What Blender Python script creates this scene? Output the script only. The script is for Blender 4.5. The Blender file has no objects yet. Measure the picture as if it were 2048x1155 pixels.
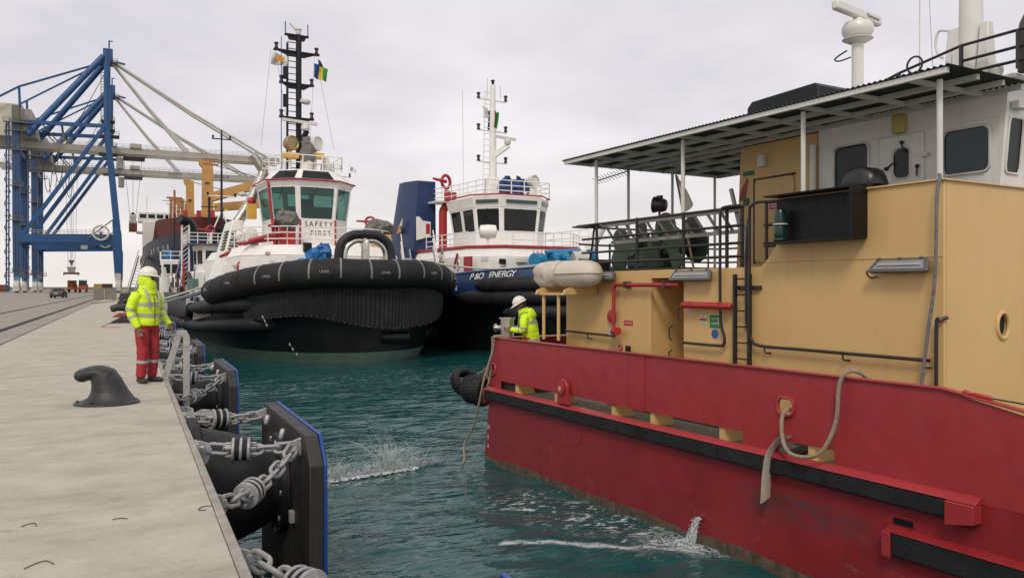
import bpy, bmesh, math, random
from mathutils import Vector, Matrix, noise as mnoise
random.seed(7)
S = bpy.context.scene
COL = S.collection
R_ = math.radians

# ---------------------------------------------------------------- camera
FPX, CX, CY, HC = 1600.0, 1024.0, 575.0, 1.5          # focal length in photo pixels, horizon row, eye height above the quay
TH = math.atan(766 / FPX)                             # quay direction lies this far left of the view axis
cam = bpy.data.cameras.new('camera'); camo = bpy.data.objects.new('camera', cam); COL.objects.link(camo)
camo.location = (0, 0, HC); camo.rotation_euler = (R_(90), 0, -TH)
cam.sensor_width = 36; cam.lens = 36 * FPX / 2048; cam.shift_y = -2.5 / 2048
cam.clip_end = 5000; cam.clip_start = 0.05
S.camera = camo

# ---------------------------------------------------------------- overcast sky + soft sun
SUN_EL, SUN_AZ = 46.0, 215.0                          # azimuth clockwise from +Y
w = bpy.data.worlds.new('World'); S.world = w; w.use_nodes = True
wn, wl = w.node_tree.nodes, w.node_tree.links
wn.clear()
out = wn.new('ShaderNodeOutputWorld'); bg = wn.new('ShaderNodeBackground'); bg.inputs['Strength'].default_value = 0.1
sky = wn.new('ShaderNodeTexSky'); sky.sky_type = 'NISHITA'; sky.sun_disc = False
sky.sun_elevation = R_(SUN_EL); sky.sun_rotation = R_(SUN_AZ); sky.air_density = 1.5; sky.dust_density = 4
tc = wn.new('ShaderNodeTexCoord'); sep = wn.new('ShaderNodeSeparateXYZ'); wl.new(tc.outputs['Generated'], sep.inputs[0])
zc = wn.new('ShaderNodeMath'); zc.operation = 'MAXIMUM'; zc.inputs[1].default_value = 0.0; wl.new(sep.outputs[2], zc.inputs[0])
za = wn.new('ShaderNodeMath'); za.operation = 'ADD'; za.inputs[1].default_value = 0.22; wl.new(zc.outputs[0], za.inputs[0])
cmb = wn.new('ShaderNodeCombineXYZ')
for i in range(3): wl.new(za.outputs[0], cmb.inputs[i])
dv = wn.new('ShaderNodeVectorMath'); dv.operation = 'DIVIDE'; wl.new(tc.outputs['Generated'], dv.inputs[0]); wl.new(cmb.outputs[0], dv.inputs[1])
nz = wn.new('ShaderNodeTexNoise'); nz.inputs['Scale'].default_value = 1.35; nz.inputs['Detail'].default_value = 7; nz.inputs['Roughness'].default_value = 0.52
wl.new(dv.outputs[0], nz.inputs['Vector'])
cr = wn.new('ShaderNodeValToRGB'); wl.new(nz.outputs['Fac'], cr.inputs[0])
cr.color_ramp.elements[0].position = 0.32; cr.color_ramp.elements[0].color = (.64, .62, .665, 1)
cr.color_ramp.elements[1].position = 0.70; cr.color_ramp.elements[1].color = (.91, .875, .895, 1)
hz = wn.new('ShaderNodeMapRange'); hz.inputs[1].default_value = 0.0; hz.inputs[2].default_value = 0.16; hz.inputs[3].default_value = 0.75; hz.inputs[4].default_value = 0.0
wl.new(zc.outputs[0], hz.inputs[0])
mh = wn.new('ShaderNodeMix'); mh.data_type = 'RGBA'; wl.new(hz.outputs[0], mh.inputs[0]); wl.new(cr.outputs[0], mh.inputs[6]); mh.inputs[7].default_value = (.92, .86, .80, 1)
sc_ = wn.new('ShaderNodeVectorMath'); sc_.operation = 'SCALE'; sc_.inputs['Scale'].default_value = 10.0; wl.new(mh.outputs[2], sc_.inputs[0])
mx = wn.new('ShaderNodeMix'); mx.data_type = 'RGBA'; mx.inputs[0].default_value = 0.93
wl.new(sky.outputs[0], mx.inputs[6]); wl.new(sc_.outputs[0], mx.inputs[7])
wl.new(mx.outputs[2], bg.inputs['Color']); wl.new(bg.outputs[0], out.inputs[0])
sl = bpy.data.lights.new('sun', 'SUN'); sl.energy = 1.5; sl.angle = R_(14); sl.color = (1, .92, .80)
slo = bpy.data.objects.new('sun', sl); COL.objects.link(slo)
a_, e_ = R_(SUN_AZ), R_(SUN_EL)
slo.rotation_euler = Vector((-math.sin(a_) * math.cos(e_), -math.cos(a_) * math.cos(e_), -math.sin(e_))).to_track_quat('-Z', 'Y').to_euler()
vs = S.view_settings; vs.view_transform = 'Standard'; vs.look = 'None'; vs.gamma = 1; vs.use_curve_mapping = False; vs.exposure = 0.12

# ---------------------------------------------------------------- photo pixel -> place
RX, RY = math.cos(TH), -math.sin(TH); FX, FY = math.sin(TH), math.cos(TH)
def ray(x, y):
    u = (x - CX) / FPX; v = (CY - y) / FPX
    return (u * RX + FX, u * RY + FY, v)
def on_z(x, y, z):
    d = ray(x, y); t = (z - HC) / d[2]; return Vector((d[0] * t, d[1] * t, z))
def at_depth(x, y, D):
    d = ray(x, y); return Vector((d[0] * D, d[1] * D, HC + d[2] * D))
def on_Y(x, y, Y):
    d = ray(x, y); t = Y / d[1]; return Vector((d[0] * t, Y, HC + d[2] * t))
def on_X(x, y, X):
    d = ray(x, y); t = X / d[0]; return Vector((X, d[1] * t, HC + d[2] * t))
class Frame:
    """local frame of a vessel: x along its axis, y to the side, z above the water"""
    def __init__(s, o, deg):
        s.o = Vector(o); s.a = R_(deg); s.ex = Vector((math.cos(s.a), math.sin(s.a), 0)); s.ey = Vector((-math.sin(s.a), math.cos(s.a), 0))
    def loc(s, p):
        d = Vector(p) - s.o; return Vector((d.dot(s.ex), d.dot(s.ey), d.z))
    def wor(s, p):
        return s.o + s.ex * p[0] + s.ey * p[1] + Vector((0, 0, p[2]))
    def _pl(s, x, y, e, n):
        d = Vector(ray(x, y)); t = (n + s.o.dot(e)) / d.dot(e)
        return s.loc((d.x * t, d.y * t, HC + d.z * t))
    def ony(s, x, y, n): return s._pl(x, y, s.ey, n)
    def onx(s, x, y, n): return s._pl(x, y, s.ex, n)
    def onz(s, x, y, z): return s.loc(on_z(x, y, z + s.o.z))

# ---------------------------------------------------------------- materials
MATS = {}
def mat(name, rgb, rough=.5, metal=0., var=.12, scale=2.5, bump=0., bscale=60., streak=0., dirt=(.10, .085, .07), spec=.5, rust=0., coat=0., det=6):
    if name in MATS: return MATS[name]
    m = bpy.data.materials.new(name); m.use_nodes = True; n = m.node_tree.nodes; l = m.node_tree.links
    b = n['Principled BSDF']; b.inputs['Roughness'].default_value = rough; b.inputs['Metallic'].default_value = metal
    b.inputs['Specular IOR Level'].default_value = spec; b.inputs['Coat Weight'].default_value = coat
    t = n.new('ShaderNodeTexCoord')
    def noi(sc, d=det, vec=None, r=.6):
        q = n.new('ShaderNodeTexNoise'); q.inputs['Scale'].default_value = sc; q.inputs['Detail'].default_value = d; q.inputs['Roughness'].default_value = r
        l.new(vec or t.outputs['Object'], q.inputs['Vector']); return q.outputs['Fac']
    def ramp(x, lo, hi, a=0., b_=1.):
        q = n.new('ShaderNodeMapRange'); q.inputs[1].default_value = lo; q.inputs[2].default_value = hi; q.inputs[3].default_value = a; q.inputs[4].default_value = b_
        l.new(x, q.inputs[0]); return q.outputs[0]
    def mixc(f, a, c):
        q = n.new('ShaderNodeMix'); q.data_type = 'RGBA'; l.new(f, q.inputs[0])
        for i, k in ((6, a), (7, c)):
            if isinstance(k, tuple): q.inputs[i].default_value = (*k, 1)
            else: l.new(k, q.inputs[i])
        return q.outputs[2]
    lo = tuple(c * (1 - var) for c in rgb); hi = tuple(min(1, c * (1 + var)) for c in rgb)
    n1 = noi(scale); col = mixc(ramp(n1, .3, .7), lo, hi)
    if streak > 0:
        mp = n.new('ShaderNodeMapping'); mp.inputs['Scale'].default_value = (9, 9, .55); l.new(t.outputs['Object'], mp.inputs['Vector'])
        s1 = noi(1.0, 4, mp.outputs[0]); s2 = noi(1.3, 3)
        mu = n.new('ShaderNodeMath'); mu.operation = 'MULTIPLY'; l.new(ramp(s1, .5, .78), mu.inputs[0]); l.new(ramp(s2, .4, .7, 0, streak), mu.inputs[1])
        col = mixc(mu.outputs[0], col, dirt)
    if rust > 0:
        r1 = noi(5.5, 10, None, .72); col = mixc(ramp(r1, .62, .72, 0, rust), col, (.10, .045, .02))
    l.new(col, b.inputs['Base Color'])
    l.new(ramp(noi(scale * 3.1, 4), .3, .7, max(0, rough - .1), min(1, rough + .1)), b.inputs['Roughness'])
    if bump > 0:
        bp = n.new('ShaderNodeBump'); bp.inputs['Strength'].default_value = min(1, bump); bp.inputs['Distance'].default_value = .02
        l.new(noi(bscale, 5), bp.inputs['Height']); l.new(bp.outputs[0], b.inputs['Normal'])
    MATS[name] = m; return m
def glass(name, tint, alpha, rough=.03):
    if name in MATS: return MATS[name]
    m = bpy.data.materials.new(name); m.use_nodes = True; n = m.node_tree.nodes; l = m.node_tree.links
    b = n['Principled BSDF']; b.inputs['Base Color'].default_value = (*[c * .15 for c in tint], 1); b.inputs['Roughness'].default_value = rough
    b.inputs['IOR'].default_value = 1.5; b.inputs['Specular IOR Level'].default_value = .6
    tr = n.new('ShaderNodeBsdfTransparent'); tr.inputs[0].default_value = (*tint, 1)
    t = n.new('ShaderNodeTexCoord'); q = n.new('ShaderNodeTexNoise'); q.inputs['Scale'].default_value = 1.3; l.new(t.outputs['Object'], q.inputs['Vector'])
    rg = n.new('ShaderNodeMapRange'); rg.inputs[3].default_value = alpha - .06; rg.inputs[4].default_value = alpha + .06; l.new(q.outputs['Fac'], rg.inputs[0])
    mxx = n.new('ShaderNodeMixShader'); l.new(rg.outputs[0], mxx.inputs[0]); l.new(b.outputs[0], mxx.inputs[1]); l.new(tr.outputs[0], mxx.inputs[2])
    l.new(mxx.outputs[0], n['Material Output'].inputs[0]); MATS[name] = m; return m

WHITE = mat('white_paint', (.78, .76, .72), .4, var=.05, streak=.6, dirt=(.42, .32, .22), rust=.12)
WHITE2 = mat('white_boat_paint', (.70, .69, .66), .45, var=.06, streak=.5, dirt=(.38, .33, .27))
OFFW = mat('off_white', (.62, .60, .55), .5, var=.08)
BLACK = mat('black_paint', (.010, .010, .011), .45, var=.3, streak=.2, dirt=(.05, .05, .05), spec=.3)
RUBBER = mat('rubber', (.014, .014, .0145), .66, var=.35, scale=1.5, bump=.15, bscale=25, streak=.4, dirt=(.04, .039, .037), spec=.28)
RUBBER2 = mat('worn_rubber', (.017, .017, .018), .6, var=.35, scale=3, bump=.3, bscale=30, streak=.4, dirt=(.05, .047, .043), spec=.28)
STEEL = mat('galvanised_steel', (.40, .41, .42), .5, .35, var=.18, scale=9, bump=.15, bscale=80)
STAIN = mat('stainless', (.55, .52, .47), .28, 1., var=.15, scale=4)
DKSTEEL = mat('dark_steel', (.07, .065, .06), .6, .4, var=.3, scale=6, rust=.5)
RED = mat('red_paint', (.36, .018, .022), .42, var=.10)
BLUE = mat('blue_paint', (.012, .045, .16), .45, var=.15)
YEL = mat('yellow_paint', (.62, .36, .05), .5, var=.12)
ROPE = mat('rope', (.30, .235, .16), .85, var=.3, scale=30, bump=.6, bscale=120)
WROPE = mat('white_rope', (.50, .47, .42), .85, var=.2, scale=30, bump=.5, bscale=90)
HIVIS = mat('hi_vis_yellow', (.62, .86, .012), .6, var=.07, scale=7, bump=.2, bscale=60)
REFL = mat('reflective_tape', (.42, .42, .40), .35, .2, var=.1, scale=20)
TROU = mat('red_trousers', (.33, .020, .027), .75, var=.12, scale=8, bump=.2, bscale=70)
SKIN = mat('skin', (.17, .085, .05), .55, var=.1, scale=20)
HELM = mat('helmet_plastic', (.74, .70, .63), .32, var=.06, scale=12)
GLD = glass('dark_glass', (.20, .24, .24), .55)
GLG = glass('green_glass', (.66, .86, .82), .74)
CANV = mat('grey_canvas', (.16, .155, .14), .85, var=.2, scale=5, bump=.5, bscale=20)
PCLOTH = mat('blue_tarp', (.01, .13, .36), .5, var=.3, scale=5, bump=.5, bscale=18)

# ---------------------------------------------------------------- mesh builder
def cat(pts, k):
    """smooth curve through points, k samples per span"""
    P = [Vector(p) for p in pts]; o = []
    for i in range(len(P) - 1):
        a = P[i - 1] if i else P[0] * 2 - P[1]; b, c = P[i], P[i + 1]; d = P[i + 2] if i + 2 < len(P) else P[-1] * 2 - P[-2]
        for j in range(k):
            t = j / k
            o.append(.5 * ((2 * b) + (c - a) * t + (2 * a - 5 * b + 4 * c - d) * t * t + (3 * b - a - 3 * c + d) * t ** 3))
    o.append(P[-1]); return o
class M:
    def __init__(s): s.v = []; s.f = []
    def add(s, vs, fs):
        o = len(s.v); s.v += [tuple(v) for v in vs]; s.f += [tuple(i + o for i in f) for f in fs]; return s
    def box(s, x0, x1, y0, y1, z0, z1):
        if x0 > x1: x0, x1 = x1, x0
        if y0 > y1: y0, y1 = y1, y0
        if z0 > z1: z0, z1 = z1, z0
        return s.add([(x0, y0, z0), (x1, y0, z0), (x1, y1, z0), (x0, y1, z0), (x0, y0, z1), (x1, y0, z1), (x1, y1, z1), (x0, y1, z1)],
                     [(3, 2, 1, 0), (4, 5, 6, 7), (0, 1, 5, 4), (1, 2, 6, 5), (2, 3, 7, 6), (3, 0, 4, 7)])
    def hexa(s, lo, hi):
        """solid between two loops of the same length (bottom, top)"""
        n = len(lo); return s.add(list(lo) + list(hi), [tuple(range(n - 1, -1, -1)), tuple(range(n, 2 * n))] + [(i, (i + 1) % n, n + (i + 1) % n, n + i) for i in range(n)])
    def prism(s, poly, ax, a, b):
        """polygon in the plane across axis ax ('x': (y,z), 'y': (x,z), 'z': (x,y)) between a and b"""
        mk = {'x': lambda p, t: (t, p[0], p[1]), 'y': lambda p, t: (p[0], t, p[1]), 'z': lambda p, t: (p[0], p[1], t)}[ax]
        return s.hexa([mk(p, a) for p in poly], [mk(p, b) for p in poly])
    def beam(s, p, q, w, h=None, up=(0, 0, 1)):
        p, q = Vector(p), Vector(q); h = h or w; d = (q - p).normalized(); u = Vector(up)
        if abs(d.dot(u)) > .98: u = Vector((0, 1, 0))
        a = d.cross(u).normalized() * (w / 2); c = d.cross(a).normalized() * (h / 2)
        return s.hexa([p - a - c, p + a - c, p + a + c, p - a + c], [q - a - c, q + a - c, q + a + c, q - a + c])
    def tube(s, pts, r, n=8, closed=False, cap=True, sq=1.0, up=None):
        P = [Vector(p) for p in pts]; m = len(P)
        rr = r if isinstance(r, (list, tuple)) else [r] * m
        T = [((P[(i + 1) % m] - P[i - 1]) if closed or 0 < i < m - 1 else (P[1] - P[0] if i == 0 else P[-1] - P[-2])).normalized() for i in range(m)]
        a = Vector(up) if up else (Vector((0, 0, 1)) if abs(T[0].z) < .9 else Vector((1, 0, 0)))
        a = (a - T[0] * a.dot(T[0])).normalized(); vs = []
        for i in range(m):
            a = (a - T[i] * a.dot(T[i])).normalized(); b = T[i].cross(a)
            ri = rr[i] if isinstance(rr[i], (list, tuple)) else (rr[i], rr[i] * sq)
            for k in range(n):
                t = 2 * math.pi * k / n; vs.append(P[i] + a * (math.cos(t) * ri[0]) + b * (math.sin(t) * ri[1]))
        fs = []
        for i in range(m if closed else m - 1):
            j = (i + 1) % m
            for k in range(n): fs.append((i * n + k, i * n + (k + 1) % n, j * n + (k + 1) % n, j * n + k))
        if not closed and cap: fs += [tuple(range(n - 1, -1, -1)), tuple((m - 1) * n + k for k in range(n))]
        return s.add(vs, fs)
    def lathe(s, prof, n=16, o=(0, 0, 0), ax=(0, 0, 1)):
        """profile [(radius, height)] turned about axis ax through o"""
        z = Vector(ax).normalized(); x = z.orthogonal().normalized(); y = z.cross(x); o = Vector(o); vs = []
        for r, h in prof:
            for k in range(n):
                t = 2 * math.pi * k / n; vs.append(o + z * h + x * (r * math.cos(t)) + y * (r * math.sin(t)))
        m = len(prof); fs = [(i * n + k, i * n + (k + 1) % n, (i + 1) * n + (k + 1) % n, (i + 1) * n + k) for i in range(m - 1) for k in range(n)]
        fs += [tuple(range(n - 1, -1, -1)), tuple((m - 1) * n + k for k in range(n))]
        return s.add(vs, fs)
    def cyl(s, p, q, r, n=12): 
        p, q = Vector(p), Vector(q); return s.lathe([(r, 0), (r, (q - p).length)], n, p, q - p)
    def ball(s, c, r, n=10, sz=(1, 1, 1)):
        c = Vector(c); vs = []; m = max(4, n // 2)
        for i in range(1, m):
            a = math.pi * i / m
            for k in range(n):
                t = 2 * math.pi * k / n; vs.append(c + Vector((r * sz[0] * math.sin(a) * math.cos(t), r * sz[1] * math.sin(a) * math.sin(t), r * sz[2] * math.cos(a))))
        fs = [(i * n + k, (i + 1) * n + k, (i + 1) * n + (k + 1) % n, i * n + (k + 1) % n) for i in range(m - 2) for k in range(n)]
        vs += [c + Vector((0, 0, r * sz[2])), c - Vector((0, 0, r * sz[2]))]; t = len(vs) - 2
        fs += [(t, k, (k + 1) % n) for k in range(n)] + [(t + 1, (m - 2) * n + (k + 1) % n, (m - 2) * n + k) for k in range(n)]
        return s.add(vs, fs)
    def loft(s, rings, closed=True, cap=False):
        n = len(rings[0]); vs = [p for r in rings for p in r]; kk = n if closed else n - 1
        fs = [(i * n + k, i * n + (k + 1) % n, (i + 1) * n + (k + 1) % n, (i + 1) * n + k) for i in range(len(rings) - 1) for k in range(kk)]
        if cap: fs += [tuple(range(n - 1, -1, -1)), tuple((len(rings) - 1) * n + k for k in range(n))]
        return s.add(vs, fs)
    def plate(s, q, hole, t, nrm=None):
        """flat plate over quad q (4 points) with one hole: loop of (u,v) in 0..1; thickness t along nrm"""
        q = [Vector(p) for p in q]
        P = lambda u, v: (q[0] * (1 - u) + q[1] * u) * (1 - v) + (q[3] * (1 - u) + q[2] * u) * v
        N = Vector(nrm).normalized() if nrm else (q[1] - q[0]).cross(q[3] - q[0]).normalized()
        cu = sum(h[0] for h in hole) / len(hole); cv = sum(h[1] for h in hole) / len(hole)
        outer = []
        for u, v in hole:
            du, dv_ = u - cu, v - cv
            k = min([((1 - cu) / du if du > 1e-9 else (-cu / du if du < -1e-9 else 1e9)), ((1 - cv) / dv_ if dv_ > 1e-9 else (-cv / dv_ if dv_ < -1e-9 else 1e9))])
            outer.append([cu + du * k, cv + dv_ * k])
        for c in ((0, 0), (1, 0), (1, 1), (0, 1)):
            i = min(range(len(outer)), key=lambda j: (outer[j][0] - c[0]) ** 2 + (outer[j][1] - c[1]) ** 2); outer[i] = list(c)
        n = len(hole); F = [P(*h) for h in hole]; O = [P(*h) for h in outer]
        vs = O + F + [p - N * t for p in O] + [p - N * t for p in F]
        fs = []
        for i in range(n):
            j = (i + 1) % n
            fs += [(i, j, n + j, n + i), (2 * n + j, 2 * n + i, 3 * n + i, 3 * n + j), (n + i, n + j, 3 * n + j, 3 * n + i), (j, i, 2 * n + i, 2 * n + j)]
        return s.add(vs, fs)
    def mesh(s, name, smooth=True, ang=38):
        me = bpy.data.meshes.new(name); me.from_pydata(s.v, [], s.f); me.update()
        bm = bmesh.new(); bm.from_mesh(me); bmesh.ops.recalc_face_normals(bm, faces=bm.faces); bm.to_mesh(me); bm.free()
        if smooth:
            for p in me.polygons: p.use_smooth = True
            me.set_sharp_from_angle(angle=R_(ang))
        return me
    def build(s, name, m, parent=None, bevel=0, smooth=True, ang=38):
        me = s.mesh(name, smooth, ang); me.materials.append(m)
        o = bpy.data.objects.new(name, me); COL.objects.link(o)
        if parent: o.parent = parent
        if bevel:
            b = o.modifiers.new('bevel', 'BEVEL'); b.width = bevel; b.segments = 2; b.limit_method = 'ANGLE'; b.angle_limit = R_(50)
        return o
def rrect(u0, u1, v0, v1, ru, rv=None, k=5):
    """rounded rectangle loop, counter-clockwise"""
    rv = ru if rv is None else rv; o = []
    for cx_, cy_, a0 in ((u1 - ru, v0 + rv, -90), (u1 - ru, v1 - rv, 0), (u0 + ru, v1 - rv, 90), (u0 + ru, v0 + rv, 180)):
        for i in range(k + 1):
            a = R_(a0 + 90 * i / k); o.append((cx_ + ru * math.cos(a), cy_ + rv * math.sin(a)))
    return o
def thing(name, label, catg, loc=(0, 0, 0), rz=0, group=None):
    o = bpy.data.objects.new(name, None); COL.objects.link(o); o.location = loc; o.rotation_euler = (0, 0, rz); o.empty_display_size = .3
    return tag(o, label, catg, group)
def tag(o, label, catg, group=None):
    o['label'] = label; o['category'] = catg
    if group: o['group'] = group
    return o
def structure(o): o['kind'] = 'structure'; return o
def stuff(o): o['kind'] = 'stuff'; return o
def inst(src, name, parent=None, mw=None):
    o = bpy.data.objects.new(name, src.data); COL.objects.link(o)
    for md in src.modifiers:
        if md.type == 'BEVEL':
            b = o.modifiers.new('bevel', 'BEVEL'); b.width = md.width; b.segments = md.segments; b.limit_method = 'ANGLE'; b.angle_limit = md.angle_limit
    if parent: o.parent = parent
    if mw: o.matrix_local = mw
    return o
def text(s, size, m, parent, origin, xdir, ydir, name='lettering', ext=.004, shear=0, spacing=1.0, align='CENTER'):
    c = bpy.data.curves.new(name, 'FONT'); c.body = s; c.size = size; c.extrude = ext; c.align_x = align; c.align_y = 'CENTER'; c.shear = shear; c.space_character = spacing; c.resolution_u = 3
    o = bpy.data.objects.new('tmp', c); me = bpy.data.meshes.new_from_object(o); bpy.data.objects.remove(o); bpy.data.curves.remove(c)
    me.name = name; me.materials.clear(); me.materials.append(m)
    t = bpy.data.objects.new(name, me); COL.objects.link(t); t.parent = parent
    x = Vector(xdir).normalized(); y = Vector(ydir); y = (y - x * y.dot(x)).normalized(); z = x.cross(y)
    t.matrix_local = Matrix(((x.x, y.x, z.x, origin[0]), (x.y, y.y, z.y, origin[1]), (x.z, y.z, z.z, origin[2]), (0, 0, 0, 1)))
    return t
def crumple(mb, amp, sc=3., seed=0.):
    mb.v = [tuple(Vector(p) + mnoise.noise_vector(Vector(p) * sc + Vector((seed, seed * 2, 1))) * amp) for p in mb.v]; return mb
def rails(pts, h, n=3, r=.02, step=1.2, mid=6):
    """open pipe railing along a polyline as one mesh"""
    mb = M(); P = [Vector(p) for p in pts]
    for k in range(1, n + 1): mb.tube([p + Vector((0, 0, h * k / n)) for p in P], r, mid)
    for a, b in zip(P[:-1], P[1:]):
        q = max(1, round((b - a).length / step))
        for i in range(q + 1):
            c = a.lerp(b, i / q); mb.tube([c, c + Vector((0, 0, h))], r * 1.1, mid)
    return mb
def dup(root, loc=None, rz=None, label=None, name=None):
    def cp(o, par):
        c = o.copy(); COL.objects.link(c); c.parent = par
        for ch in o.children: cp(ch, c)
        return c
    r = cp(root, None)
    if loc is not None: r.location = loc
    if rz is not None: r.rotation_euler = (0, 0, rz)
    if label: r['label'] = label
    return r
WZ = -2.0          # water level, metres below the quay

# ================================================================ SETTING: water, quay, breakwater
def water_material():
    m = bpy.data.materials.new('harbour_water'); m.use_nodes = True; n = m.node_tree.nodes; l = m.node_tree.links
    b = n['Principled BSDF']; b.inputs['Roughness'].default_value = .06; b.inputs['IOR'].default_value = 1.33; b.inputs['Specular IOR Level'].default_value = .5
    t = n.new('ShaderNodeTexCoord')
    def noi(sc, d, mp=None, r=.55, dist=0):
        q = n.new('ShaderNodeTexNoise'); q.inputs['Scale'].default_value = sc; q.inputs['Detail'].default_value = d; q.inputs['Roughness'].default_value = r; q.inputs['Distortion'].default_value = dist
        if mp:
            k = n.new('ShaderNodeMapping'); k.inputs['Scale'].default_value = mp[0]; k.inputs['Rotation'].default_value = (0, 0, mp[1]); l.new(t.outputs['Object'], k.inputs['Vector']); l.new(k.outputs[0], q.inputs['Vector'])
        else: l.new(t.outputs['Object'], q.inputs['Vector'])
        return q.outputs['Fac']
    def mth(op, a, c):
        q = n.new('ShaderNodeMath'); q.operation = op
        for i, k in enumerate((a, c)):
            if isinstance(k, (int, float)): q.inputs[i].default_value = k
            else: l.new(k, q.inputs[i])
        return q.outputs[0]
    def rng(x, lo, hi, a=0., c=1.):
        q = n.new('ShaderNodeMapRange'); q.inputs[1].default_value = lo; q.inputs[2].default_value = hi; q.inputs[3].default_value = a; q.inputs[4].default_value = c; l.new(x, q.inputs[0]); return q.outputs[0]
    h = mth('ADD', mth('MULTIPLY', noi(.9, 2, ((1, 2.4, 1), .45)), 1.0), mth('MULTIPLY', noi(3.2, 3, ((1, 2.2, 1), .35), .5, .4), .17))
    bp = n.new('ShaderNodeBump'); bp.inputs['Strength'].default_value = .6; bp.inputs['Distance'].default_value = .20; l.new(h, bp.inputs['Height']); l.new(bp.outputs[0], b.inputs['Normal'])
    # foam: floating patches near the pump outlet, along the red hull and where the thruster wash runs
    wq = n.new('ShaderNodeTexNoise'); wq.inputs['Scale'].default_value = 1.1; wq.inputs['Detail'].default_value = 4; l.new(t.outputs['Object'], wq.inputs['Vector'])
    wv = n.new('ShaderNodeVectorMath'); wv.operation = 'SUBTRACT'; l.new(wq.outputs['Color'], wv.inputs[0]); wv.inputs[1].default_value = (.5, .5, .5)
    ws = n.new('ShaderNodeVectorMath'); ws.operation = 'SCALE'; ws.inputs['Scale'].default_value = .75; l.new(wv.outputs[0], ws.inputs[0])
    wa = n.new('ShaderNodeVectorMath'); wa.operation = 'ADD'; l.new(t.outputs['Object'], wa.inputs[0]); l.new(ws.outputs[0], wa.inputs[1]); warped = wa.outputs[0]
    def seg_mask(p, q, r0, r1):
        """1 near the segment p-q, 0 beyond"""
        sx = n.new('ShaderNodeSeparateXYZ'); l.new(warped, sx.inputs[0]); px, py = sx.outputs[0], sx.outputs[1]
        dx, dy = q[0] - p[0], q[1] - p[1]; L2 = dx * dx + dy * dy
        ax = mth('SUBTRACT', px, p[0]); ay = mth('SUBTRACT', py, p[1])
        tt = mth('DIVIDE', mth('ADD', mth('MULTIPLY', ax, dx), mth('MULTIPLY', ay, dy)), L2); tt = mth('MINIMUM', mth('MAXIMUM', tt, 0.), 1.)
        ex = mth('SUBTRACT', ax, mth('MULTIPLY', tt, dx)); ey = mth('SUBTRACT', ay, mth('MULTIPLY', tt, dy))
        d = mth('SQRT', mth('ADD', mth('MULTIPLY', ex, ex), mth('MULTIPLY', ey, ey)), 0.)
        return rng(d, r0, r1, 1., 0.)
    tex = noi(6.5, 8, ((1.2, 1.5, 1), .2), .66, 1.6); tex2 = noi(1.3, 4, ((1, 1.8, 1), .3), .5, .6)
    P = lambda x, y: tuple(on_z(x, y, WZ))[:2]
    foam = None
    for p, q, r0, r1, th in ((P(1395, 1092), P(1330, 1086), .05, .55, .40), (P(1390, 1102), P(1010, 1086), .01, .11, .34), (P(1330, 1075), P(1100, 1010), .2, .9, 9.),
                             (P(1390, 1085), P(1180, 1000), .02, .25, .50), (P(1010, 1080), P(820, 1085), .02, .14, .58), (P(660, 968), P(800, 945), .02, .30, .45), (P(700, 1000), P(860, 1090), .3, 1.8, .70)):
        mk = mth('MULTIPLY', seg_mask(p, q, r0, r1), rng(tex, th + .03, th + .16, 0., .9)); foam = mk if foam is None else mth('MAXIMUM', foam, mk)
    lace = mth('MULTIPLY', seg_mask(P(1320, 1072), P(1060, 1005), .3, 1.1), rng(noi(3.6, 5, ((1, 2.0, 1), -.25), .6, 1.2), .56, .62, 0., .8)); foam = mth('MAXIMUM', foam, lace)
    wash = mth('MULTIPLY', seg_mask(P(540, 775), P(940, 745), 1.0, 4.2), rng(noi(2.2, 7, ((1, 2.6, 1), .45), .68, 1.5), .53, .70, 0., .6)); foam = mth('MAXIMUM', foam, wash)
    spk = mth('MULTIPLY', seg_mask(P(600, 900), P(900, 850), 1., 4.5), rng(noi(3.0, 5, ((1, 2.4, 1), .45), .6), .71, .74, 0., .7)); foam = mth('MAXIMUM', foam, spk)
    tone = rng(tex2, .3, .7); mc = n.new('ShaderNodeMix'); mc.data_type = 'RGBA'; l.new(tone, mc.inputs[0]); mc.inputs[6].default_value = (.005, .050, .050, 1); mc.inputs[7].default_value = (.012, .080, .077, 1)
    fc = n.new('ShaderNodeMix'); fc.data_type = 'RGBA'; l.new(foam, fc.inputs[0]); l.new(mc.outputs[2], fc.inputs[6]); fc.inputs[7].default_value = (.50, .53, .53, 1)
    l.new(fc.outputs[2], b.inputs['Base Color']); l.new(rng(foam, 0, 1, .035, .7), b.inputs['Roughness'])
    return m
def graded(a, b, near, ratio, step):
    o = [a]; s_ = step
    while o[-1] < b:
        o.append(min(b, o[-1] + s_))
        if o[-1] > near: s_ *= ratio
    return o
xs = graded(.58, 1400, 14, 1.045, .11); ys = graded(-14, 2200, 22, 1.04, .12)
mb = M()
WV = [(.016, 2.2, .35, 0.), (.013, 1.3, .9, 1.), (.009, .85, .1, 2.), (.004, .55, 1.3, 3.), (.03, 4.5, .6, 4.), (.002, .37, .5, 5.)]
def wave(x, y):
    q = mnoise.noise(Vector((x * .25, y * .25, 0))) * 1.4; z = 0
    for a, L, ang, ph in WV: z += a * math.sin((x * math.sin(ang) + y * math.cos(ang)) * 6.283 / L + ph + q * 2.2)
    return z * max(0, 1 - math.hypot(x, y) / 140)
for y in ys:
    for x in xs: mb.v.append((x, y, wave(x, y)))
nx = len(xs); mb.f = [(j * nx + i, j * nx + i + 1, (j + 1) * nx + i + 1, (j + 1) * nx + i) for j in range(len(ys) - 1) for i in range(nx - 1)]
wat = structure(mb.build('water', water_material(), None, ang=180)); wat.location = (0, 0, WZ)

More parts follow.
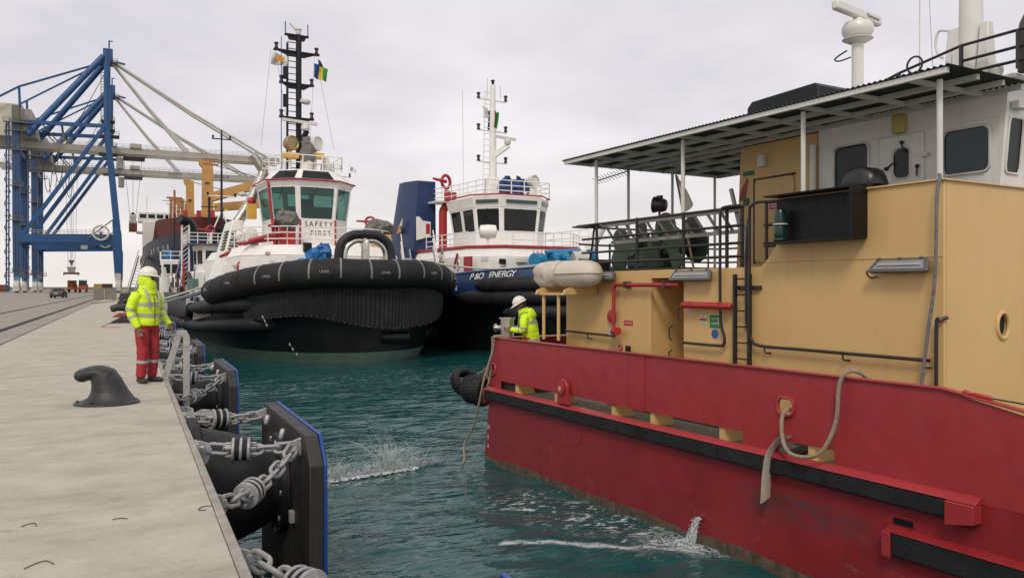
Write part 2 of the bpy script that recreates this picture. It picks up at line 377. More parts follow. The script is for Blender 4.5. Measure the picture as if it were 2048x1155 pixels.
CONC = mat('quay_concrete', (.405, .380, .305), .85, var=.14, scale=2.4, bump=.45, bscale=26, det=14)
CONC2 = mat('yard_concrete', (.26, .235, .20), .88, var=.14, scale=.35, bump=.3, bscale=12, det=12)
def concrete_marks(m):
    """brushed streaks across the quay, oily patches and stains"""
    n = m.node_tree.nodes; l = m.node_tree.links; b = n['Principled BSDF']; src = b.inputs['Base Color'].links[0].from_socket
    t = n.new('ShaderNodeTexCoord')
    for sc, rot, lo, hi, amt, colr in (((.9, 3.0, 1), .05, .50, .74, .45, (.20, .17, .135)), ((.35, .8, 1), .2, .52, .70, .55, (.19, .165, .13)), ((2.2, 8, 1), .06, .45, .75, .28, (.54, .49, .41)), ((2.5, 3.5, 1), .4, .61, .72, .6, (.15, .13, .105)), ((9, 14, 1), .1, .60, .70, .4, (.17, .155, .125)), ((28, 34, 1), .7, .62, .70, .45, (.56, .53, .46))):
        k = n.new('ShaderNodeMapping'); k.inputs['Scale'].default_value = sc; k.inputs['Rotation'].default_value = (0, 0, rot); l.new(t.outputs['Object'], k.inputs['Vector'])
        q = n.new('ShaderNodeTexNoise'); q.inputs['Scale'].default_value = 1; q.inputs['Detail'].default_value = 12; q.inputs['Roughness'].default_value = .68; l.new(k.outputs[0], q.inputs['Vector'])
        r = n.new('ShaderNodeMapRange'); r.inputs[1].default_value = lo; r.inputs[2].default_value = hi; r.inputs[4].default_value = amt; l.new(q.outputs['Fac'], r.inputs[0])
        x = n.new('ShaderNodeMix'); x.data_type = 'RGBA'; l.new(r.outputs[0], x.inputs[0]); l.new(src, x.inputs[6]); x.inputs[7].default_value = (*colr, 1); src = x.outputs[2]
    l.new(src, b.inputs['Base Color'])
concrete_marks(CONC)
KX, KERBX, RAIL1, RAIL2 = .58, -3.07, -4.08, -6.7
YEND = 520
quay = M()
quay.box(-160, KX - .02, -14, YEND, -9, -.03)
quay = structure(quay.build('quay', CONC2))
yard = M(); yard.box(-160, RAIL1 - .16, -13.9, YEND - .1, -.029, -.002)
structure(yard.build('quay_yard', CONC2))
sl0 = None
yy = -13.9; Ls = 13.2; k = 0
SLAB = M().box(KERBX + .05, KX - .065, 0, Ls - .006, -.029, 0).build('slab', CONC, quay, bevel=.002)
STRIP = M().box(RAIL1 + .17, KERBX - .03, 0, Ls - .018, -.029, -.004).build('slab', CONC2, quay)
CURB = M().box(KX - .06, KX, 0, Ls - .018, -.35, .004).build('edge_strip', mat('edge_concrete', (.30, .275, .235), .85, var=.25, scale=5, bump=.5, bscale=30), quay, bevel=.008)
for o in (SLAB, STRIP, CURB): o.location = (0, -13.9, 0)
for k in range(1, 30):
    for o in (SLAB, STRIP, CURB):
        q = inst(o, o.name.split('.')[0], quay); q.location = (0, -13.9 + k * Ls, 0)
kj = M().box(KERBX - .03, KERBX + .05, -13.9, 385, -.029, -.012)
structure(kj.build('kerb_channel', DKSTEEL))
RAILM = mat('rail_steel', (.10, .075, .055), .5, .6, var=.35, scale=4, rust=.6)
for X, lab in ((RAIL1, 'crane rail in the groove nearer the quay edge'), (RAIL2, 'crane rail in the groove farther from the quay edge')):
    t = thing('crane_rail', 'rusty steel ' + lab, 'rail', (X, 0, 0))
    M().box(-.035, .035, -13.9, 385, -.02, .035).build('rail_head', RAILM, t, bevel=.008)
    M().box(-.15, .15, -13.9, 385, -.03, -.0185).build('groove', DKSTEEL, t)
    for sgn in (-1, 1): M().box(sgn * .115 - .02, sgn * .115 + .02, -13.9, 385, -.0185, .006).build('guard_angle', DKSTEEL, t)
# far breakwater closing the basin
bw = M()
random.seed(3)
for i in range(150):
    x = -330 + i * 8; y = 640 + random.uniform(-2, 2) ; r = random.uniform(2.5, 4.5)
    bw.add([Vector(v) + Vector((x, y, -1.4)) for v in [(-r, -r, -2), (r, -r, -2), (r, r, -2), (-r, r, -2), (-r * .7, -r * .6, r * .55), (r * .6, -r * .8, r * .5), (r * .7, r * .7, r * .6), (-r * .6, r * .7, r * .5)]],
           [(4, 5, 6, 7), (0, 1, 5, 4), (1, 2, 6, 5), (2, 3, 7, 6), (3, 0, 4, 7)])
bw.box(-400, 900, 642, 648, -4, 2.0)
structure(bw.build('breakwater', mat('breakwater_stone', (.22, .19, .15), .9, var=.3, scale=.4), smooth=False))

# ================================================================ QUAY FURNITURE
CAST = mat('cast_iron_black', (.022, .022, .023), .5, var=.3, scale=6, bump=.25, bscale=50, streak=.3, dirt=(.08, .075, .07))
def bollard(loc, rz, label, m=CAST, group=None, scale=1.0):
    t = thing('mooring_bollard', label, 'bollard', loc, rz, group)
    # one casting: flared foot, broad leaning stem and a flat-topped hooked head, fused into one skin
    mb = M()
    prof = [(0., .0, .40, .36), (.02, .0, .40, .36), (.04, .02, .34, .31), (.08, .045, .275, .26), (.16, .04, .225, .22), (.25, .015, .195, .20), (.33, -.01, .18, .19), (.42, -.05, .15, .175)]
    mb.loft([[(cx_ + rx * math.cos(k * .2618), ry * math.sin(k * .2618), z) for k in range(24)] for z, cx_, rx, ry in prof], cap=True)
    mb.tube(cat([(.06, 0, .36), (-.05, 0, .405), (-.18, 0, .40), (-.30, 0, .365), (-.36, 0, .335)], 4), [(.085, .17)] * 5 + [(.09, .18)] * 5 + [(.088, .165)] * 4 + [(.075, .14)] * 2 + [(.045, .10)], 16)
    o = mb.build('casting', m, t); r = o.modifiers.new('fuse', 'REMESH'); r.mode = 'VOXEL'; r.voxel_size = .012; r.use_smooth_shade = True; sm = o.modifiers.new('soft', 'SMOOTH'); sm.factor = .5; sm.iterations = 8
    for a in range(6):
        x, y = .345 * math.cos(a * 1.047 + .3), .31 * math.sin(a * 1.047 + .3); M().lathe([(.022, .01), (.022, .052)], 6, (x, y, 0)).build('bolt', m, t)
    t.scale = (scale,) * 3
    return t
b0 = on_z(214, 806, 0)
bollard((b0.x, b0.y, 0), R_(-18), 'black cast iron mooring bollard with a hooked head, standing alone on bare concrete')
p = on_z(292, 664, 0); 
t = thing('mooring_hook_base', 'red and black mooring base plate on the quay, behind the worker in red trousers', 'mooring gear', (on_z(268, 645, 0).x, on_z(268, 645, 0).y, 0))
M().tube(cat([(-.10, 0, .42), (-.30, 0, .62), (-.62, 0, .66), (-.90, 0, .58)], 4), [.13] * 4 + [.15] * 8 + [.10], 12).build('horn', CAST, t)
M().prism([(-.95, 0), (.3, 0), (.3, .25), (-.5, .25), (-.8, .1)], 'y', -.35, .35).build('base', CAST, t, bevel=.02)
M().prism([(-.85, .25), (.3, .28), (.3, .46), (-.62, .42)], 'y', -.3, .3).build('red_cover', mat('faded_red', (.26, .035, .035), .5), t, bevel=.03)
for i, (x, y, lab) in enumerate(((.05, 46, 'dark bollard holding the two mooring lines of the black tug'), (.05, 68, 'dark bollard just short of the coiled rope heap'))):
    bollard((x, y, 0), R_(10), lab, scale=1.3)
# orange hose and odd rope on the quay
q = [on_z(*c, .012) for c in ((256, 646), (236, 645), (222, 646), (205, 652), (204, 654), (222, 654), (241, 654))]
tag(M().tube(cat(q, 5), .012, 6).build('hose', mat('orange_hose', (.42, .12, .05), .6)), 'thin orange hose looped on the concrete near the red base plate', 'hose')
q = [on_z(*c, .04) for c in ((182, 606), (205, 604), (226, 601), (240, 594), (248, 597))]
tag(M().tube(cat(q, 6), .045, 6).build('rope', ROPE), 'heavy brown rope lying across the quay beyond the red base plate', 'rope')
# coil heap
t = thing('rope_heap', 'dark heap of coiled mooring rope at the quay edge past the hose', 'rope', (on_z(256, 611, 0).x, on_z(256, 611, 0).y, 0))
t.scale = (1.3, 1.3, 1.6)
random.seed(5)
for k in range(5):
    M().tube([(math.cos(a / 14 * 6.283) * (.62 - k * .06 + random.uniform(-.05, .05)), math.sin(a / 14 * 6.283) * (.55 - k * .05), .07 + k * .13 + random.uniform(-.02, .02)) for a in range(14)], .07, 6, closed=True).build('coil', mat('dark_rope', (.05, .045, .04), .9, var=.3, scale=20, bump=.5), t)
# wire scraps on the concrete
WIRE = mat('rusty_wire', (.11, .085, .06), .7)
for pts, lab in (([(424, 1010), (405, 1012), (397, 1018), (412, 1019)], 'hook-shaped rusty wire scrap on concrete by the quay edge'),
                 ([(42, 1052), (55, 1047), (70, 1045), (72, 1050)], 'thin curl of wire lying far in on the concrete'),
                 ([(48, 1136), (70, 1126), (92, 1120), (108, 1126)], 'long thin bent wire lying on bare concrete'),
                 ([(225, 1038), (240, 1035), (255, 1036)], 'short straight wire scrap between the hook-shaped and curled ones')):
    tag(M().tube(cat([on_z(*c, .006) for c in pts], 5), .0032, 5).build('wire_scrap', WIRE), lab, 'wire')
# concrete block with a slot
p = on_z(210, 599, 0)
t = thing('concrete_block', 'grey concrete block with a pale post in front, between the crane rails', 'block', (p.x, p.y + 1, 0))
M().box(-1.25, 1.25, -.6, .6, 0, 1.45).build('block', mat('block_concrete', (.20, .185, .155), .9, var=.2, scale=2, bump=.3, bscale=20), t, bevel=.03)
M().box(-.1, .02, -.72, -.61, 0, 1.2).build('post', mat('pale_post', (.4, .34, .22), .8), t)

# ---- fender units on the quay face
PANELB = mat('fender_panel_black', (.020, .019, .018), .6, var=.4, scale=1.5, bump=.1, streak=.5, dirt=(.07, .062, .055))
PADB = mat('blue_pad', (.010, .055, .27), .4, var=.15, scale=3)
CHAINM = mat('chain_galvanised', (.33, .335, .335), .55, .25, var=.22, scale=14, bump=.25, bscale=90, streak=.3, dirt=(.14, .11, .08))
def link_mesh():
    a, w_ = .062, .052; pts = []
    for i in range(7): t = math.pi * i / 6 - math.pi / 2; pts.append((a + w_ * math.cos(t), w_ * math.sin(t), 0))
    for i in range(7): t = math.pi * i / 6 + math.pi / 2; pts.append((-a + w_ * math.cos(t), w_ * math.sin(t), 0))
    return M().tube(pts, .0185, 8, closed=True)
LINK = None
def chain(parent, p, q, sag, disc_at, drop_first=0):
    """links from p (quay side) to q (panel side) with a disc tensioner"""
    global LINK
    p, q = Vector(p), Vector(q); L = (q - p).length; n = max(4, round(L / .165)); pitch = L / n
    pos = [p.lerp(q, i / n) - Vector((0, 0, sag * 4 * (i / n) * (1 - i / n))) for i in range(n + 1)]
    for i in range(n):
        a, b = pos[i], pos[i + 1]; d = (b - a).normalized(); s_ = d.cross(Vector((0, 0, 1))).normalized(); u = s_.cross(d)
        roll = R_(40 if i % 2 else -50); y = s_ * math.cos(roll) + u * math.sin(roll); z = d.cross(y); c = (a + b) / 2
        mw = Matrix(((d.x, y.x, z.x, c.x), (d.y, y.y, z.y, c.y), (d.z, y.z, z.z, c.z), (0, 0, 0, 1))) @ Matrix.Scale(pitch / .165, 4)
        if LINK is None: LINK = link_mesh().build('link', CHAINM, parent); LINK.matrix_local = mw
        else: inst(LINK, 'link', parent, mw)
    k = disc_at; a = p.lerp(q, k) - Vector((0, 0, sag * 4 * k * (1 - k))); d = (q - p).normalized()
    m = M()
    for j in (-.085, -.012, .061): m.lathe([(.10, 0), (.118, .006), (.118, .028), (.10, .034)], 20, a + d * j, d)
    ten = m.build('tensioner', CHAINM, parent, bevel=.003)
    M().lathe([(.108, -.052), (.108, .066)], 20, a, d).build('rubber_disc', RUBBER, ten)
    mm = M(); sd = d.orthogonal().normalized(); se = d.cross(sd)
    for j in range(4):
        o = a + (sd * math.cos(j * 1.571 + .4) + se * math.sin(j * 1.571 + .4)) * .062; mm.cyl(o - d * .14, o + d * .15, .013, 6)
    mm.build('tie_bolt', STEEL, ten)
def eye(parent, p, vertical=True):
    x, y, z = p; m = M()
    lp = [(.0, -.17), (.12, -.15), (.16, -.05), (.14, .05), (.06, .08), (0, .08)]
    m.prism([(KX - .01 + a, z + b) for a, b in lp], 'y', y - .022, y + .022)
    e = m.build('eye_plate', CHAINM, parent, bevel=.004)
    M().cyl((x, y - .06, z), (x, y + .06, z), .032, 10).build('shackle_pin', CHAINM, e)
    M().box(KX + .001, KX + .03, y - .14, y + .14, z - .28, z + .07).build('base_plate', CHAINM, e, bevel=.004)
    for dy in (-.1, .1):
        for dz in (-.23, .03): M().lathe([(.02, 0), (.02, .045)], 6, (KX + .03, y + dy, z + dz), (1, 0, 0)).build('bolt', STEEL, e)
def fender(Yc, label, full):
    t = thing('dock_fender', label, 'fender', (0, 0, 0)); PW, XB, XF, ZT, ZB = 1.55, 1.58, 1.72, .02, -3.4
    ch = .26
    out_ = [(-PW, ZB), (PW, ZB), (PW, ZT - ch), (PW - ch, ZT), (-PW + ch, ZT), (-PW, ZT - ch)]
    pn = M().prism([(Yc + a, b) for a, b in out_], 'x', XB, XF).build('panel', PANELB, t, bevel=.012)
    for k, (a, b, c, d) in enumerate(((-PW, 0, ZB, -1.45), (0, PW, ZB, -1.45), (-PW, 0, -1.44, ZT), (0, PW, -1.44, ZT))):
        if k < 2: po = [(a + .006, c), (b - .006, c), (b - .006, d), (a + .006, d)]
        elif k == 2: po = [(a, c), (b - .006, c), (b - .006, d + .012), (a + ch, d + .012), (a, d - ch)]
        else: po = [(a + .006, c), (b, c), (b, d - ch), (b - ch, d + .012), (a + .006, d + .012)]
        M().prism([(Yc + u, v) for u, v in po], 'x', XF + .002, XF + .036).build('face_pad', PADB, pn, bevel=.008)
    zc_ = -.72
    M().lathe([(.78, 0), (.80, .03), (.78, .09), (.68, .13), (.66, .22), (.60, .45), (.50, .70), (.44, .82), (.44, .88), (.56, .91), (.57, .985)], 32, (KX + .005, Yc, zc_), (1, 0, 0)).build('rubber_cone', RUBBER2, t)
    for a in range(10):
        an = a * .628; M().lathe([(.03, 0), (.03, .05)], 6, (XB - .11, Yc + .505 * math.cos(an), zc_ + .505 * math.sin(an)), (1, 0, 0)).build('bolt', STEEL, t)
    # lifting lugs and chain lugs on the panel back
    for sg in (-1, 1):
        M().prism([(XB - .11, -.16), (XB - .001, -.2), (XB - .001, -.02), (XB - .11, -.06)], 'y', Yc + sg * 1.13 - .02, Yc + sg * 1.13 + .02).build('chain_lug', CHAINM, pn, bevel=.004)
        M().box(XB - .05, XB - .001, Yc + sg * .75 - .05, Yc + sg * .75 + .05, -.98, -.86).build('lug_block', STEEL, pn, bevel=.004)
        M().lathe([(.015, 0), (.03, .02), (.03, .1), (.014, .12)], 8, (XB - .10, Yc + sg * .52, -.14), (.25, .1, 1)).build('lug_pin', STEEL, pn)
    if full:
        for sg in (-1, 1):
            yA = Yc + sg * 1.0; eye(t, (.70, yA, -.08)); chain(t, (.72, yA, -.08), (1.50, Yc + sg * 1.13, -.11), .02, .36)
            yC = Yc + (3.0 if sg > 0 else -2.45); eye(t, (.70, yC, -.26)); chain(t, (.72, yC, -.26), (1.50, Yc + sg * 1.15, -.12), .10, .30)
            yL = Yc + sg * .8; eye(t, (.70, yL, -1.25)); chain(t, (.72, yL, -1.25), (1.52, Yc + sg * .9, -2.1), .05, .35)
    return t
FLAB = ['black dock fender panel with blue pads, below the bare end of the quay',
        'black cone fender with chains and blue-edged panel, level with the bollard, beside the splash',
        'black cone fender with blue-edged panel, first one past the pale ladder handhold',
        'black cone fender with blue-edged panel, second one past the pale ladder handhold',
        'black cone fender behind the worker, the third past the ladder handhold',
        'black cone fender behind the worker, the fourth past the ladder handhold',
        'black cone fender close to the side fenders of the black tug']
for i in range(7): fender(2.45 + 6.95 * i, FLAB[i], i < 6)

# ---- ladder handhold on the edge
LG = mat('pale_grey_paint', (.40, .39, .37), .55, var=.12, scale=6, streak=.4, dirt=(.2, .18, .15), bump=.1)
t = thing('ladder_handhold', 'pale grey A-shaped steel ladder handhold standing on the quay edge', 'ladder', (0, 0, 0))
yl = 14.1
outl = [(.47, .0), (.555, .0), (.79, .66), (.79, -1.9), (.885, -1.9), (.885, .66), (.83, .76), (.735, .785), (.70, .73)]
def bar(pts, w_, y0, y1, nm):
    M().hexa([(p[0], y0, p[1]) for p in pts], [(p[0], y1, p[1]) for p in pts]).build(nm, LG, t, bevel=.006)
bar([(.47, .012), (.57, .012), (.775, .70), (.705, .775)], 0, yl, yl + .10, 'sloping_stile')
bar([(.80, -1.9), (.90, -1.9), (.90, .70), (.80, .70)], 0, yl, yl + .10, 'upright_stile')
bar([(.776, .701), (.90, .701), (.85, .80), (.72, .80), (.706, .776)], 0, yl + .002, yl + .098, 'cap')
M().box(.42, .60, yl - .05, yl + .15, .001, .011).build('foot_plate', LG, t)
for k in range(6): M().cyl((.85, yl + .1, -.25 - k * .3), (.85, yl + .55, -.25 - k * .3), .018, 8).build('rung', LG, t)
for sx, sz in ((.53, .12), (.74, .70), (.85, -.1), (.85, .55)): M().lathe([(.014, 0), (.014, .012)], 6, (sx, yl - .012, sz), (0, 1, 0)).build('bolt', STEEL, t)
M().box(.60, .79, yl + .02, yl + .08, -.60, -.52).build('wall_bracket', LG, t); M().box(.60, .79, yl + .02, yl + .08, -1.60, -1.52).build('wall_bracket', LG, t)

# ================================================================ RED WORKBOAT
B = Frame(on_z(965, 915, WZ), -85.84)
def hull_red():
    m = mat('hull_red', (.26, .016, .020), .46, var=.14, scale=1.2, streak=.7, dirt=(.12, .02, .018), bump=.30, bscale=1.3)
    n = m.node_tree.nodes; l = m.node_tree.links; b = n['Principled BSDF']; src = b.inputs['Base Color'].links[0].from_socket
    t = n.new('ShaderNodeTexCoord'); sp = n.new('ShaderNodeSeparateXYZ'); l.new(t.outputs['Object'], sp.inputs[0])
    def rng(x, a, c, d, e):
        q = n.new('ShaderNodeMapRange'); q.inputs[1].default_value = a; q.inputs[2].default_value = c; q.inputs[3].default_value = d; q.inputs[4].default_value = e; l.new(x, q.inputs[0]); return q.outputs[0]
    def noi(sc, mp, d=8):
        k = n.new('ShaderNodeMapping'); k.inputs['Scale'].default_value = mp; l.new(t.outputs['Object'], k.inputs['Vector'])
        q = n.new('ShaderNodeTexNoise'); q.inputs['Scale'].default_value = sc; q.inputs['Detail'].default_value = d; q.inputs['Roughness'].default_value = .7; l.new(k.outputs[0], q.inputs['Vector']); return q.outputs['Fac']
    def mul(a, c):
        q = n.new('ShaderNodeMath'); q.operation = 'MULTIPLY'; l.new(a, q.inputs[0]); l.new(c, q.inputs[1]); return q.outputs[0]
    def over(src, f, colr):
        x = n.new('ShaderNodeMix'); x.data_type = 'RGBA'; l.new(f, x.inputs[0]); l.new(src, x.inputs[6]); x.inputs[7].default_value = (*colr, 1); return x.outputs[2]
    # scuffed grey rubbing band under the fender, pale salt scratches lower down, rust runs
    zb = mul(rng(sp.outputs[2], .62, .80, 0, 1), rng(sp.outputs[2], .98, 1.06, 1, 0)); sb = mul(rng(sp.outputs[0], 7.0, 7.4, 0, 1), rng(sp.outputs[0], 8.5, 9.2, 1, 0))
    src = over(src, mul(mul(zb, sb), rng(noi(1, (3, 3, 14)), .40, .60, 0, .9)), (.085, .045, .055))
    zl = mul(rng(sp.outputs[2], .15, .3, 0, 1), rng(sp.outputs[2], .55, .9, 1, 0))
    src = over(src, rng(noi(1, (7, 7, .9), 10), .64, .76, 0, .55), (.10, .03, .02))
    src = over(src, mul(zl, rng(noi(2.2, (1, 1, 2.5), 12), .57, .70, 0, .6)), (.36, .13, .12))
    src = over(src, mul(zl, rng(noi(3.4, (1.2, 1, 1), 12), .60, .70, 0, .85)), (.055, .015, .014))
    l.new(src, b.inputs['Base Color']); return m
HRED = hull_red()
BRED = mat('bulwark_red', (.34, .033, .038), .36, var=.09, scale=1.5, streak=.35, dirt=(.2, .02, .02), bump=.28, bscale=1.6)
BYEL = mat('house_yellow', (.60, .395, .160), .5, var=.06, scale=.8, streak=.32, dirt=(.34, .21, .09), bump=.30, bscale=1.4)
RPM_ = mat('shackle_red', (.36, .03, .03), .45)
DECKM = mat('deck_grey', (.17, .165, .14), .8, var=.2, scale=2, bump=.2)
BLKP = mat('black_pipe', (.018, .017, .016), .4, var=.25, scale=8)
boat = thing('workboat', 'red hulled workboat with yellow deckhouse, white wheelhouse and corrugated canopy', 'boat', B.o, B.a)
rk = lambda z: .172 * z
SE, BM = 17.5, 6.6
def ring(z, off=0., n0=0.):
    s0 = rk(z) - off; c = [(s0 + .10, -off), (s0 + .03, .03 - off), (s0, .12 - off), (s0, BM - .12 + off), (s0 + .12, BM + off), (SE, BM + off), (SE, -off)]
    return [(a, b, z) for a, b in c]
M().loft([ring(-1.2), ring(.12), ring(.7), ring(1.44)], cap=True).build('hull', HRED, boat, ang=30)
GROW = mat('waterline_growth', (.085, .062, .042), .85, var=.55, scale=6, streak=.7, dirt=(.24, .19, .13), bump=.6, bscale=18)
g = M()
for k in range(400):
    s_ = rk(.1) + .1 + k * .0433; h = .085 + .035 * mnoise.noise(Vector((s_ * .9, 0, 4))) + .03 * mnoise.noise(Vector((s_ * 4, 0, 2))) + .02 * mnoise.noise(Vector((s_ * 11, 0, 7))) + min(.07, s_ * .010)
    g.v += [(s_, -.006, -.9), (s_, -.010, h * .6), (s_, -.004, h), (s_, .02, h + .002)]
g.f = [(k * 4 + j, k * 4 + 4 + j, k * 4 + 5 + j, k * 4 + 1 + j) for k in range(399) for j in range(3)]
g.build('waterline_band', GROW, boat)
# fender rail: black rubber lengths in a red steel channel
px = lambda x, y, n=0.: B.ony(x, y, n)
j1, j2 = px(1243, 844).x, px(1444, 887).x
for a, b in ((.27, j1 - .008), (j1 + .008, j2 - .008), (j2 + .008, 9.93)):
    M().prism([(-.001, 1.245), (-.085, 1.25), (-.10, 1.262), (-.10, 1.425), (-.085, 1.44), (-.001, 1.44)], 'x', a, b).build('rubber_fender', RUBBER2, boat, bevel=.012)
M().prism([(-.0015, 1.441), (-.105, 1.441), (-.11, 1.45), (-.03, 1.50), (-.0015, 1.505)], 'x', .24, 10.22).build('fender_ledge', BRED, boat, bevel=.006)
M().box(.23, .262, -.11, -.001, 1.18, 1.44).build('fender_stop', BRED, boat, bevel=.005)
M().prism([(9.94, 1.20), (10.22, 1.26), (10.22, 1.44), (9.94, 1.44)], 'y', -.15, -.001).build('fender_stop', BRED, boat, bevel=.008)
M().prism([(-.001, .72), (-.095, .725), (-.11, .74), (-.11, .945), (-.095, .96), (-.001, .96)], 'x', 9.34, 16.5).build('rubber_fender', RUBBER2, boat, bevel=.012)
M().prism([(-.0015, .961), (-.115, .961), (-.12, .97), (-.03, 1.01), (-.0015, 1.015)], 'x', 9.26, 16.5).build('fender_ledge', HRED, boat, bevel=.006)
M().box(9.24, 9.335, -.125, -.001, .70, .96).build('fender_stop', BRED, boat, bevel=.006)
# deck
M().box(.35, SE - .1, .05, BM - .05, 1.442, 1.462).build('deck', DECKM, boat)
# bulwark plates with freeing slot beneath, some with mooring holes
def pl(s0, s1, z0, z1, nm='bulwark_plate', n0=.0, n1=.022, m=BRED): return M().box(s0, s1, n0, n1, z0, z1).build(nm, m, boat, bevel=.003)
zt = 2.49
cor = M(); cor.plate([(rk(1.4415), .0, 1.4415), (.76, .0, 1.4415), (.76, .0, zt), (rk(zt), .0, zt)], [(.48 + .15 * math.cos(-a * .3142 - 2.2), .40 + .11 * math.sin(-a * .3142 - 2.2)) for a in range(20)], .022, (0, -1, 0))
cor.build('corner_plate', BRED, boat)
c0 = Vector((.48, 0, 1.4415 + .40 * (zt - 1.4415)))
M().tube([c0 + Vector((.105 * math.cos(a * .3142), -.01, .115 * math.sin(a * .3142))) for a in range(20)], .022, 8, closed=True).build('fairlead_ring', BRED, boat)
seam = [.765] + [px(x, 700).x for x in (1115, 1211, 1228, 1256, 1289)] + [7.18]
for i in range(6):
    pl(seam[i] + .002, seam[i + 1] - .002, 1.66 - (.015 if i in (2, 4) else 0), zt, n0=(-.006 if i in (3,) else .0))
# weld seams with bolt heads on the plate edges
for i in (1, 2, 4):
    r = M()
    for k in range(12): r.ball((seam[i] + (.03 if i > 1 else .02), -.004, 1.76 + k * .062), .007, 6)
    r.build('bolt_row', BRED, boat)
M().box(seam[5] - .012, seam[5] + .012, -.018, -.001, 1.7, zt).build('hinge_strip', BRED, boat)
# plate with the oval mooring hole
h1 = px(1572, 812)
q0, q1 = 7.182, 8.56
f = M(); f.plate([(q0, 0, 1.66), (q1, 0, 1.66), (q1, 0, zt), (q0, 0, zt)], rrect((h1.x - .115 - q0) / (q1 - q0), (h1.x + .115 - q0) / (q1 - q0), (h1.z - .095 - 1.66) / (zt - 1.66), (h1.z + .095 - 1.66) / (zt - 1.66), .045, .10), .022, (0, -1, 0))
f.build('bulwark_plate', BRED, boat)
M().tube([(h1.x + a, -.012, h1.z + b) for a, b in rrect(-.125, .125, -.105, .105, .085)], .02, 8, closed=True).build('fairlead_ring', BRED, boat)
pl(7.182, 7.76, 1.4415, 1.659)
prof = [(8.562, 1.4415), (SE, 1.4415), (SE, 1.75), (14.0, 1.80), (10.6, 2.335), (9.82, zt), (8.562, zt)]
M().prism(prof, 'y', 0, .022).build('bulwark_plate', BRED, boat, bevel=.003)
# cap rail
cap = [(rk(zt) - .02, 0), (9.82, 0)]
M().box(rk(zt) - .03, 9.83, -.03, .07, zt + .001, zt + .022).build('cap_rail', BRED, boat, bevel=.006)
M().hexa([(9.832, -.03, zt + .001), (9.832, .07, zt + .001), (9.832, .07, zt + .022), (9.832, -.03, zt + .022)], [(14, -.03, 1.802), (14, .07, 1.802), (14, .07, 1.823), (14, -.03, 1.823)]).build('cap_rail', BRED, boat, bevel=.006)
M().box(rk(zt), rk(zt) + .022, .023, BM - .02, 1.463, zt).build('end_bulwark', BRED, boat)
M().box(rk(zt) - .02, rk(zt) + .30, .071, BM, zt + .001, zt + .02).build('end_cap', BRED, boat, bevel=.006)
M().box(.5, 9, BM - .03, BM, 1.463, zt).build('far_bulwark', BYEL, boat)
M().box(.45, 9, BM - .10, BM + .03, zt + .001, zt + .03).build('far_cap_rail', BYEL, boat)
for k in range(6): M().prism([(BM - .032, 1.463), (BM - .35, 1.463), (BM - .06, zt - .05), (BM - .032, zt - .05)], 'x', 1.0 + k * 1.3, 1.03 + k * 1.3).build('stay', BYEL, boat)
# stays seen through the slot
for x in (1031, 1110, 1224, 1302, 1441, 1620):
    s_ = px(x, 790).x; M().prism([(.024, 1.463), (.42, 1.463), (.30, 1.72), (.07, 2.3), (.024, 2.3)], 'x', s_ - .045, s_ + .045).build('bulwark_stay', BYEL, boat)
M().box(9.30, 9.52, -.004, -.001, 1.03, 1.10).build('drain_slot', BLACK, boat)
M().lathe([(.012, 0), (.03, .03), (.012, .09), (.02, .10), (.02, .26), (.010, .28)], 10, (10.02, .02, 2.49), (1, .12, -.14)).build('turnbuckle', RPM_, boat); M().tube([(10.29, .052, 2.452), (14.0, .6, 2.15)], .008, 5).build('guard_wire', BLKP, boat)
# roller fairlead standing on the ledge
r0 = px(1132, 788); po = [(r0.x - .16, 1.507), (r0.x + .20, 1.507), (r0.x + .16, 1.75)] + [(r0.x + .02 + .15 * math.cos(R_(a)), 1.78 + .15 * math.sin(R_(a))) for a in range(0, 181, 20)]
M().prism(po, 'y', -.09, -.03).build('fairlead_cheek', BRED, boat, bevel=.012)
M().lathe([(.105, 0), (.115, .012), (.115, .03), (.06, .034)], 20, (r0.x - .01, -.091, 1.77), (0, -1, 0)).build('fairlead_roller', BRED, boat)
M().lathe([(.042, 0), (.042, .006)], 14, (r0.x - .01, -.126, 1.77), (0, -1, 0)).build('roller_pin', BYEL, boat)
# raised round doubler on the hull side
c = px(1143, 868); M().tube([(c.x + .30 * math.cos(R_(a)), -.002, c.z + .21 * math.sin(R_(a))) for a in range(-150, 60, 10)], .006, 5).build('weld_bead', HRED, boat)
# draught marks
DM = mat('mark_white', (.62, .58, .55), .6)
for tx, y in (('2M', 852), ('8', 871), ('6', 889)):
    c = px(972, y); text(tx, .13, DM, boat, (c.x + .10, -.004, c.z), (1, 0, 0), (0, 0, 1), 'draught_mark', .001)

# ---------------- deckhouse
NW = 1.2
ZU = 3.80
hs, he = 1.30, 9.10
d0, d1 = px(1302, 600, NW).x, px(1367, 600, NW).x
wall = M()
wall.prism([(hs, 1.463), (d0, 1.463), (d0, 3.66), (d1, 3.66), (d1, 1.463), (he, 1.463), (he, 4.73), (6.66, 4.73), (6.66, 4.12), (6.50, 3.92), (6.36, ZU), (hs, ZU)], 'y', NW, NW + .05)
wall.build('house_side', BYEL, boat, bevel=.008)
M().box(hs, hs + .05, NW + .051, 5.4, 1.463, ZU).build('house_end', BYEL, boat)
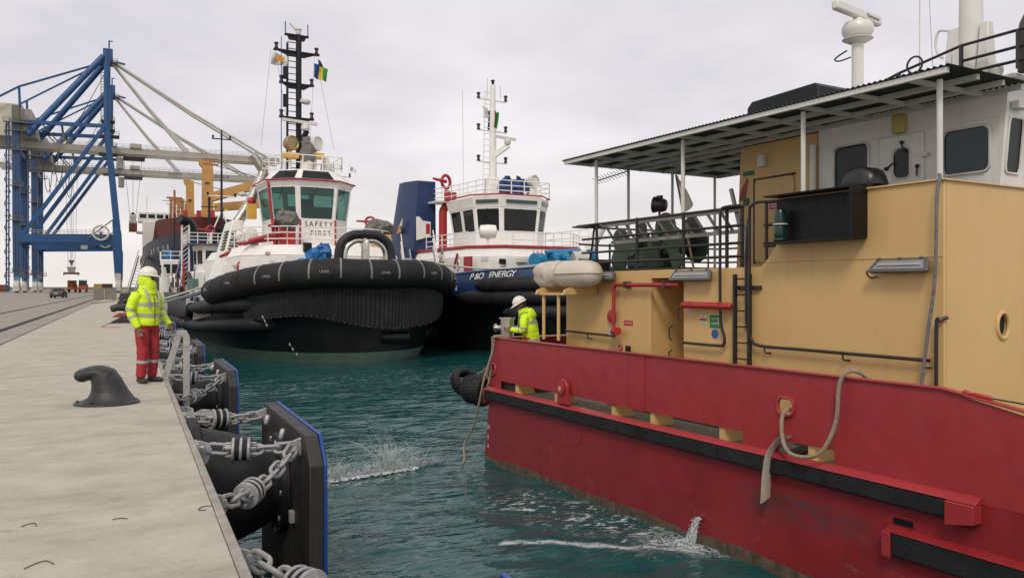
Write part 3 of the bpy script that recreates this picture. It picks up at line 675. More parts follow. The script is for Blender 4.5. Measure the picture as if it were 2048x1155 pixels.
# recess with the door
M().box(d0 - .05, d0, NW + .051, 2.2, 1.463, 3.66).build('recess_side', BYEL, boat); M().box(d1, d1 + .05, NW + .051, 2.2, 1.463, 3.66).build('recess_side', BYEL, boat)
M().box(d0 - .05, d1 + .05, 2.201, 2.25, 1.463, 3.66).build('recess_back', BYEL, boat); M().box(d0 - .05, d1 + .05, NW + .051, 2.2, 3.661, 3.70).build('recess_head', BYEL, boat)
dr = M().prism([(2.15 - .0 + 0, 0)] * 0 or rrect(d0 + .08, d1 - .08, 1.62, 3.45, .12), 'y', 2.14, 2.199).build('door', BYEL, boat, bevel=.01)
for z in (1.8, 2.5, 3.2): M().tube([(d0 + .14, 2.12, z), (d0 + .14, 2.08, z), (d0 + .16, 2.08, z - .14)], .014, 6).build('door_dog', BLKP, dr)
for x, y in ((1668, 0),): pass
for (x, y) in ((1361, 625), (1343, 662), (1343, 710)):
    c = B.onx(x, y, d1 - .01); M().tube([(d1 - .005, c.y, c.z - .14), (d1 - .06, c.y, c.z - .12), (d1 - .07, c.y, c.z + .05), (d1 - .005, c.y, c.z + .08)], .013, 6).build('door_dog', BLKP, boat)
# upper deck, front wall with porthole
M().box(hs, 6.60, NW + .051, 5.4, ZU - .06, ZU - .001).build('upper_deck', DECKM, boat)
M().box(6.60, he - .06, NW + .051, 5.4, ZU - .06, ZU - .001).build('bridge_deck', DECKM, boat)
ph = B.onx(2005, 650, he); FY0, FY1 = NW, 5.4
fw = M(); fw.plate([(he, FY0 + .051, 1.463), (he, 3.4, 1.463), (he, 3.4, 4.73), (he, FY0 + .051, 4.73)], [((ph.y - FY0 - .051 + .115 * math.cos(a * .2618)) / (3.4 - FY0 - .051), (ph.z - 1.463 + .15 * math.sin(a * .2618)) / (4.73 - 1.463)) for a in range(24)], .05, (1, 0, 0))
fw.box(he - .05, he, 3.4005, FY1, 1.463, 4.73).build('house_front', BYEL, boat, bevel=0)
ring_ = M().tube([(he + .005, ph.y + .125 * math.cos(a * .2618), ph.z + .16 * math.sin(a * .2618)) for a in range(24)], .026, 8, closed=True).build('porthole', BYEL, boat)
M().prism([(ph.y + .12 * math.cos(a * .2618), ph.z + .155 * math.sin(a * .2618)) for a in range(24)], 'x', he - .049, he - .04).build('pane', GLD, ring_)
M().box(hs + .05, he - .051, NW + .3, 5.35, 1.463, 1.48).build('inner_floor', DECKM, boat)
M().box(he - .7, he - .68, NW + .06, 3.4, 1.5, 3.7).build('inner_bulkhead', mat('dim_interior', (.05, .05, .05), .8), boat)
M().box(6.66, he + .03, NW - .03, NW + .07, 4.731, 4.752).build('screen_cap', BYEL, boat, bevel=.005)
M().box(he - .04, he + .03, NW + .071, 5.4, 4.731, 4.752).build('screen_cap', BYEL, boat, bevel=.005)
M().tube([(6.45, NW - .004, 3.862), (9.09, NW - .004, 3.862)], .006, 5).build('weld_seam', BYEL, boat)
# ---------------- engine casing, funnel
CN = 2.6
M().prism([(4.50, 3.8), (6.20, 3.8), (6.20, 5.90), (4.60, 5.90)], 'y', CN, 4.4).build('engine_casing', BYEL, boat, bevel=.01)
dd = [px(1512, 500, CN).x, px(1590, 500, CN).x]
cd = M().prism(rrect(dd[0], dd[1], 3.92, 5.30, .06), 'y', CN - .035, CN - .001).build('casing_door', BYEL, boat, bevel=.008)
M().tube([(dd[0] - .02, CN - .02, 3.9), (dd[0] - .02, CN - .02, 5.32), (dd[1] + .02, CN - .02, 5.32)], .018, 6).build('door_seal', BLKP, cd)
M().prism(rrect(4.66, 4.92, 5.40, 5.48, .03), 'y', CN - .006, CN - .001).build('exit_plate', mat('sign_green', (.01, .12, .05), .5), boat)
M().box(4.68, 4.80, CN - .02, CN - .001, 4.90, 5.02).build('green_switch', mat('sign_green2', (.012, .10, .06), .5), boat)
M().prism([(4.56, 4.98), (4.63, 5.2), (4.75, 5.36), (4.79, 5.34), (4.72, 5.0)], 'y', CN - .005, CN - .001).build('red_stripe', mat('dull_red', (.30, .06, .05), .6), boat)
M().box(5.05, 5.20, CN - .09, CN - .001, 5.50, 5.70).build('junction_box', OFFW, boat, bevel=.01)
sg = M().box(5.28, 5.58, CN - .042, CN - .037, 4.78, 4.90).build('warning_sign', RED, boat)
for k in range(2): M().box(5.31, 5.55, CN - .045, CN - .043, 4.855 - k * .04, 4.870 - k * .04).build('sign_line', DM, sg)
lv = M().box(5.95, 6.15, CN - .02, CN - .001, 4.72, 5.05).build('louvre', DKSTEEL, boat)
for k in range(9): M().box(5.95, 6.15, CN - .032, CN - .021, 4.735 + k * .036, 4.752 + k * .036).build('slat', OFFW, lv)
M().prism([(4.70, 6.06), (6.17, 6.06), (6.17, 6.64), (6.1, 6.70), (4.80, 6.66), (4.70, 6.56)], 'y', 2.65, 4.3).build('funnel_top', BLACK, boat, bevel=.02)
M().box(4.8, 6.1, 2.7, 4.1, 5.901, 6.059).build('funnel_base', BLACK, boat)
M().tube([(6.17, 2.53, 3.85), (6.17, 2.53, 5.70)], .05, 10).build('vent_pipe', WHITE2, boat)
# ---------------- wheelhouse
ZW = 6.08
w1 = [px(1668, 300, CN), px(1738, 390, CN)]; w2 = [px(1886, 262, CN), px(1991, 345, CN)]
def wall_win(s0, s1, z0, z1, a, b, c, d, top1=None):
    mb = M(); q = [(s0, CN, z0), (s1, CN, z0), (top1 or s1, CN, z1), (s0, CN, z1)]
    mb.plate(q, rrect((a - s0) / (s1 - s0), (b - s0) / (s1 - s0), (c - z0) / (z1 - z0), (d - z0) / (z1 - z0), .09 / (s1 - s0), .09 / (z1 - z0)), .05, (0, -1, 0))
    o = mb.build('wheelhouse_side', WHITE2, boat)
    loop = [(p[0], p[1]) for p in rrect(a - .015, b + .015, c - .015, d + .015, .10)]
    wf = M().tube([(p[0], CN - .012, p[1]) for p in loop], .018, 6, closed=True).build('window', mat('window_trim', (.55, .54, .52), .4, .3), boat)
    M().prism([(p[0], p[1]) for p in rrect(a - .01, b + .01, c - .01, d + .01, .10)], 'y', CN + .02, CN + .028).build('pane', GLD, wf)
wall_win(6.22, 7.20, ZU, ZW, 6.51, 7.09, 4.80, 5.60)
M().box(7.2005, 8.04, CN, CN + .05, ZU, ZW).build('wheelhouse_side', WHITE2, boat)
wall_win(8.0405, 8.86, ZU, ZW, 8.22, 8.82, 4.99, 5.55)
M().prism([(8.8605, ZU), (8.87, ZU), (9.06, ZW), (8.8605, ZW)], 'y', CN, CN + .05).build('wheelhouse_side', WHITE2, boat)
dq = [px(1762, 300, CN).x, px(1850, 300, CN).x]
dpt = []
door = M(); pdx = (px(1790, 300, CN).x + .0, px(1823, 300, CN).x)
qd = [(dq[0], CN - .045, 4.1), (dq[1], CN - .045, 4.1), (dq[1], CN - .045, 5.62), (dq[0], CN - .045, 5.62)]
door.plate(qd, rrect((pdx[0] - dq[0]) / (dq[1] - dq[0]), (pdx[1] - dq[0]) / (dq[1] - dq[0]), (5.02 - 4.1) / 1.52, (5.43 - 4.1) / 1.52, .15, .07), .044, (0, -1, 0))
door = door.build('wheelhouse_door', WHITE2, boat, bevel=.02)
dl = rrect(pdx[0] - .01, pdx[1] + .01, 5.01, 5.44, .07)
M().tube([(a, CN - .05, b) for a, b in dl], .014, 6, closed=True).build('port_trim', OFFW, door)
M().prism(dl, 'y', CN - .03, CN - .024).build('pane', GLD, door)
for (x, y), (x2, y2) in (((1803, 285), (1806, 305)), ((1772, 338), (1786, 326)), ((1834, 332), (1833, 352))):
    a, b = px(x, y, CN - .07), px(x2, y2, CN - .07); M().tube([a, b], .013, 6).ball(a, .03, 8).build('door_handle', BLKP, door)
for z in (5.30, 4.5): M().box(dq[1] - .02, dq[1] + .07, CN - .07, CN - .04, z - .03, z + .03).build('hinge', OFFW, door)
lp = px(1803, 240, CN); M().box(lp.x - .09, lp.x + .09, CN - .10, CN - .001, 5.64, 5.90).build('bulkhead_lamp', mat('lamp_yellow', (.45, .36, .10), .4), boat, bevel=.02)
M().tube([(6.25, CN - .006, 5.63), (8.95, CN - .006, 5.64)], .005, 5).build('weld_seam', WHITE2, boat)
# front wall leaning forward, with windows
def fpt(y, z): return (8.86 + (z - ZU) / (ZW - ZU) * .20, y, z)
for k, (ya, yb) in enumerate(((CN + .002, 3.05), (3.052, 3.9), (3.902, 4.75))):
    mb = M(); q = [fpt(ya, ZU), fpt(yb, ZU), fpt(yb, ZW), fpt(ya, ZW)]
    mb.plate(q, rrect(.19, .88, (4.95 - ZU) / (ZW - ZU), (5.62 - ZU) / (ZW - ZU), .1, .05), .05, (1, 0, -.08))
    wp = mb.build('wheelhouse_front', WHITE2, boat)
    aa, bb = ya + (yb - ya) * .18, ya + (yb - ya) * .89
    M().hexa([fpt(aa, 4.94), fpt(bb, 4.94), fpt(bb, 5.63), fpt(aa, 5.63)], [Vector(fpt(aa, 4.94)) - Vector((.03, 0, 0)), Vector(fpt(bb, 4.94)) - Vector((.03, 0, 0)), Vector(fpt(bb, 5.63)) - Vector((.03, 0, 0)), Vector(fpt(aa, 5.63)) - Vector((.03, 0, 0))]).build('pane', GLD, wp)
    M().tube([Vector(fpt(ya + (yb - ya) * a, ZU + (ZW - ZU) * b)) + Vector((.008, 0, 0)) for a, b in rrect(.18, .89, (4.94 - ZU) / (ZW - ZU), (5.63 - ZU) / (ZW - ZU), .1, .05)], .016, 6, closed=True).build('window_trim', OFFW, wp)
M().box(6.22, 6.27, CN + .051, 4.75, ZU, ZW).build('wheelhouse_back', WHITE2, boat)
M().box(6.3, 8.9, 4.70, 4.75, ZU, 4.9).build('wheelhouse_far_side', WHITE2, boat)
M().box(6.18, 9.14, CN - .02, 4.85, ZW + .001, ZW + .06).build('wheelhouse_roof', WHITE2, boat, bevel=.01)
M().box(8.0, 8.5, 3.0, 4.4, ZU, 5.0).build('console', mat('console_grey', (.09, .09, .10), .6), boat, bevel=.03)
M().box(9.04, 9.14, 2.68, 2.90, 5.72, 5.82).build('wiper_motor', OFFW, boat, bevel=.01)
# ---------------- nav light box on the wing
BX = mat('box_black', (.007, .007, .008), .45, var=.2, scale=5, spec=.25)
bx = M(); bx.box(6.68, 8.11, NW - .03, NW - .004, 4.13, 4.75); bx = bx.build('light_screen', BX, boat)
M().box(8.07, 8.11, .90, NW - .031, 4.13, 4.75).build('screen_end', BX, bx); M().box(6.68, 8.11, .90, NW - .031, 4.105, 4.129).build('screen_floor', BX, bx); M().box(6.68, 8.11, .90, NW - .004, 4.751, 4.77).build('screen_top', BX, bx)
ln = M().lathe([(.075, 0), (.095, .02), (.095, .05), (.075, .06), (.08, .07), (.08, .21), (.075, .22), (.095, .23), (.095, .26), (.08, .27), (.08, .40), (.06, .44)], 18, (6.86, 1.04, 4.131)).build('side_lantern', mat('green_lens', (.008, .035, .03), .2, var=.3), bx)
M().lathe([(.097, .235), (.097, .25)], 18, (6.86, 1.04, 4.131)).build('lantern_band', OFFW, ln)
tp = M().loft([[(7.88 + (a - .5) * w_, 1.42 + (b - .5) * d_, z) for a, b in rrect(0, 1, 0, 1, .3)] for z, w_, d_ in ((4.76, .50, .4), (4.80, .56, .44), (4.92, .52, .42), (5.0, .44, .36), (5.04, .30, .26))], cap=True)
crumple(tp, .03, 5).build('covered_instrument', mat('black_vinyl', (.012, .012, .013), .3, bump=.3, bscale=15), boat)
M().box(7.55, 8.25, 1.30, 1.55, 4.753, 4.775).build('instrument_stand', BX, boat)
# ---------------- floodlights
FLM = mat('floodlight_grey', (.10, .10, .095), .45)
def flood(s0, s1, z, n=NW - .13):
    """long shallow floodlight, its glass facing outboard and down"""
    u = Vector((0, .42, .91)).normalized(); w_ = Vector((0, -.91, .42)).normalized(); c = Vector((0, n, z)); H_ = .085
    def q(s_, a, b): p_ = c + u * a + w_ * b; return (s_, p_.y, p_.z)
    o = M().hexa([q(s0 - .03, -H_, 0), q(s1 + .03, -H_, 0), q(s1 - .0, H_, 0), q(s0 + .06, H_, 0)], [q(s0, -H_ * .9, -.07), q(s1, -H_ * .9, -.07), q(s1 - .03, H_ * .7, -.07), q(s0 + .08, H_ * .7, -.07)]).build('floodlight', FLM, boat, bevel=.006)
    M().hexa([q(s0 + .04, -H_ * .62, .001), q(s1 - .03, -H_ * .62, .001), q(s1 - .06, H_ * .68, .001), q(s0 + .11, H_ * .68, .001)], [q(s0 + .04, -H_ * .62, .006), q(s1 - .03, -H_ * .62, .006), q(s1 - .06, H_ * .68, .006), q(s0 + .11, H_ * .68, .006)]).build('lamp_glass', mat('lamp_glass', (.24, .245, .24), .2), o)
    M().cyl(q(s0 + .12, .0, .012), q(s1 - .08, .0, .012), .014, 8).build('lamp_tube', mat('tube_white', (.45, .45, .44), .3), o)
    M().box((s0 + s1) / 2 - .05, (s0 + s1) / 2 + .05, n + .05, NW - .001, z - .02, z + .04).build('bracket', FLM, o)
    for s_ in (s0 + .1, (s0 + s1) / 2, s1 - .1): M().box(s_ - .015, s_ + .015, *sorted((q(s_, H_, .0)[1] - .02, q(s_, H_, .0)[1] + .02)), q(s_, H_, 0)[2] - .012, q(s_, H_, 0)[2] + .016).build('clip', FLM, o)
    M().tube(cat([q(s0 + .02, -.02, -.04), (s0 - .05, n, z - .08), (s0 - .02, n + .04, z - .15), (s0 + .05, n + .07, z - .13)], 4), .011, 6).build('cable', BLKP, o)
flood(8.24, 8.98, 3.77); flood(4.56, 5.46, 3.70); flood(2.38, 3.02, 3.72)
# ---------------- pipes, handrails, ladder
def pipe(nm, pts, r=.022, m=BLKP, n=8, par=None, sm=True): return M().tube(cat(pts, 4) if sm and len(pts) > 2 else pts, r, n).build(nm, m, par or boat)
HN = 1.12
pipe('grab_rail', [(1.42, HN, 2.65), (3.0, HN, 2.63)]); pipe('rail_bracket', [(2.15, HN, 2.64), (2.16, HN, 2.55), (2.18, NW, 2.54)], .012)
pipe('grab_rail', [(4.82, HN, 2.62), (5.55, HN, 2.62), (5.70, HN, 2.64), (5.72, HN, 2.75), (5.65, HN, 2.95), (5.63, HN, 3.3), (5.63, HN, 4.4), (5.64, HN, 4.66), (5.70, HN + .05, 4.72), (5.96, NW, 4.72)])
pipe('grab_rail', [(6.20, HN, 4.50), (6.16, HN, 4.0), (6.16, HN, 3.3), (6.17, HN, 2.95), (6.26, HN, 2.75), (6.42, HN, 2.67), (7.2, HN, 2.665), (8.98, HN, 2.66)])
for s_ in (6.5, 7.8, 8.9): pipe('rail_bracket', [(s_, HN, 2.66), (s_ + .02, HN, 2.58), (s_ + .05, NW, 2.57)], .012)
pipe('grab_rail', [(9.06, HN, 1.46), (9.06, HN, 3.0), (9.08, HN + .02, 3.12), (9.13, NW + .02, 3.16)])
la, lb = px(1470, 600, HN).x, px(1499, 600, HN).x
lad = M().box(la - .02, la + .02, HN - .03, HN + .03, 1.463, 3.70).build('ladder', BLKP, boat)
M().box(lb - .02, lb + .02, HN - .03, HN + .03, 1.463, 3.70).build('ladder_stile', BLKP, lad)
for k in range(9): M().cyl((la, HN, 1.75 + k * .235), (lb, HN, 1.75 + k * .235), .011, 6).build('rung', BLKP, lad)
for s_, z in ((la + .06, 3.50), (lb + .07, 3.50)): M().box(s_ - .07, s_ + .09, HN + .031, NW - .001, z - .03, z + .03).build('ladder_bracket', BLKP, lad)
pipe('grab_rail', [(lb, HN, 3.70), (lb, HN, 4.55), (lb + .03, HN, 4.68), (lb + .12, HN + .03, 4.73), (6.45, NW, 4.73)])
for z in (4.73, 4.40, 4.1): pipe('wing_rail', [(6.40, NW + .03, z), (6.66, NW + .03, z)], .022)
pipe('wing_post', [(6.44, NW + .03, 3.80), (6.44, NW + .03, 4.73)], .024)
RPM = mat('fire_red', (.36, .022, .025), .4, var=.12)
fp = pipe('fire_pipe', [(4.72, 1.10, 3.545), (3.20, 1.10, 3.55), (3.05, 1.10, 3.54), (3.0, 1.10, 3.46), (2.99, 1.10, 3.3), (2.99, 1.10, 2.78)], .035, RPM, 10)
for s_ in (3.35, 4.4): M().box(s_ - .025, s_ + .025, 1.05, NW - .001, 3.49, 3.61).build('pipe_clamp', DKSTEEL, fp)
M().lathe([(.11, 0), (.12, .01), (.12, .03), (.10, .04)], 20, (2.86, 1.17, 2.98), (0, -1, 0)).build('hydrant_wheel', RPM, fp)
M().lathe([(.05, 0), (.07, .02), (.07, .10), (.05, .12)], 12, (2.99, 1.06, 2.64)).build('hydrant_valve', STEEL, fp); M().lathe([(.06, 0), (.06, .12), (.075, .13), (.075, .19)], 12, (3.04, 1.05, 2.72), (1, -.2, .05)).build('hydrant_outlet', RPM, fp)
fb = M().lathe([(.03, 0), (.05, .02), (.055, .04), (.055, 1.04), (.05, 1.06), (.03, 1.08)], 14, (4.80, 1.10, 3.225), (1, 0, -.005)).build('red_bottle_tube', RPM, boat)
for s_ in (4.98, 5.62): M().lathe([(.06, 0), (.06, .03)], 14, (s_, 1.10, 3.225), (1, 0, 0)).build('strap', RPM, fb)
# safety signs
def sign(nm, s0, s1, z0, z1, m, lines=(), n=NW): 
    o = M().box(s0, s1, n - .006, n - .001, z0, z1).build(nm, m, boat)
    for tx, sz, z, mm in lines: text(tx, sz, mm, o, ((s0 + s1) / 2, n - .0075, z), (1, 0, 0), (0, 0, 1), 'sign_text', .0005)
    return o
SG = mat('sign_green3', (.012, .19, .065), .5, var=.05); SR = mat('sign_red', (.42, .03, .03), .5, var=.05); SB = mat('sign_blue', (.02, .10, .30), .5, var=.05); SW = mat('sign_white', (.7, .68, .6), .5, var=.05)
sign('safety_sign', 5.33, 5.55, 2.88, 3.08, SG, (('ESCAPE', .042, 3.02, SW), ('LADDER', .042, 2.95, SW)))
M().box(5.515, 5.525, NW - .0085, NW - .0065, 2.92, 3.04).build('sign_symbol', SW, boat)
o = sign('fire_plan_sign', 5.12, 5.26, 2.93, 3.07, SW, (('FIRE', .045, 3.045, SG), ('PLAN', .045, 2.955, SG)))
M().box(5.12, 5.26, NW - .0085, NW - .0065, 2.98, 3.02).build('sign_bar', SR, o)
M().prism([(5.44 + .075 * math.cos(R_(a)), 2.79 + .075 * math.sin(R_(a))) for a in range(0, 360, 20)], 'y', NW - .006, NW - .001).build('round_sign', SB, boat)
o = sign('hydrant_sign', 3.17, 3.42, 2.83, 2.92, SR); text('FIRE HOSE', .04, SW, o, (3.30, NW - .0075, 2.875), (1, 0, 0), (0, 0, 1), 'sign_text', .0005)
o = sign('extinguisher_sign', 3.02, 3.13, 2.36, 2.47, SR); M().tube([(3.05, NW - .008, 2.39), (3.10, NW - .008, 2.44)], .008, 5).build('sign_symbol', SW, o)
M().box(3.22, 3.36, NW - .012, NW - .001, 2.32, 2.47).build('dark_plate', BLACK, boat)
# ---------------- upper deck railing with posts
RN = 1.24
rl = M()
for z in (4.70, 4.43, 4.17, 3.97): rl.tube([(1.62 if z > 4.6 else 1.80, RN, z), (5.96, RN, z)], .022, 8)
rl = rl.build('railing', BLKP, boat)
for s_ in (2.28, 3.48, 4.68, 5.65, 5.96): M().tube([(s_, RN, 3.80), (s_, RN, 4.72)], .028, 8).build('post', BLKP, rl)
for z in (4.70, 4.43, 4.17, 3.97): 
    for s_ in (2.28, 3.48, 4.68, 5.65, 5.96): M().ball((s_, RN, z), .036, 8).build('rail_joint', BLKP, rl)
M().tube(cat([(1.90, 1.3, 3.8), (2.05, 1.3, 4.3), (2.12, 1.3, 4.62), (2.28, 1.3, 4.66)], 4), .02, 8).build('rail_brace', BLKP, rl)
M().box(1.66, 2.22, 1.10, 1.45, 4.66, 4.69).build('rail_shelf', BLKP, rl); M().box(1.75, 2.1, 1.3, 1.7, 3.81, 4.02).build('deck_box', BLKP, rl)
far = M()
for z in (4.70, 4.35, 4.05): far.tube([(1.7, 1.24, z), (1.5, 1.7, z), (1.5, 5.1, z), (4.8, 5.1, z)], .02, 6)
for q in ((1.5, 2.4), (1.5, 3.6), (1.5, 4.8), (2.6, 5.1), (3.8, 5.1), (4.8, 5.1)): far.tube([(q[0], q[1], 3.8), (q[0], q[1], 4.7)], .02, 6)
far.build('far_railing', BLKP, boat)
# ---------------- canopy
CAN = mat('canopy_green', (.035, .048, .034), .75, var=.35, scale=3, streak=.4, dirt=(.16, .17, .14), bump=.3, bscale=30)
WB = mat('canopy_white', (.60, .60, .56), .5, var=.06)
def sheet(s0, s1, n0, n1):
    mb = M(); N_ = int((s1 - s0) / .0125)
    for i in range(N_ + 1):
        s_ = s0 + (s1 - s0) * i / N_; z = 5.985 + .013 * math.cos(s_ * 6.283 / .076)
        mb.v += [(s_, n0, z), (s_, n1, z), (s_, n1, z + .003), (s_, n0, z + .003)]
    for i in range(N_):
        a = i * 4; b = a + 4; mb.f += [(a, b, b + 1, a + 1), (a + 3, a + 2, b + 2, b + 3), (a, a + 3, b + 3, b), (a + 1, b + 1, b + 2, a + 2)]
    return mb
sheet(1.48, 6.46, .98, 5.15).build('canopy_sheet', CAN, boat, ang=180)
sheet(6.463, 9.32, .98, 2.575).build('canopy_sheet', CAN, boat, ang=180)
for n_, s1 in ((1.03, 9.25), (1.62, 9.25), (2.14, 9.25), (2.54, 9.25), (2.9, 6.1), (3.5, 4.4), (4.1, 4.4), (5.05, 4.4)):
    M().box(1.52, s1, n_ - .028, n_ + .028, 5.905, 5.968).build('canopy_beam', WB, boat)
k = 0; s_ = 1.56
while s_ < 9.3:
    nn = 5.1 if s_ < 4.8 else 2.575
    M().box(s_ - .025, s_ + .025, 1.063, min(nn, CN - .025 if s_ > 4.45 else nn), 5.909, 5.964).build('canopy_crossbeam', WB, boat); s_ += .80; k += 1
for s_ in (2.28, 4.68, 7.09, 9.03):
    zb = 4.72 if s_ < 6 else 4.753
    M().tube([(s_, NW + .03, zb), (s_, NW + .03, 5.90)], .034, 10).build('canopy_post', WB, boat)
for n_ in (2.46, 3.62, 4.82): M().tube([(1.68, n_, 3.80), (1.68, n_, 5.90)], .03, 10).build('canopy_post', WB, boat)
M().tube([(4.6, 4.9, 3.8), (4.6, 4.9, 5.90)], .03, 10).build('canopy_post', WB, boat)
# ---------------- green deck crane / winch on the upper deck
GRN = mat('deck_green', (.050, .078, .046), .55, var=.2, scale=4, streak=.3, dirt=(.09, .10, .08))
wn_ = []
def blob(cs, n0, n1, nm, par):
    pts = []; cx_ = sum(c[0] for c in cs) / len(cs); cz_ = sum(c[1] for c in cs) / len(cs)
    for i in range(64):
        a = i / 64 * 6.2832; d = Vector((math.cos(a), math.sin(a))); best = 0
        for x, z, r in cs:
            v = Vector((x - cx_, z - cz_)); b = v.dot(d); disc = b * b - v.dot(v) + r * r
            if disc > 0: best = max(best, b + math.sqrt(disc))
        pts.append((cx_ + d.x * max(best, .05), cz_ + d.y * max(best, .05)))
    return M().prism(pts, 'y', n0, n1).build(nm, GRN, par, bevel=.01)
win = M().box(2.0, 3.95, 1.75, 2.9, 3.80, 3.86).build('winch_bed', GRN, boat, bevel=.01)
cS = lambda x, y, r, n_=1.85: (px(x, y, n_).x, px(x, y, n_).z, r)
blob([cS(1240, 480, .23), cS(1238, 520, .24), cS(1262, 497, .16)], 1.84, 1.88, 'winch_cheek', win)
blob([cS(1250, 455, .13), cS(1252, 480, .2)], 2.25, 2.29, 'winch_cheek', win)
blob([cS(1330, 455, .27), cS(1310, 490, .2), cS(1345, 480, .25), cS(1352, 520, .16)], 1.84, 1.88, 'winch_cheek', win)
blob([cS(1330, 452, .20), cS(1340, 490, .3)], 2.45, 2.5, 'winch_cheek', win)
M().cyl((3.50, 1.885, 4.30), (3.50, 2.44, 4.30), .20, 20).build('winch_drum', DKSTEEL, win)
M().cyl((2.28, 1.885, 4.32), (2.28, 2.24, 4.32), .14, 16).build('winch_drum', DKSTEEL, win)
M().box(2.35, 3.3, 1.9, 2.4, 3.862, 4.25).build('gearbox', GRN, win, bevel=.04)
gr = M().box(2.95, 3.40, 1.80, 1.835, 3.87, 4.25).build('guard', DKSTEEL, win)
for k in range(9): M().box(2.97 + k * .047, 2.99 + k * .047, 1.785, 1.799, 3.88, 4.24).build('guard_bar', GRN, gr)
M().box(3.2, 3.45, 1.78, 1.835, 4.30, 4.50).build('brake_box', GRN, win, bevel=.02)
# searchlight standing behind the rail
sc = B.ony(1319, 410, 1.75)
sl_ = M().lathe([(.05, -.14), (.10, -.12), (.125, -.05), (.13, .07), (.145, .08), (.145, .11), (.12, .115)], 16, sc, (-.75, -.45, .1)).build('searchlight', BLKP, boat)
M().tube([sc + Vector((.05, -.12, .05)), sc + Vector((.10, -.16, .12)), sc + Vector((.18, -.10, .10)), sc + Vector((.14, -.05, -.02))], .010, 6).build('handle', BLKP, sl_)
M().tube([sc + Vector((0, 0, -.13)), Vector((sc.x, sc.y, 3.86))], .02, 8).build('lamp_stand', BLKP, sl_); M().box(sc.x - .06, sc.x + .06, sc.y - .03, sc.y + .03, sc.z + .12, sc.z + .17).build('lamp_cap', BLKP, sl_)
# ---------------- roof gear: radar, mast, rail, funnel
rb = Vector((6.80, 2.75, 6.145))
RW = mat('radar_white', (.66, .65, .61), .35, var=.04)
rp = M().tube([rb, rb + Vector((0, 0, .98))], .085, 14).build('radar_post', RW, boat)
zt_ = B.ony(1706, 72, 2.75).z
M().lathe([(.085, 0), (.22, .07), (.22, .08)], 16, rb + Vector((0, 0, .98))).build('radar_flange', RW, rp)
M().lathe([(.10, 0), (.19, .03), (.225, .10), (.225, .17), (.19, .235), (.10, .26), (.07, .30)], 20, rb + Vector((0, 0, 1.062))).build('radar_pedestal', RW, rp)
a, b = B.ony(1646, -6, 2.75), B.ony(1775, 30, 2.75); cc = rb + Vector((0, 0, 1.44))
dd_ = Vector((-.15, 1., 0)).normalized() * .64
bar_ = M().beam(cc - dd_, cc + dd_, .11, .15).build('radar_scanner', RW, rp, bevel=.03)
nn_ = Vector((dd_.y, -dd_.x, 0)).normalized()
text('Raymarine', .085, mat('logo_dark', (.08, .02, .03), .5), rp, cc + dd_ * .56 + nn_ * .058, dd_, (0, 0, 1), 'lettering', .001)
M().tube(cat([rb + Vector((-.08, -.05, .8)), rb + Vector((-.25, -.08, .78)), rb + Vector((-.34, -.08, .82)), rb + Vector((-.26, -.09, .86)), rb + Vector((-.15, -.04, .92))], 4), .012, 6).build('cable', BLKP, rp)
RT = 6.145
ms = M().tube([(8.50, 2.75, RT), (8.50, 2.75, 8.4)], [.15, .13], 16).build('mast', RW, boat)
for s_, t_, w_ in ((8.28, 6.92, .07), (8.36, 6.92, .08), (8.72, 6.90, .085)): M().hexa([(s_ - w_, 2.60, RT), (s_ + w_, 2.60, RT), (s_ + w_, 2.82, RT), (s_ - w_, 2.82, RT)], [(s_ - w_ * .6, 2.66, t_), (s_ + w_ * .6, 2.66, t_), (s_ + w_ * .6, 2.78, t_), (s_ - w_ * .6, 2.78, t_)]).build('mast_fin', RW, ms, bevel=.01)
M().tube(cat([(8.26, 2.62, 6.9), (8.14, 2.62, 6.92), (8.10, 2.62, 6.75), (8.14, 2.62, 6.62), (8.2, 2.62, 6.55)], 4), .018, 8).build('mast_hose', RW, ms)
M().box(8.0, 8.45, 2.35, 2.55, RT, RT + .20).build('roof_box', RW, boat, bevel=.01); M().box(8.05, 8.30, 2.335, 2.349, RT + .03, RT + .17).build('roof_box_panel', BLACK, boat)
M().tube([(7.98, 2.45, RT), (7.96, 2.5, 8.6)], .008, 5).build('whip_aerial', OFFW, boat); M().tube([(8.12, 2.55, RT), (7.9, 2.7, 8.6)], .005, 5).build('stay_wire', STEEL, boat)
rr = M(); tp_ = [(6.4, 2.45, 6.10), (7.25, 2.45, 6.34), (7.68, 2.45, 6.45), (8.55, 2.45, 6.60), (10.2, 2.45, 6.62)]
rr.tube(tp_, .02, 8); rr.tube([(8.55, 2.45, 6.40), (10.2, 2.45, 6.42)], .02, 8); rr.tube([(8.55, 2.45, 6.24), (10.2, 2.45, 6.24)], .02, 8)
rr = rr.build('roof_rail', BLKP, boat)
for s_, z in ((7.68, 6.45), (8.55, 6.60), (9.25, 6.61)): M().tube([(s_, 2.45, RT), (s_, 2.45, z)], .028, 8).build('post', BLKP, rr)
rg = Vector((7.93, 2.42, 6.50)); M().tube([rg + Vector((.11 * math.cos(a * .3142), 0, .11 * math.sin(a * .3142))) for a in range(20)], .014, 8, closed=True).tube([rg - Vector((0, 0, .11)), rg - Vector((0, 0, .35))], .03, 8).build('light_ring', BLKP, rr)
M().lathe([(.07, 0), (.09, .05), (.09, .10), (.06, .16), (.02, .18)], 12, (8.9, 2.6, RT)).build('roof_vent', RW, boat)
M().tube(cat([(9.3, 2.7, RT), (9.3, 2.7, 6.5), (9.33, 2.72, 6.75), (9.55, 2.75, 6.85)], 4), .17, 14).build('exhaust_cowl', mat('exhaust_brown', (.08, .07, .055), .6, .3), boat)
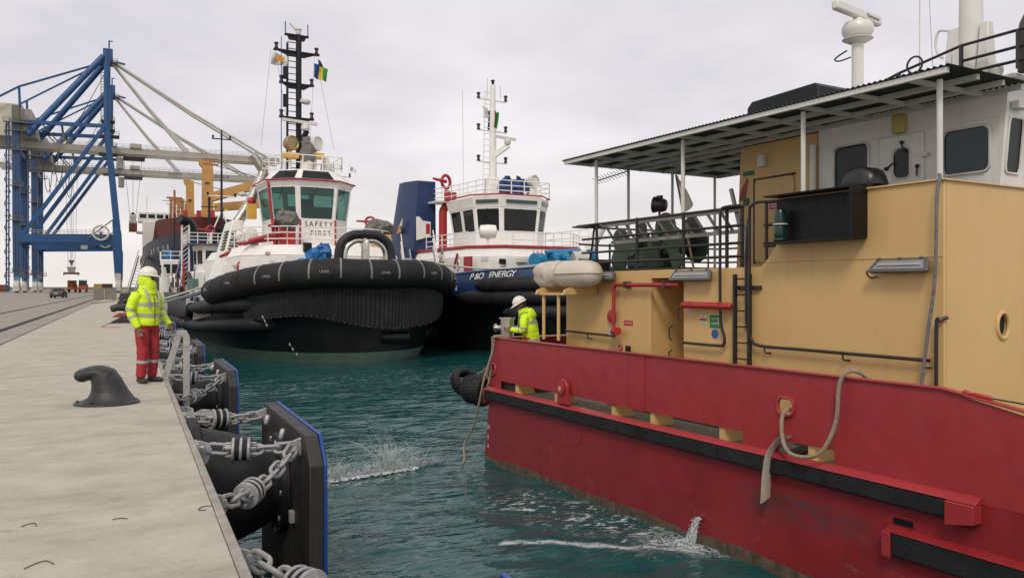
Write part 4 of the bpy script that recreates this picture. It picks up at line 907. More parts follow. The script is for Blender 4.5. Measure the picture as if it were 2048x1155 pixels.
# cross bitt at the corner
bt = Vector((.50, .30, 1.463))
bp_ = M().lathe([(.135, 0), (.135, 1.40), (.165, 1.405), (.165, 1.43)], 20, bt).build('cross_bitt', STAIN, boat)
for sg_ in (-1, 1): M().lathe([(.055, .12), (.05, .2), (.06, .235), (.085, .25), (.085, .265)], 14, bt + Vector((0, 0, 1.22)), (sg_ * .8, sg_ * .6, 0)).build('bitt_arm', STAIN, bp_)
M().tube([(h1.x, .05, 1.47), (h1.x, .4, 1.55)], .06, 8).build('deck_pipe', DKSTEEL, boat)
for s0, s1 in ((3.3, 6.3), (6.4, 9.2)): M().tube([(s0, .75, 1.56), (s1, .75, 1.56)], .07, 10).build('deck_hose_pipe', OFFW, boat)

# ---------------- life raft on its cradle
ra = thing('life_raft', 'life raft canister in cream canvas, on the yellow cradle of the workboat', 'life raft', B.wor((1.95, .78, 3.48)), B.a)
CV = mat('cream_canvas', (.56, .50, .41), .8, var=.08, scale=4, bump=.35, bscale=12)
prof = [(.02, -1.02), (.14, -1.0), (.235, -.92), (.265, -.80)] + [(.27, -.8 + .05 * k) for k in range(1, 15)] + [(.278, -.05)]
c1 = M(); c1.lathe(prof, 48, (0, 0, .30), (1, 0, 0)); 
c1.v = [tuple(Vector(p) + Vector((0, 0, .012)) + mnoise.noise_vector(Vector((p[0] * 5, p[1] * 9, p[2] * 9))) * .035 + mnoise.noise_vector(Vector((p[0] * 2.2 + 3, p[1] * 4, p[2] * 4))) * .05) for p in c1.v]
c1.build('canvas_cover', CV, ra)
M().lathe([(.272, -.06), (.275, .2), (.275, .55), (.265, .75), (.22, .92), (.13, 1.0), (.02, 1.03)], 26, (0, 0, .30), (1, 0, 0)).build('canister', mat('raft_shell', (.60, .54, .44), .5, var=.05), ra)
M().tube(cat([(-.05, -.285, .31), (.4, -.285, .31), (.72, -.275, .31), (.92, -.22, .31), (1.02, -.10, .31), (1.04, 0, .31), (1.02, .10, .31), (.92, .22, .31), (.72, .275, .31), (-.05, .285, .31)], 3), .016, 8).build('seam_lip', CV, ra)
for x in (-.62, -.08): M().tube([(x + .02 * math.sin(a), .282 * math.cos(a * .2618), .30 + .282 * math.sin(a * .2618)) for a in range(24)], .007, 6, closed=True).build('lashing', CV, ra)
for x in (-.72, .1):
    M().prism([(-.30, -.10), (.36, -.10), (.36, .18), (.24, .10), (.0, .02), (-.20, .10), (-.30, .05)], 'x', x - .02, x + .02)
cr_ = [px(1092, 620, .62).x, px(1122, 620, .62).x]
for s_ in (1.50, 2.02):
    M().tube([(s_, .55, zt + .023), (s_, .55, 3.36)], .032, 10).build('cradle_post', BYEL, boat)
for s_ in (1.40, 2.35): M().prism([(.42, 3.37), (1.19, 3.37), (1.19, 3.62), (1.02, 3.58), (.90, 3.50), (.70, 3.485), (.58, 3.50), (.46, 3.46)], 'x', s_ - .025, s_ + .025).build('cradle_arm', BYEL, boat, bevel=.006)
M().box(1.43, 2.32, .50, .58, 3.362, 3.41).build('cradle_beam', BYEL, boat)

ra.scale = (.97, .90, .92)
# ---------------- loose things on the boat
t = thing('aluminium_ladder', 'aluminium ladder lying on edge behind the black upper-deck railing', 'ladder', B.wor((0, 0, 0)), B.a)
AL = mat('aluminium', (.30, .29, .27), .45, .5, var=.2, scale=6)
M().beam((2.3, 1.34, 4.66), (5.8, 1.34, 4.68), .03, .06).build('stile', AL, t); M().beam((2.5, 1.42, 4.34), (6.0, 1.42, 4.36), .03, .06).build('stile', AL, t)
for k in range(12): M().beam((2.42 + k * .30, 1.345, 4.66), (2.62 + k * .30, 1.415, 4.35), .028, .04, (1, 0, 0)).build('rung', AL, t)
M().tube([(2.5, 1.38, 3.80), (2.5, 1.38, 4.32)], .02, 6).build('support', BLKP, t); M().tube([(5.5, 1.38, 3.80), (5.5, 1.38, 4.33)], .02, 6).build('support', BLKP, t)
t = thing('folded_flag', 'limp pale flag on a leaning brown pole under the canopy', 'flag', B.o, B.a)
fa, fb_ = B.ony(1352, 350, 1.9), B.ony(1388, 540, 1.9); fb_.z = 3.80
M().tube([fa, fb_], .02, 8).build('pole', mat('pole_brown', (.20, .14, .09), .7), t)
fl = M(); A1, A2, A3 = B.ony(1354, 352, 1.88), B.ony(1366, 430, 1.88), B.ony(1388, 408, 1.88)
for i in range(9):
    u = i / 8; p_ = A1.lerp(A2, u); q_ = A1.lerp(A3, u)
    for j in range(5): v = j / 4; c = p_.lerp(q_, v); c.y += .03 * math.sin(v * 6 + u * 4); fl.v.append(tuple(c))
fl.f = [(i * 5 + j, i * 5 + j + 1, i * 5 + 6 + j, i * 5 + 5 + j) for i in range(8) for j in range(4)]
fl.build('cloth', mat('pale_cloth', (.50, .44, .36), .85), t)
t = thing('tv_aerial', 'dark fishbone television aerial hanging under the canopy end', 'aerial', B.o, B.a)
a, b = B.ony(1192, 362, 2.2), B.ony(1256, 342, 2.2)
M().tube([a, b], .012, 6).tube([b, Vector((b.x, b.y, 5.85))], .012, 6).build('boom', BLKP, t)
for k in range(11):
    c = a.lerp(b, k / 10.5); M().tube([c + Vector((.03, -.12, .05)), c + Vector((-.03, .12, -.05))], .006, 5).build('element', BLKP, t)
t = tag(M().tube([(B.ony(1462, 378, 1.9)), (B.ony(1492, 505, 1.9))], .035, 8).build('grey_prop', AL), 'grey tube prop leaning beside the casing door of the workboat', 'tube'); t.location = B.o; t.rotation_euler = (0, 0, B.a)
# ropes
def rope(nm, pts, r, m, label, k=6, catg='rope'):
    return tag(M().tube(cat(pts, k), r, 8).build(nm, m), label, catg)
W = B.wor
rope('rope', [W((8.86, .45, 2.30)), W((8.82, .12, 2.55)), W((8.76, -.04, 2.565)), W((8.70, -.09, 2.42)), W((8.66, -.10, 2.0)), W((8.55, -.18, 1.68)), W((8.35, -.20, 1.57)), W((8.10, -.19, 1.57)), W((7.93, -.12, 1.70)), W((7.87, -.06, 1.95)), W((7.88, .06, 2.03)), W((7.9, .3, 1.9))], .024, ROPE, 'thick tan rope looping out of the oval hole and over the red bulwark')
st = M(); sp = [W((7.86, .10, 1.60)), W((7.82, -.03, 1.66)), W((7.76, -.135, 1.525)), W((7.72, -.15, 1.3)), W((7.70, -.15, 1.1)), W((7.68, -.14, .92))]; sp = cat(sp, 4)
st.tube(sp, [(.012, .15)] * len(sp), 8, up=tuple(B.ey)); st.build('webbing_strap', mat('webbing', (.62, .57, .47), .85, var=.15, scale=12)); tag(bpy.data.objects['webbing_strap'], 'flat pale webbing strap hanging over the black fender rail', 'strap')
a = px(1885, 362, 1.10); gpts = [W((9.0, 1.25, 4.80)), W((9.09, 1.14, 4.77)), W((9.085, 1.09, 4.5)), W((9.06, 1.09, 3.6)), W((8.98, 1.09, 3.0)), W((8.90, 1.08, 2.3)), W((8.86, 1.08, 1.6))]
rope('rope', gpts, .020, mat('grey_rope', (.16, .155, .15), .85, var=.35, scale=25, bump=.5), 'grey braided rope hanging down the corner of the yellow deckhouse')
wpt = on_z(925, 924, WZ)
rope('rope', [W((.62, .30, 2.52)), W((.62, .05, 2.54)), W((.56, -.06, 2.50)), W((.52, -.06, 2.2)), W((.46, -.20, 1.7)), W((.36, -.24, 1.3)), W((.05, -.22, .7)), W((-.25, -.3, .25)), Vector((wpt.x, wpt.y, WZ - .02)), Vector((wpt.x - .5, wpt.y + .1, WZ - .15))], .022, ROPE, 'brown mooring rope running from the worker over the red bow into the water')
rope('rope', [W((.70, .30, 2.50)), W((.66, -.05, 2.53)), W((.60, -.04, 2.45)), W((.50, -.06, 2.1)), W((.42, -.08, 1.95)), W((.2, -.10, 1.8)), W((-.12, -.05, 1.72))], .018, ROPE, 'brown rope tied from the corner hole to the hanging tyres')
rope('rope', [W((.46, -.04, 1.92)), W((.36, -.08, 1.78)), W((.42, -.07, 1.62)), W((.34, -.08, 1.5)), W((.40, -.06, 1.62)), W((.48, -.05, 1.86))], .02, ROPE, 'knotted rope ends dangling below the corner hole of the red bulwark')
# tyres hung on the far corner
for i, (c, r, ax, lab) in enumerate((((-.22, .10, 1.34), .30, (.93, .30, .05), 'black tyre hanging nearest the red corner of the workboat'), ((-.50, .02, 1.36), .29, (.90, .42, .1), 'black tyre hanging in the middle of the bunch at the workboat corner'), ((-.74, -.02, 1.48), .32, (.75, .1, .62), 'tilted black tyre with worn tread, outermost of the bunch'))):
    A = Vector(ax).normalized()
    ty = M().lathe([(r * .58, -.09), (r * .70, -.13), (r * .92, -.125), (r, -.085), (r * 1.01, 0), (r, .085), (r * .92, .125), (r * .70, .13), (r * .58, .09), (r * .66, .05), (r * .82, .03), (r * .84, 0), (r * .82, -.03), (r * .66, -.05)], 28, c, A)
    n = 28; m_ = 14; del ty.f[-2:]; ty.f += [((m_ - 1) * n + k, (m_ - 1) * n + (k + 1) % n, (k + 1) % n, k) for k in range(n)]
    o = tag(ty.build('tyre', RUBBER2), lab, 'tyre', 'tyres hung at the workboat corner'); o.location = B.o; o.rotation_euler = (0, 0, B.a)
    tr = M(); x = A.orthogonal().normalized(); y = A.cross(x)
    for k in range(26):
        an = k / 26 * 6.283; d = x * math.cos(an) + y * math.sin(an); cpt = Vector(c) + d * r * 1.005
        tr.beam(cpt - A * .085, cpt + A * .085, .028, .022, tuple(d))
    tr.build('tread', RUBBER2, o)
# pump outlet water jet
jo = px(1402, 1034)
M().lathe([(.035, 0), (.05, .004), (.05, .012), (.03, .014)], 14, (jo.x, -.001, jo.z), (0, -1, 0)).build('outlet_ring', HRED, boat)

# ================================================================ TUGS
def camw(r, fw): return (r * RX + fw * FX, r * RY + fw * FY, WZ)
def level(x0, Lb, b, e, zf, N=41, stern=-30., bs=.96):
    """outline from starboard quarter round the bow to the port quarter; zf(x) gives height"""
    o = []
    for k in range(5):
        u = k / 5; x = stern + (x0 - Lb - stern) * u; o.append((x, -b * (bs + (1 - bs) * u), zf(x)))
    for i in range(N):
        a = -math.pi / 2 + math.pi * i / (N - 1); c = abs(math.cos(a)) ** e; s_ = abs(math.sin(a)) ** e * (1 if a > 0 else -1)
        x = x0 - Lb + Lb * c; o.append((x, b * s_, zf(x)))
    for k in range(4, -1, -1):
        u = k / 5; x = stern + (x0 - Lb - stern) * u; o.append((x, b * (bs + (1 - bs) * u), zf(x)))
    return o
def scale_poly(poly, k, c=None):
    c = c or (sum(p[0] for p in poly) / len(poly), sum(p[1] for p in poly) / len(poly))
    return [(c[0] + (p[0] - c[0]) * k, c[1] + (p[1] - c[1]) * k) for p in poly]
def wheelhouse(par, poly, z0, zs, zh, zr, kb, m, gl, mul=.14, base_k=None):
    lo = scale_poly(poly, kb); n = len(poly)
    M().hexa([(*p, z0) for p in scale_poly(poly, base_k or kb)], [(*p, zs) for p in lo]).build('wheelhouse_base', m, par, bevel=.03)
    for i in range(n):
        j = (i + 1) % n; q = [Vector((*lo[i], zs + .001)), Vector((*lo[j], zs + .001)), Vector((*poly[j], zh)), Vector((*poly[i], zh))]
        L = (q[1] - q[0]).length; mu = mul / L; nrm = (q[1] - q[0]).cross(q[3] - q[0]); cen = Vector((sum(p[0] for p in poly) / n, sum(p[1] for p in poly) / n, zs))
        if nrm.dot(q[0] - cen) < 0: nrm = -nrm
        pn = 1 if L < 3 else 2 if L < 3.4 else 3
        for s_ in range(pn):
            P = lambda u, v: (q[0] * (1 - u) + q[1] * u) * (1 - v) + (q[3] * (1 - u) + q[2] * u) * v
            u0, u1 = s_ / pn, (s_ + 1) / pn; qq = [P(u0, 0), P(u1, 0), P(u1, 1), P(u0, 1)]; mm = min(.3, mul / (L / pn))
            pl_ = M().plate(qq, rrect(mm, 1 - mm, .06, .95, .04, .03, 2), .07, nrm).build('window_frame', m, par)
            nn = nrm.normalized(); PP = lambda u, v: (qq[0] * (1 - u) + qq[1] * u) * (1 - v) + (qq[3] * (1 - u) + qq[2] * u) * v
            lp = [PP(u, v) - nn * .03 for u, v in ((mm - .02, .04), (1 - mm + .02, .04), (1 - mm + .02, .97), (mm - .02, .97))]
            M().hexa(lp, [p - nn * .012 for p in lp]).build('pane', gl, pl_)
            if pn == 1:
                a, b = PP(.5, .97) + nn * .03, PP(.35, .6) + nn * .03; M().tube([a, b], .018, 5).build('wiper', BLKP, pl_)
    M().hexa([(*p, zh + .001) for p in scale_poly(poly, 1.01)], [(*p, zr) for p in scale_poly(poly, 1.06)]).build('wheelhouse_eave', m, par, bevel=.03)
    return lo
def pipe_loop(par, nm, poly, z, r, m, k=1.0):
    P = [(*p, z) for p in scale_poly(poly, k)]; return M().tube(P + [P[0]], r, 6).build(nm, m, par)
def navlamp(par, p, m=BLACK):
    M().lathe([(.10, 0), (.12, .02), (.12, .08), (.09, .10), (.09, .26), (.13, .28), (.13, .36), (.05, .40)], 10, p).build('mast_lamp', m, par)
def monitor(par, c, m, s_=1.0, yaw=0.):
    """fire monitor: column, swivel ring and barrel"""
    c = Vector(c); d = Vector((math.cos(yaw), math.sin(yaw), 0)); e = Vector((-d.y, d.x, 0))
    o = M().lathe([(.16, 0), (.16, .05), (.09, .06), (.09, .5), (.14, .52), (.14, .6)], 12, c).build('fire_monitor', m, par)
    pts = [c + Vector((0, 0, .6 * s_)) + d * (.34 * s_ * math.sin(a)) + Vector((0, 0, .34 * s_ * (1 - math.cos(a)))) + e * .1 for a in [x * .5236 for x in range(12)]]
    M().tube(pts, .085 * s_, 8, closed=True).build('swivel_ring', m, o)
    M().tube([c + Vector((0, 0, .95 * s_)) + e * .1, c + Vector((0, 0, 1.0 * s_)) + d * -1.0 * s_ + e * .1], [.10 * s_, .065 * s_], 10).build('barrel', m, o); return o
def bundle(nm, par, c, sz, m, seed):
    b = M().ball(c, 1, 30, sz); crumple(b, min(sz) * .45, 2.0 / max(sz), seed); crumple(b, min(sz) * .30, 5 / max(sz), seed + 5); crumple(b, min(sz) * .12, 12 / max(sz), seed + 9); return b.build(nm, m, par)
BHULL = mat('tug_black', (.006, .006, .007), .4, var=.3, streak=.15, dirt=(.03, .03, .03), spec=.3)
GBOOT = mat('boot_green', (.11, .155, .13), .6, var=.25, scale=1.5, streak=.5, dirt=(.10, .12, .10))

# ---------------------------------------------------------------- black tug
T1 = Frame(camw(-6.5, 37.15), -85.84)
tug = thing('tugboat', 'black hulled tug with huge round bow fender, white wheelhouse and black mast', 'tugboat', T1.o, T1.a)
zf = lambda x: 4.18 - .135 * min(9.5, abs(x - .3)) - .05 * max(0, -x - 9)
hl = [level(-1.2, 11, 5.0, 1., lambda x: -1.5), level(-.3, 10.5, 5.3, 1., lambda x: .0), level(-.1, 10, 5.4, .96, lambda x: .5)]
M().loft(hl, closed=True).build('boot_topping', GBOOT, tug)
hb = [level(-.1, 10, 5.4, .96, lambda x: .5), level(.0, 9.6, 5.55, .9, lambda x: 1.6), level(.15, 9.2, 5.65, .86, lambda x: zf(x) - .7), level(.2, 9.1, 5.6, .86, lambda x: zf(x) + .45)]
M().loft(hb, closed=True).build('hull', BHULL, tug)
M().add(level(.1, 9.0, 5.5, .86, lambda x: zf(x) - .45), [tuple(range(51))]).build('deck', mat('tug_deck', (.05, .10, .07), .8), tug)
gw = level(.22, 9.1, 5.62, .86, lambda x: zf(x) + .47)
M().tube(gw[2:49], .075, 8).build('gunwale', mat('gunwale_blue', (.012, .03, .12), .4), tug)
fr = level(.62, 9.3, 5.95, .86, zf)
RF = .66; path = cat(fr[6:45], 2); nP = len(path)
rads = [RF * min(1, .45 + .2 * min(i, nP - 1 - i)) if min(i, nP - 1 - i) < 4 else RF for i in range(nP)]
bf = M().tube(path, rads, 22).build('bow_fender', RUBBER, tug)
lens = [0]
for a, b in zip(path[:-1], path[1:]): lens.append(lens[-1] + (b - a).length)
def at_len(L):
    for i in range(len(lens) - 1):
        if lens[i + 1] >= L: u = (L - lens[i]) / (lens[i + 1] - lens[i]); return path[i].lerp(path[i + 1], u), (path[i + 1] - path[i]).normalized()
STRAPM = mat('fender_strap', (.17, .165, .155), .6, var=.2)
L_ = 1.2; k = 0; LETM = mat('fender_mark', (.30, .30, .29), .7)
while L_ < lens[-1] - 1.2:
    c, d = at_len(L_)
    side = d.cross(Vector((0, 0, 1))).normalized()                    # outward (away from the hull)
    if side.dot(Vector((c.x + 8, c.y, 0))) < 0: side = -side
    pts = [c + (side * math.cos(a) + Vector((0, 0, 1)) * math.sin(a)) * (RF + .004) for a in [R_(x) for x in range(-20, 111, 10)]]
    M().tube(pts, [(.02, .05)] * len(pts), 6, up=tuple(side)).build('strap', STRAPM if 5 < L_ < lens[-1] - 5 else RUBBER2, bf)
    if k % 2 == 0:
        c2, d2 = at_len(L_ + .62); s2 = d2.cross(Vector((0, 0, 1))).normalized(); s2 = s2 if s2.dot(Vector((c2.x + 8, c2.y, 0))) > 0 else -s2
        up = Vector((0, 0, 1)) * .95 + s2 * -.05; xd = Vector((0, 0, 1)).cross(s2)
        text('LINER', .17, LETM, bf, c2 + s2 * (RF + .01) + Vector((0, 0, .04)), xd, (0, 0, 1), 'fender_lettering', .003)
    L_ += 1.23; k += 1
# ribbed block fender under it, wavy lower edge
blk = M(); pb = cat(level(.50, 9.3, 5.85, .86, lambda x: 0, 41)[12:43], 6); n = len(pb)
for i, p in enumerate(pb):
    y = p.y; zt2 = zf(p.x) - .42
    zlow = 1.72 + .50 * math.exp(-((y + 3.2) / 1.9) ** 2) + .75 * math.exp(-((y - 5.6) / 1.6) ** 2) + .30 * min(1, max(0, (-y - 4.6))) - .12 * math.exp(-((y - .8) / 1.6) ** 2)
    tn = (pb[min(i + 1, n - 1)] - pb[max(i - 1, 0)]).normalized(); o_ = Vector((tn.y, -tn.x, 0)); o_ = o_ if o_.dot(Vector((p.x + 8, p.y, 0))) > 0 else -o_
    r = .05 if i % 2 else -.02
    a = p + o_ * (.05 + r); b = p + o_ * (-.03 + r)
    blk.v += [(a.x, a.y, zt2), (a.x, a.y, (zt2 + zlow) / 2 - .2), (b.x, b.y, zlow), (p.x - o_.x * .9, p.y - o_.y * .9, zlow + .12)]
blk.f = [(i * 4 + j, i * 4 + 4 + j, i * 4 + 5 + j, i * 4 + 1 + j) for i in range(n - 1) for j in range(3)]
blk = blk.build('block_fender', RUBBER2, tug, ang=12)
st_ = M()
for i in range(3, n - 3, 3):
    p = pb[i]; tn = (pb[i + 1] - pb[i - 1]).normalized(); o_ = Vector((tn.y, -tn.x, 0)); o_ = o_ if o_.dot(Vector((p.x + 8, p.y, 0))) > 0 else -o_
    st_.ball(p + o_ * .12 + Vector((0, 0, zf(p.x) - .52)), .05, 6); q = Vector(blk.data.vertices[i * 4 + 2].co) + o_ * .03; st_.ball(q, .022, 6)
stuff(st_.build('fender_studs', mat('stud_grey', (.16, .16, .155), .6, .2), blk))
# side fenders on the quay-side quarter, with the pale panel between
sd = lambda x, z, o=.12: (x, -(5.62 + o) * (.965 + .035 * min(1, max(0, (x + 30) / 21))), z)
for zz, r, i0, i1 in ((lambda x: 2.62 + .035 * (x + 6), .36, 3, 18), (lambda x: 1.62 + .05 * (x + 6) if x > -12 else 1.32 + .02 * (x + 12), .32, 1, 18)):
    pts = cat(level(.40, 9.3, 5.80, .86, zz, 41, -26)[i0:i1], 3); q = len(pts)
    for i in range(q):
        f_ = max(0, (i - q + 14) / 14); pts[i] += Vector((-1.1 * f_, 1.0 * f_, 0))
    M().tube(pts, [r * min(1, .55 + .15 * min(i, q - 1 - i)) for i in range(q)], 14).build('side_fender', RUBBER, tug)
M().tube(cat([sd(-15.6, 2.35), sd(-16.2, 1.9), sd(-16.3, 1.3)], 4), .33, 12).build('side_fender', RUBBER, tug)
M().hexa([sd(-8.8, 2.05, .06), sd(-15.6, 1.55, .06), sd(-15.4, 2.05, .06), sd(-9.0, 2.22, .06)], [sd(-8.8, 2.05, .0), sd(-15.6, 1.55, .0), sd(-15.4, 2.05, .0), sd(-9.0, 2.22, .0)]).build('side_panel', mat('bleached_panel', (.34, .31, .27), .8, var=.2, streak=.5), tug)
M().tube(cat([sd(-29, 1.2), sd(-26, 1.2), sd(-20, 1.2)], 3), .3, 10).build('side_fender', RUBBER, tug)
M().hexa([sd(-8.5, 2.75, .02), sd(-19, 2.3, .02), sd(-19, 3.0, .02), sd(-8.5, 3.6, .02)], [sd(-8.5, 2.75, -.1), sd(-19, 2.3, -.1), sd(-19, 3.0, -.1), sd(-8.5, 3.6, -.1)]).build('quarter_bulwark', mat('pale_bulwark', (.42, .44, .45), .6), tug)
for x in (-13.2, -15.2): M().prism(rrect(x - .3, x + .3, 2.72, 2.98, .08), 'y', -5.80, -5.68).build('freeing_port', BLACK, tug)
# hull marks
for (x, y), m2 in (((523, 633), 0), ((527, 641), 0), ((531, 649), 0), ((577, 688), 0), ((583, 697), 0), ((591, 707), 0)):
    yl_ = -3.6 if x < 560 else -2.3; c = T1.onx(x, y, -1.3 if x < 560 else -.62); 
    M().beam(c + Vector((.12, 0, .06)), c + Vector((.13, .05, -.06)), .03, .06).build('draught_mark', LETM, tug)
# anchor pocket bulges low on the bow
for y, x in ((1.2, -.35), (4.2, -3.1)): M().lathe([(.05, -.9), (.32, -.7), (.36, 0), (.32, .7), (.05, .9)], 14, (x, y, 1.15), (-.25 if y < 3 else -.9, 1, -.05)).build('bow_pudding', BHULL, tug)
# staple
SP = mat('staple_rubber', (.016, .016, .017), .6, var=.3)
sx = -1.2; stp = [(sx, -1.20, 4.3), (sx, -1.22, 5.1), (sx, -1.05, 5.65), (sx, -.55, 6.0), (sx, .1, 6.05), (sx, .75, 6.0), (sx, 1.25, 5.65), (sx, 1.42, 5.1), (sx, 1.42, 4.3)]
sta = M().tube(cat(stp, 5), .20, 12).build('towing_staple', SP, tug)
for y0, y1 in ((-.92, .03), (.17, 1.12)):
    yo = y0 if y0 < -.5 else y1; yi = y1 if y0 < -.5 else y0
    M().tube(cat([(sx, yo, 4.3), (sx, yo, 5.05), (sx, yo * .85 + yi * .15, 5.45), (sx, yo * .45 + yi * .55, 5.72), (sx, yi, 5.74)], 5) + [Vector((sx, yi, 5.3)), Vector((sx, yi, 4.3))], .13, 12).build('staple_pipe', STAIN, sta)
M().box(sx - .3, sx + .3, -1.3, 1.5, 3.6, 4.5).build('staple_base', WHITE, sta)
for y, z, s_ in ((-1.95, 4.95, (.4, .5, .45)), (-1.6, 5.2, (.3, .35, .4)), (-2.6, 4.6, (.3, .5, .25))): bundle('blue_line', tug, (-2.2, y, z), s_, PCLOTH, y)
# deckhouse
hp = [(-5.5, -2.6), (-5.5, 2.4), (-7.4, 4.2), (-19, 4.2), (-19, -4.4), (-7.4, -4.4)]
dh = M().hexa([(*p, 2.6) for p in hp], [(*p, 5.15) for p in hp]).build('deckhouse', WHITE, tug, bevel=.04)
M().hexa([(*p, 5.152) for p in scale_poly(hp, 1.005)], [(*p, 5.72) for p in scale_poly(hp, .93)]).build('deckhouse_ledge', WHITE, tug, bevel=.04)
cg = M()
for k in range(26):
    x = -7.6 - k * .42; cg.box(x - .1, x + .1, -4.48, -4.401, 3.2, 4.75)
cg.build('wall_ribs', WHITE, dh)
for x, y in ((535, 505), (588, 507), (470, 530), (455, 545), (492, 518)):
    c = T1.onx(x, y, -6.0 if x > 500 else -9); M().lathe([(.10, 0), (.13, .05), (.13, .16), (.05, .18)], 10, (c.x + .25, c.y, c.z), (.6, -.5, -.4)).build('deck_lamp', OFFW, dh)
c = T1.onx(614, 495, -5.6); M().box(c.x - .05, c.x + .2, c.y - .2, c.y + .2, c.z - .2, c.z + .25).build('speaker_box', BLACK, dh)
c = T1.onx(634, 503, -5.4); M().lathe([(.16, 0), (.15, .06), (.08, .2), (.03, .26)], 12, c).build('ship_bell', mat('brass', (.45, .30, .12), .3, 1.), dh)
c = T1.onx(541, 523, -6.6); M().prism(rrect(c.y - .32, c.y + .32, c.z - .3, c.z + .3, .08), 'x', -6.62, -6.50).build('hose_box', RED, dh)
c = T1.onx(484, 535, -7.9); M().tube([(c.x, c.y + .22 * math.cos(a * .3142), c.z + .32 * math.sin(a * .3142)) for a in range(20)], .075, 8, closed=True).build('lifebuoy', RED, dh)
for k in range(2): M().tube(cat([T1.onx(x, y + k * 4, -7.2) for x, y in ((496, 538), (508, 530), (520, 532), (514, 542), (500, 548))], 4), .05, 6).build('coiled_hose', WROPE if k else BLACK, dh)
# wheelhouse
wp = [(-8.2, -1.30), (-8.2, .92), (-9.5, 2.15), (-12.2, 2.15), (-12.2, -2.60), (-9.4, -2.60)]
lo = wheelhouse(tug, wp, 5.70, 7.20, 9.12, 9.38, .90, WHITE, GLG)
pipe_loop(tug, 'red_rail', wp, 9.42, .05, RED, 1.09)
wr = scale_poly(wp, .74)
rf = M().hexa([(*p, 9.381) for p in scale_poly(wp, 1.05)], [(*p, 10.05) for p in wr]).build('wheelhouse_roof', WHITE, tug, bevel=.03)
for i, (u0, u1) in enumerate(((.10, .92), (.1, .9))):
    a0, a1 = (scale_poly(wp, 1.05)[k] for k in ((0, 1), (5, 0))[i]); b0_, b1_ = (wr[k] for k in ((0, 1), (5, 0))[i])
    Q = lambda u, v: (Vector((*a0, 9.381)) * (1 - u) + Vector((*a1, 9.381)) * u) * (1 - v) + (Vector((*b0_, 10.05)) * (1 - u) + Vector((*b1_, 10.05)) * u) * v
    nn = (Q(1, 0) - Q(0, 0)).cross(Q(0, 1) - Q(0, 0)).normalized(); nn = nn if nn.x > 0 else -nn
    lp = [Q(u0, .18) + nn * .01, Q(u1, .18) + nn * .01, Q(u1, .88) + nn * .01, Q(u0, .88) + nn * .01]; M().hexa(lp, [p + nn * .012 for p in lp]).build('sky_window', GLD, rf)
M().box(-9.6, -9.0, -1.6, 1.2, 7.2, 8.0).build('helm_console', mat('console_dark', (.04, .045, .05), .6), tug, bevel=.05); M().box(-11, -10.3, -.6, .2, 7.2, 8.6).build('helm_seat', mat('seat_blue', (.02, .05, .13), .7), tug, bevel=.1)
M().box(-12.0, -11.7, -2.3, -1.0, 7.2, 8.1).build('chart_table', WHITE, tug); M().box(-11.9, -11.6, .4, 1.7, 7.2, 8.3).build('rear_console', mat('console_pale', (.35, .38, .38), .5), tug)
fx = lambda z: -8.2 + (7.20 - z) * 0 - .0
xb = max(p[0] for p in lo) + .012
BT = mat('letter_black', (.015, .015, .016), .5)
cs_ = T1.onx(628, 444, xb); text('SAFETY', .38, BT, tug, (xb, cs_.y + .28, cs_.z - .12), (0, 1, 0), (0, 0, 1), 'lettering', .006, spacing=1.35)
cs_ = T1.onx(632, 461, xb); text('FIRST', .38, BT, tug, (xb, cs_.y + .28, cs_.z - .14), (0, 1, 0), (0, 0, 1), 'lettering', .006, spacing=1.35)
for y in (-1.12, .86): M().tube([(xb + .03, y, 5.75), (xb + .03, y, 7.25)], .05, 8).build('red_standpipe', RED, tug)
M().tube([(-9.3, -2.62, 9.3), (-9.25, -2.42, 7.2), (-9.2, -2.3, 5.8)], .07, 8).build('red_standpipe', RED, tug)
rails([(-7.6, -4.0, 5.72), (-6.0, -2.4, 5.72), (-6.0, 2.2, 5.72), (-7.6, 3.9, 5.72), (-13, 3.9, 5.72)], .95, 3, .03, 1.1).build('ledge_railing', WHITE, tug)
rails([(-7.6, -4.1, 5.72), (-12, -4.1, 5.72)], .95, 3, .03, 1.1).build('ledge_railing', WHITE, tug)
rails([(-9.0, -1.9, 10.05), (-8.9, 1.4, 10.05), (-12.2, 1.6, 10.05), (-12.6, -2.2, 10.05), (-9.0, -1.9, 10.05)], .85, 2, .03, 1.1).build('top_railing', WHITE, tug)
# monitors, some under canvas
monitor(tug, (-7.4, -2.6, 5.72), RED, 1.0, 2.6); bundle('monitor_cover', tug, (-7.2, -2.1, 7.05), (.55, .62, .5), CANV, 2)
M().box(-7.4, -7.0, -2.5, -1.7, 5.72, 6.7).build('red_pedestal', RED, tug, bevel=.05); M().tube([(-7.1, -4.1, 5.9), (-6.9, -2.4, 6.4)], .12, 8).build('red_barrel', RED, tug); M().tube([(-7.3, -4.6, 5.75), (-7.1, -2.4, 6.1)], .09, 8).build('red_barrel', RED, tug)
monitor(tug, (-8.0, 2.75, 6.5), RED, .8, 1.0); bundle('monitor_cover', tug, (-7.6, 3.2, 6.85), (.5, .85, .48), CANV, 9)
M().tube([(-8.0, 2.75, 5.72), (-8.0, 2.75, 6.5)], .16, 10).build('monitor_column', WHITE, tug); M().box(-8.0, -7.2, 2.8, 3.7, 5.72, 6.5).build('monitor_pedestal', YEL, tug)
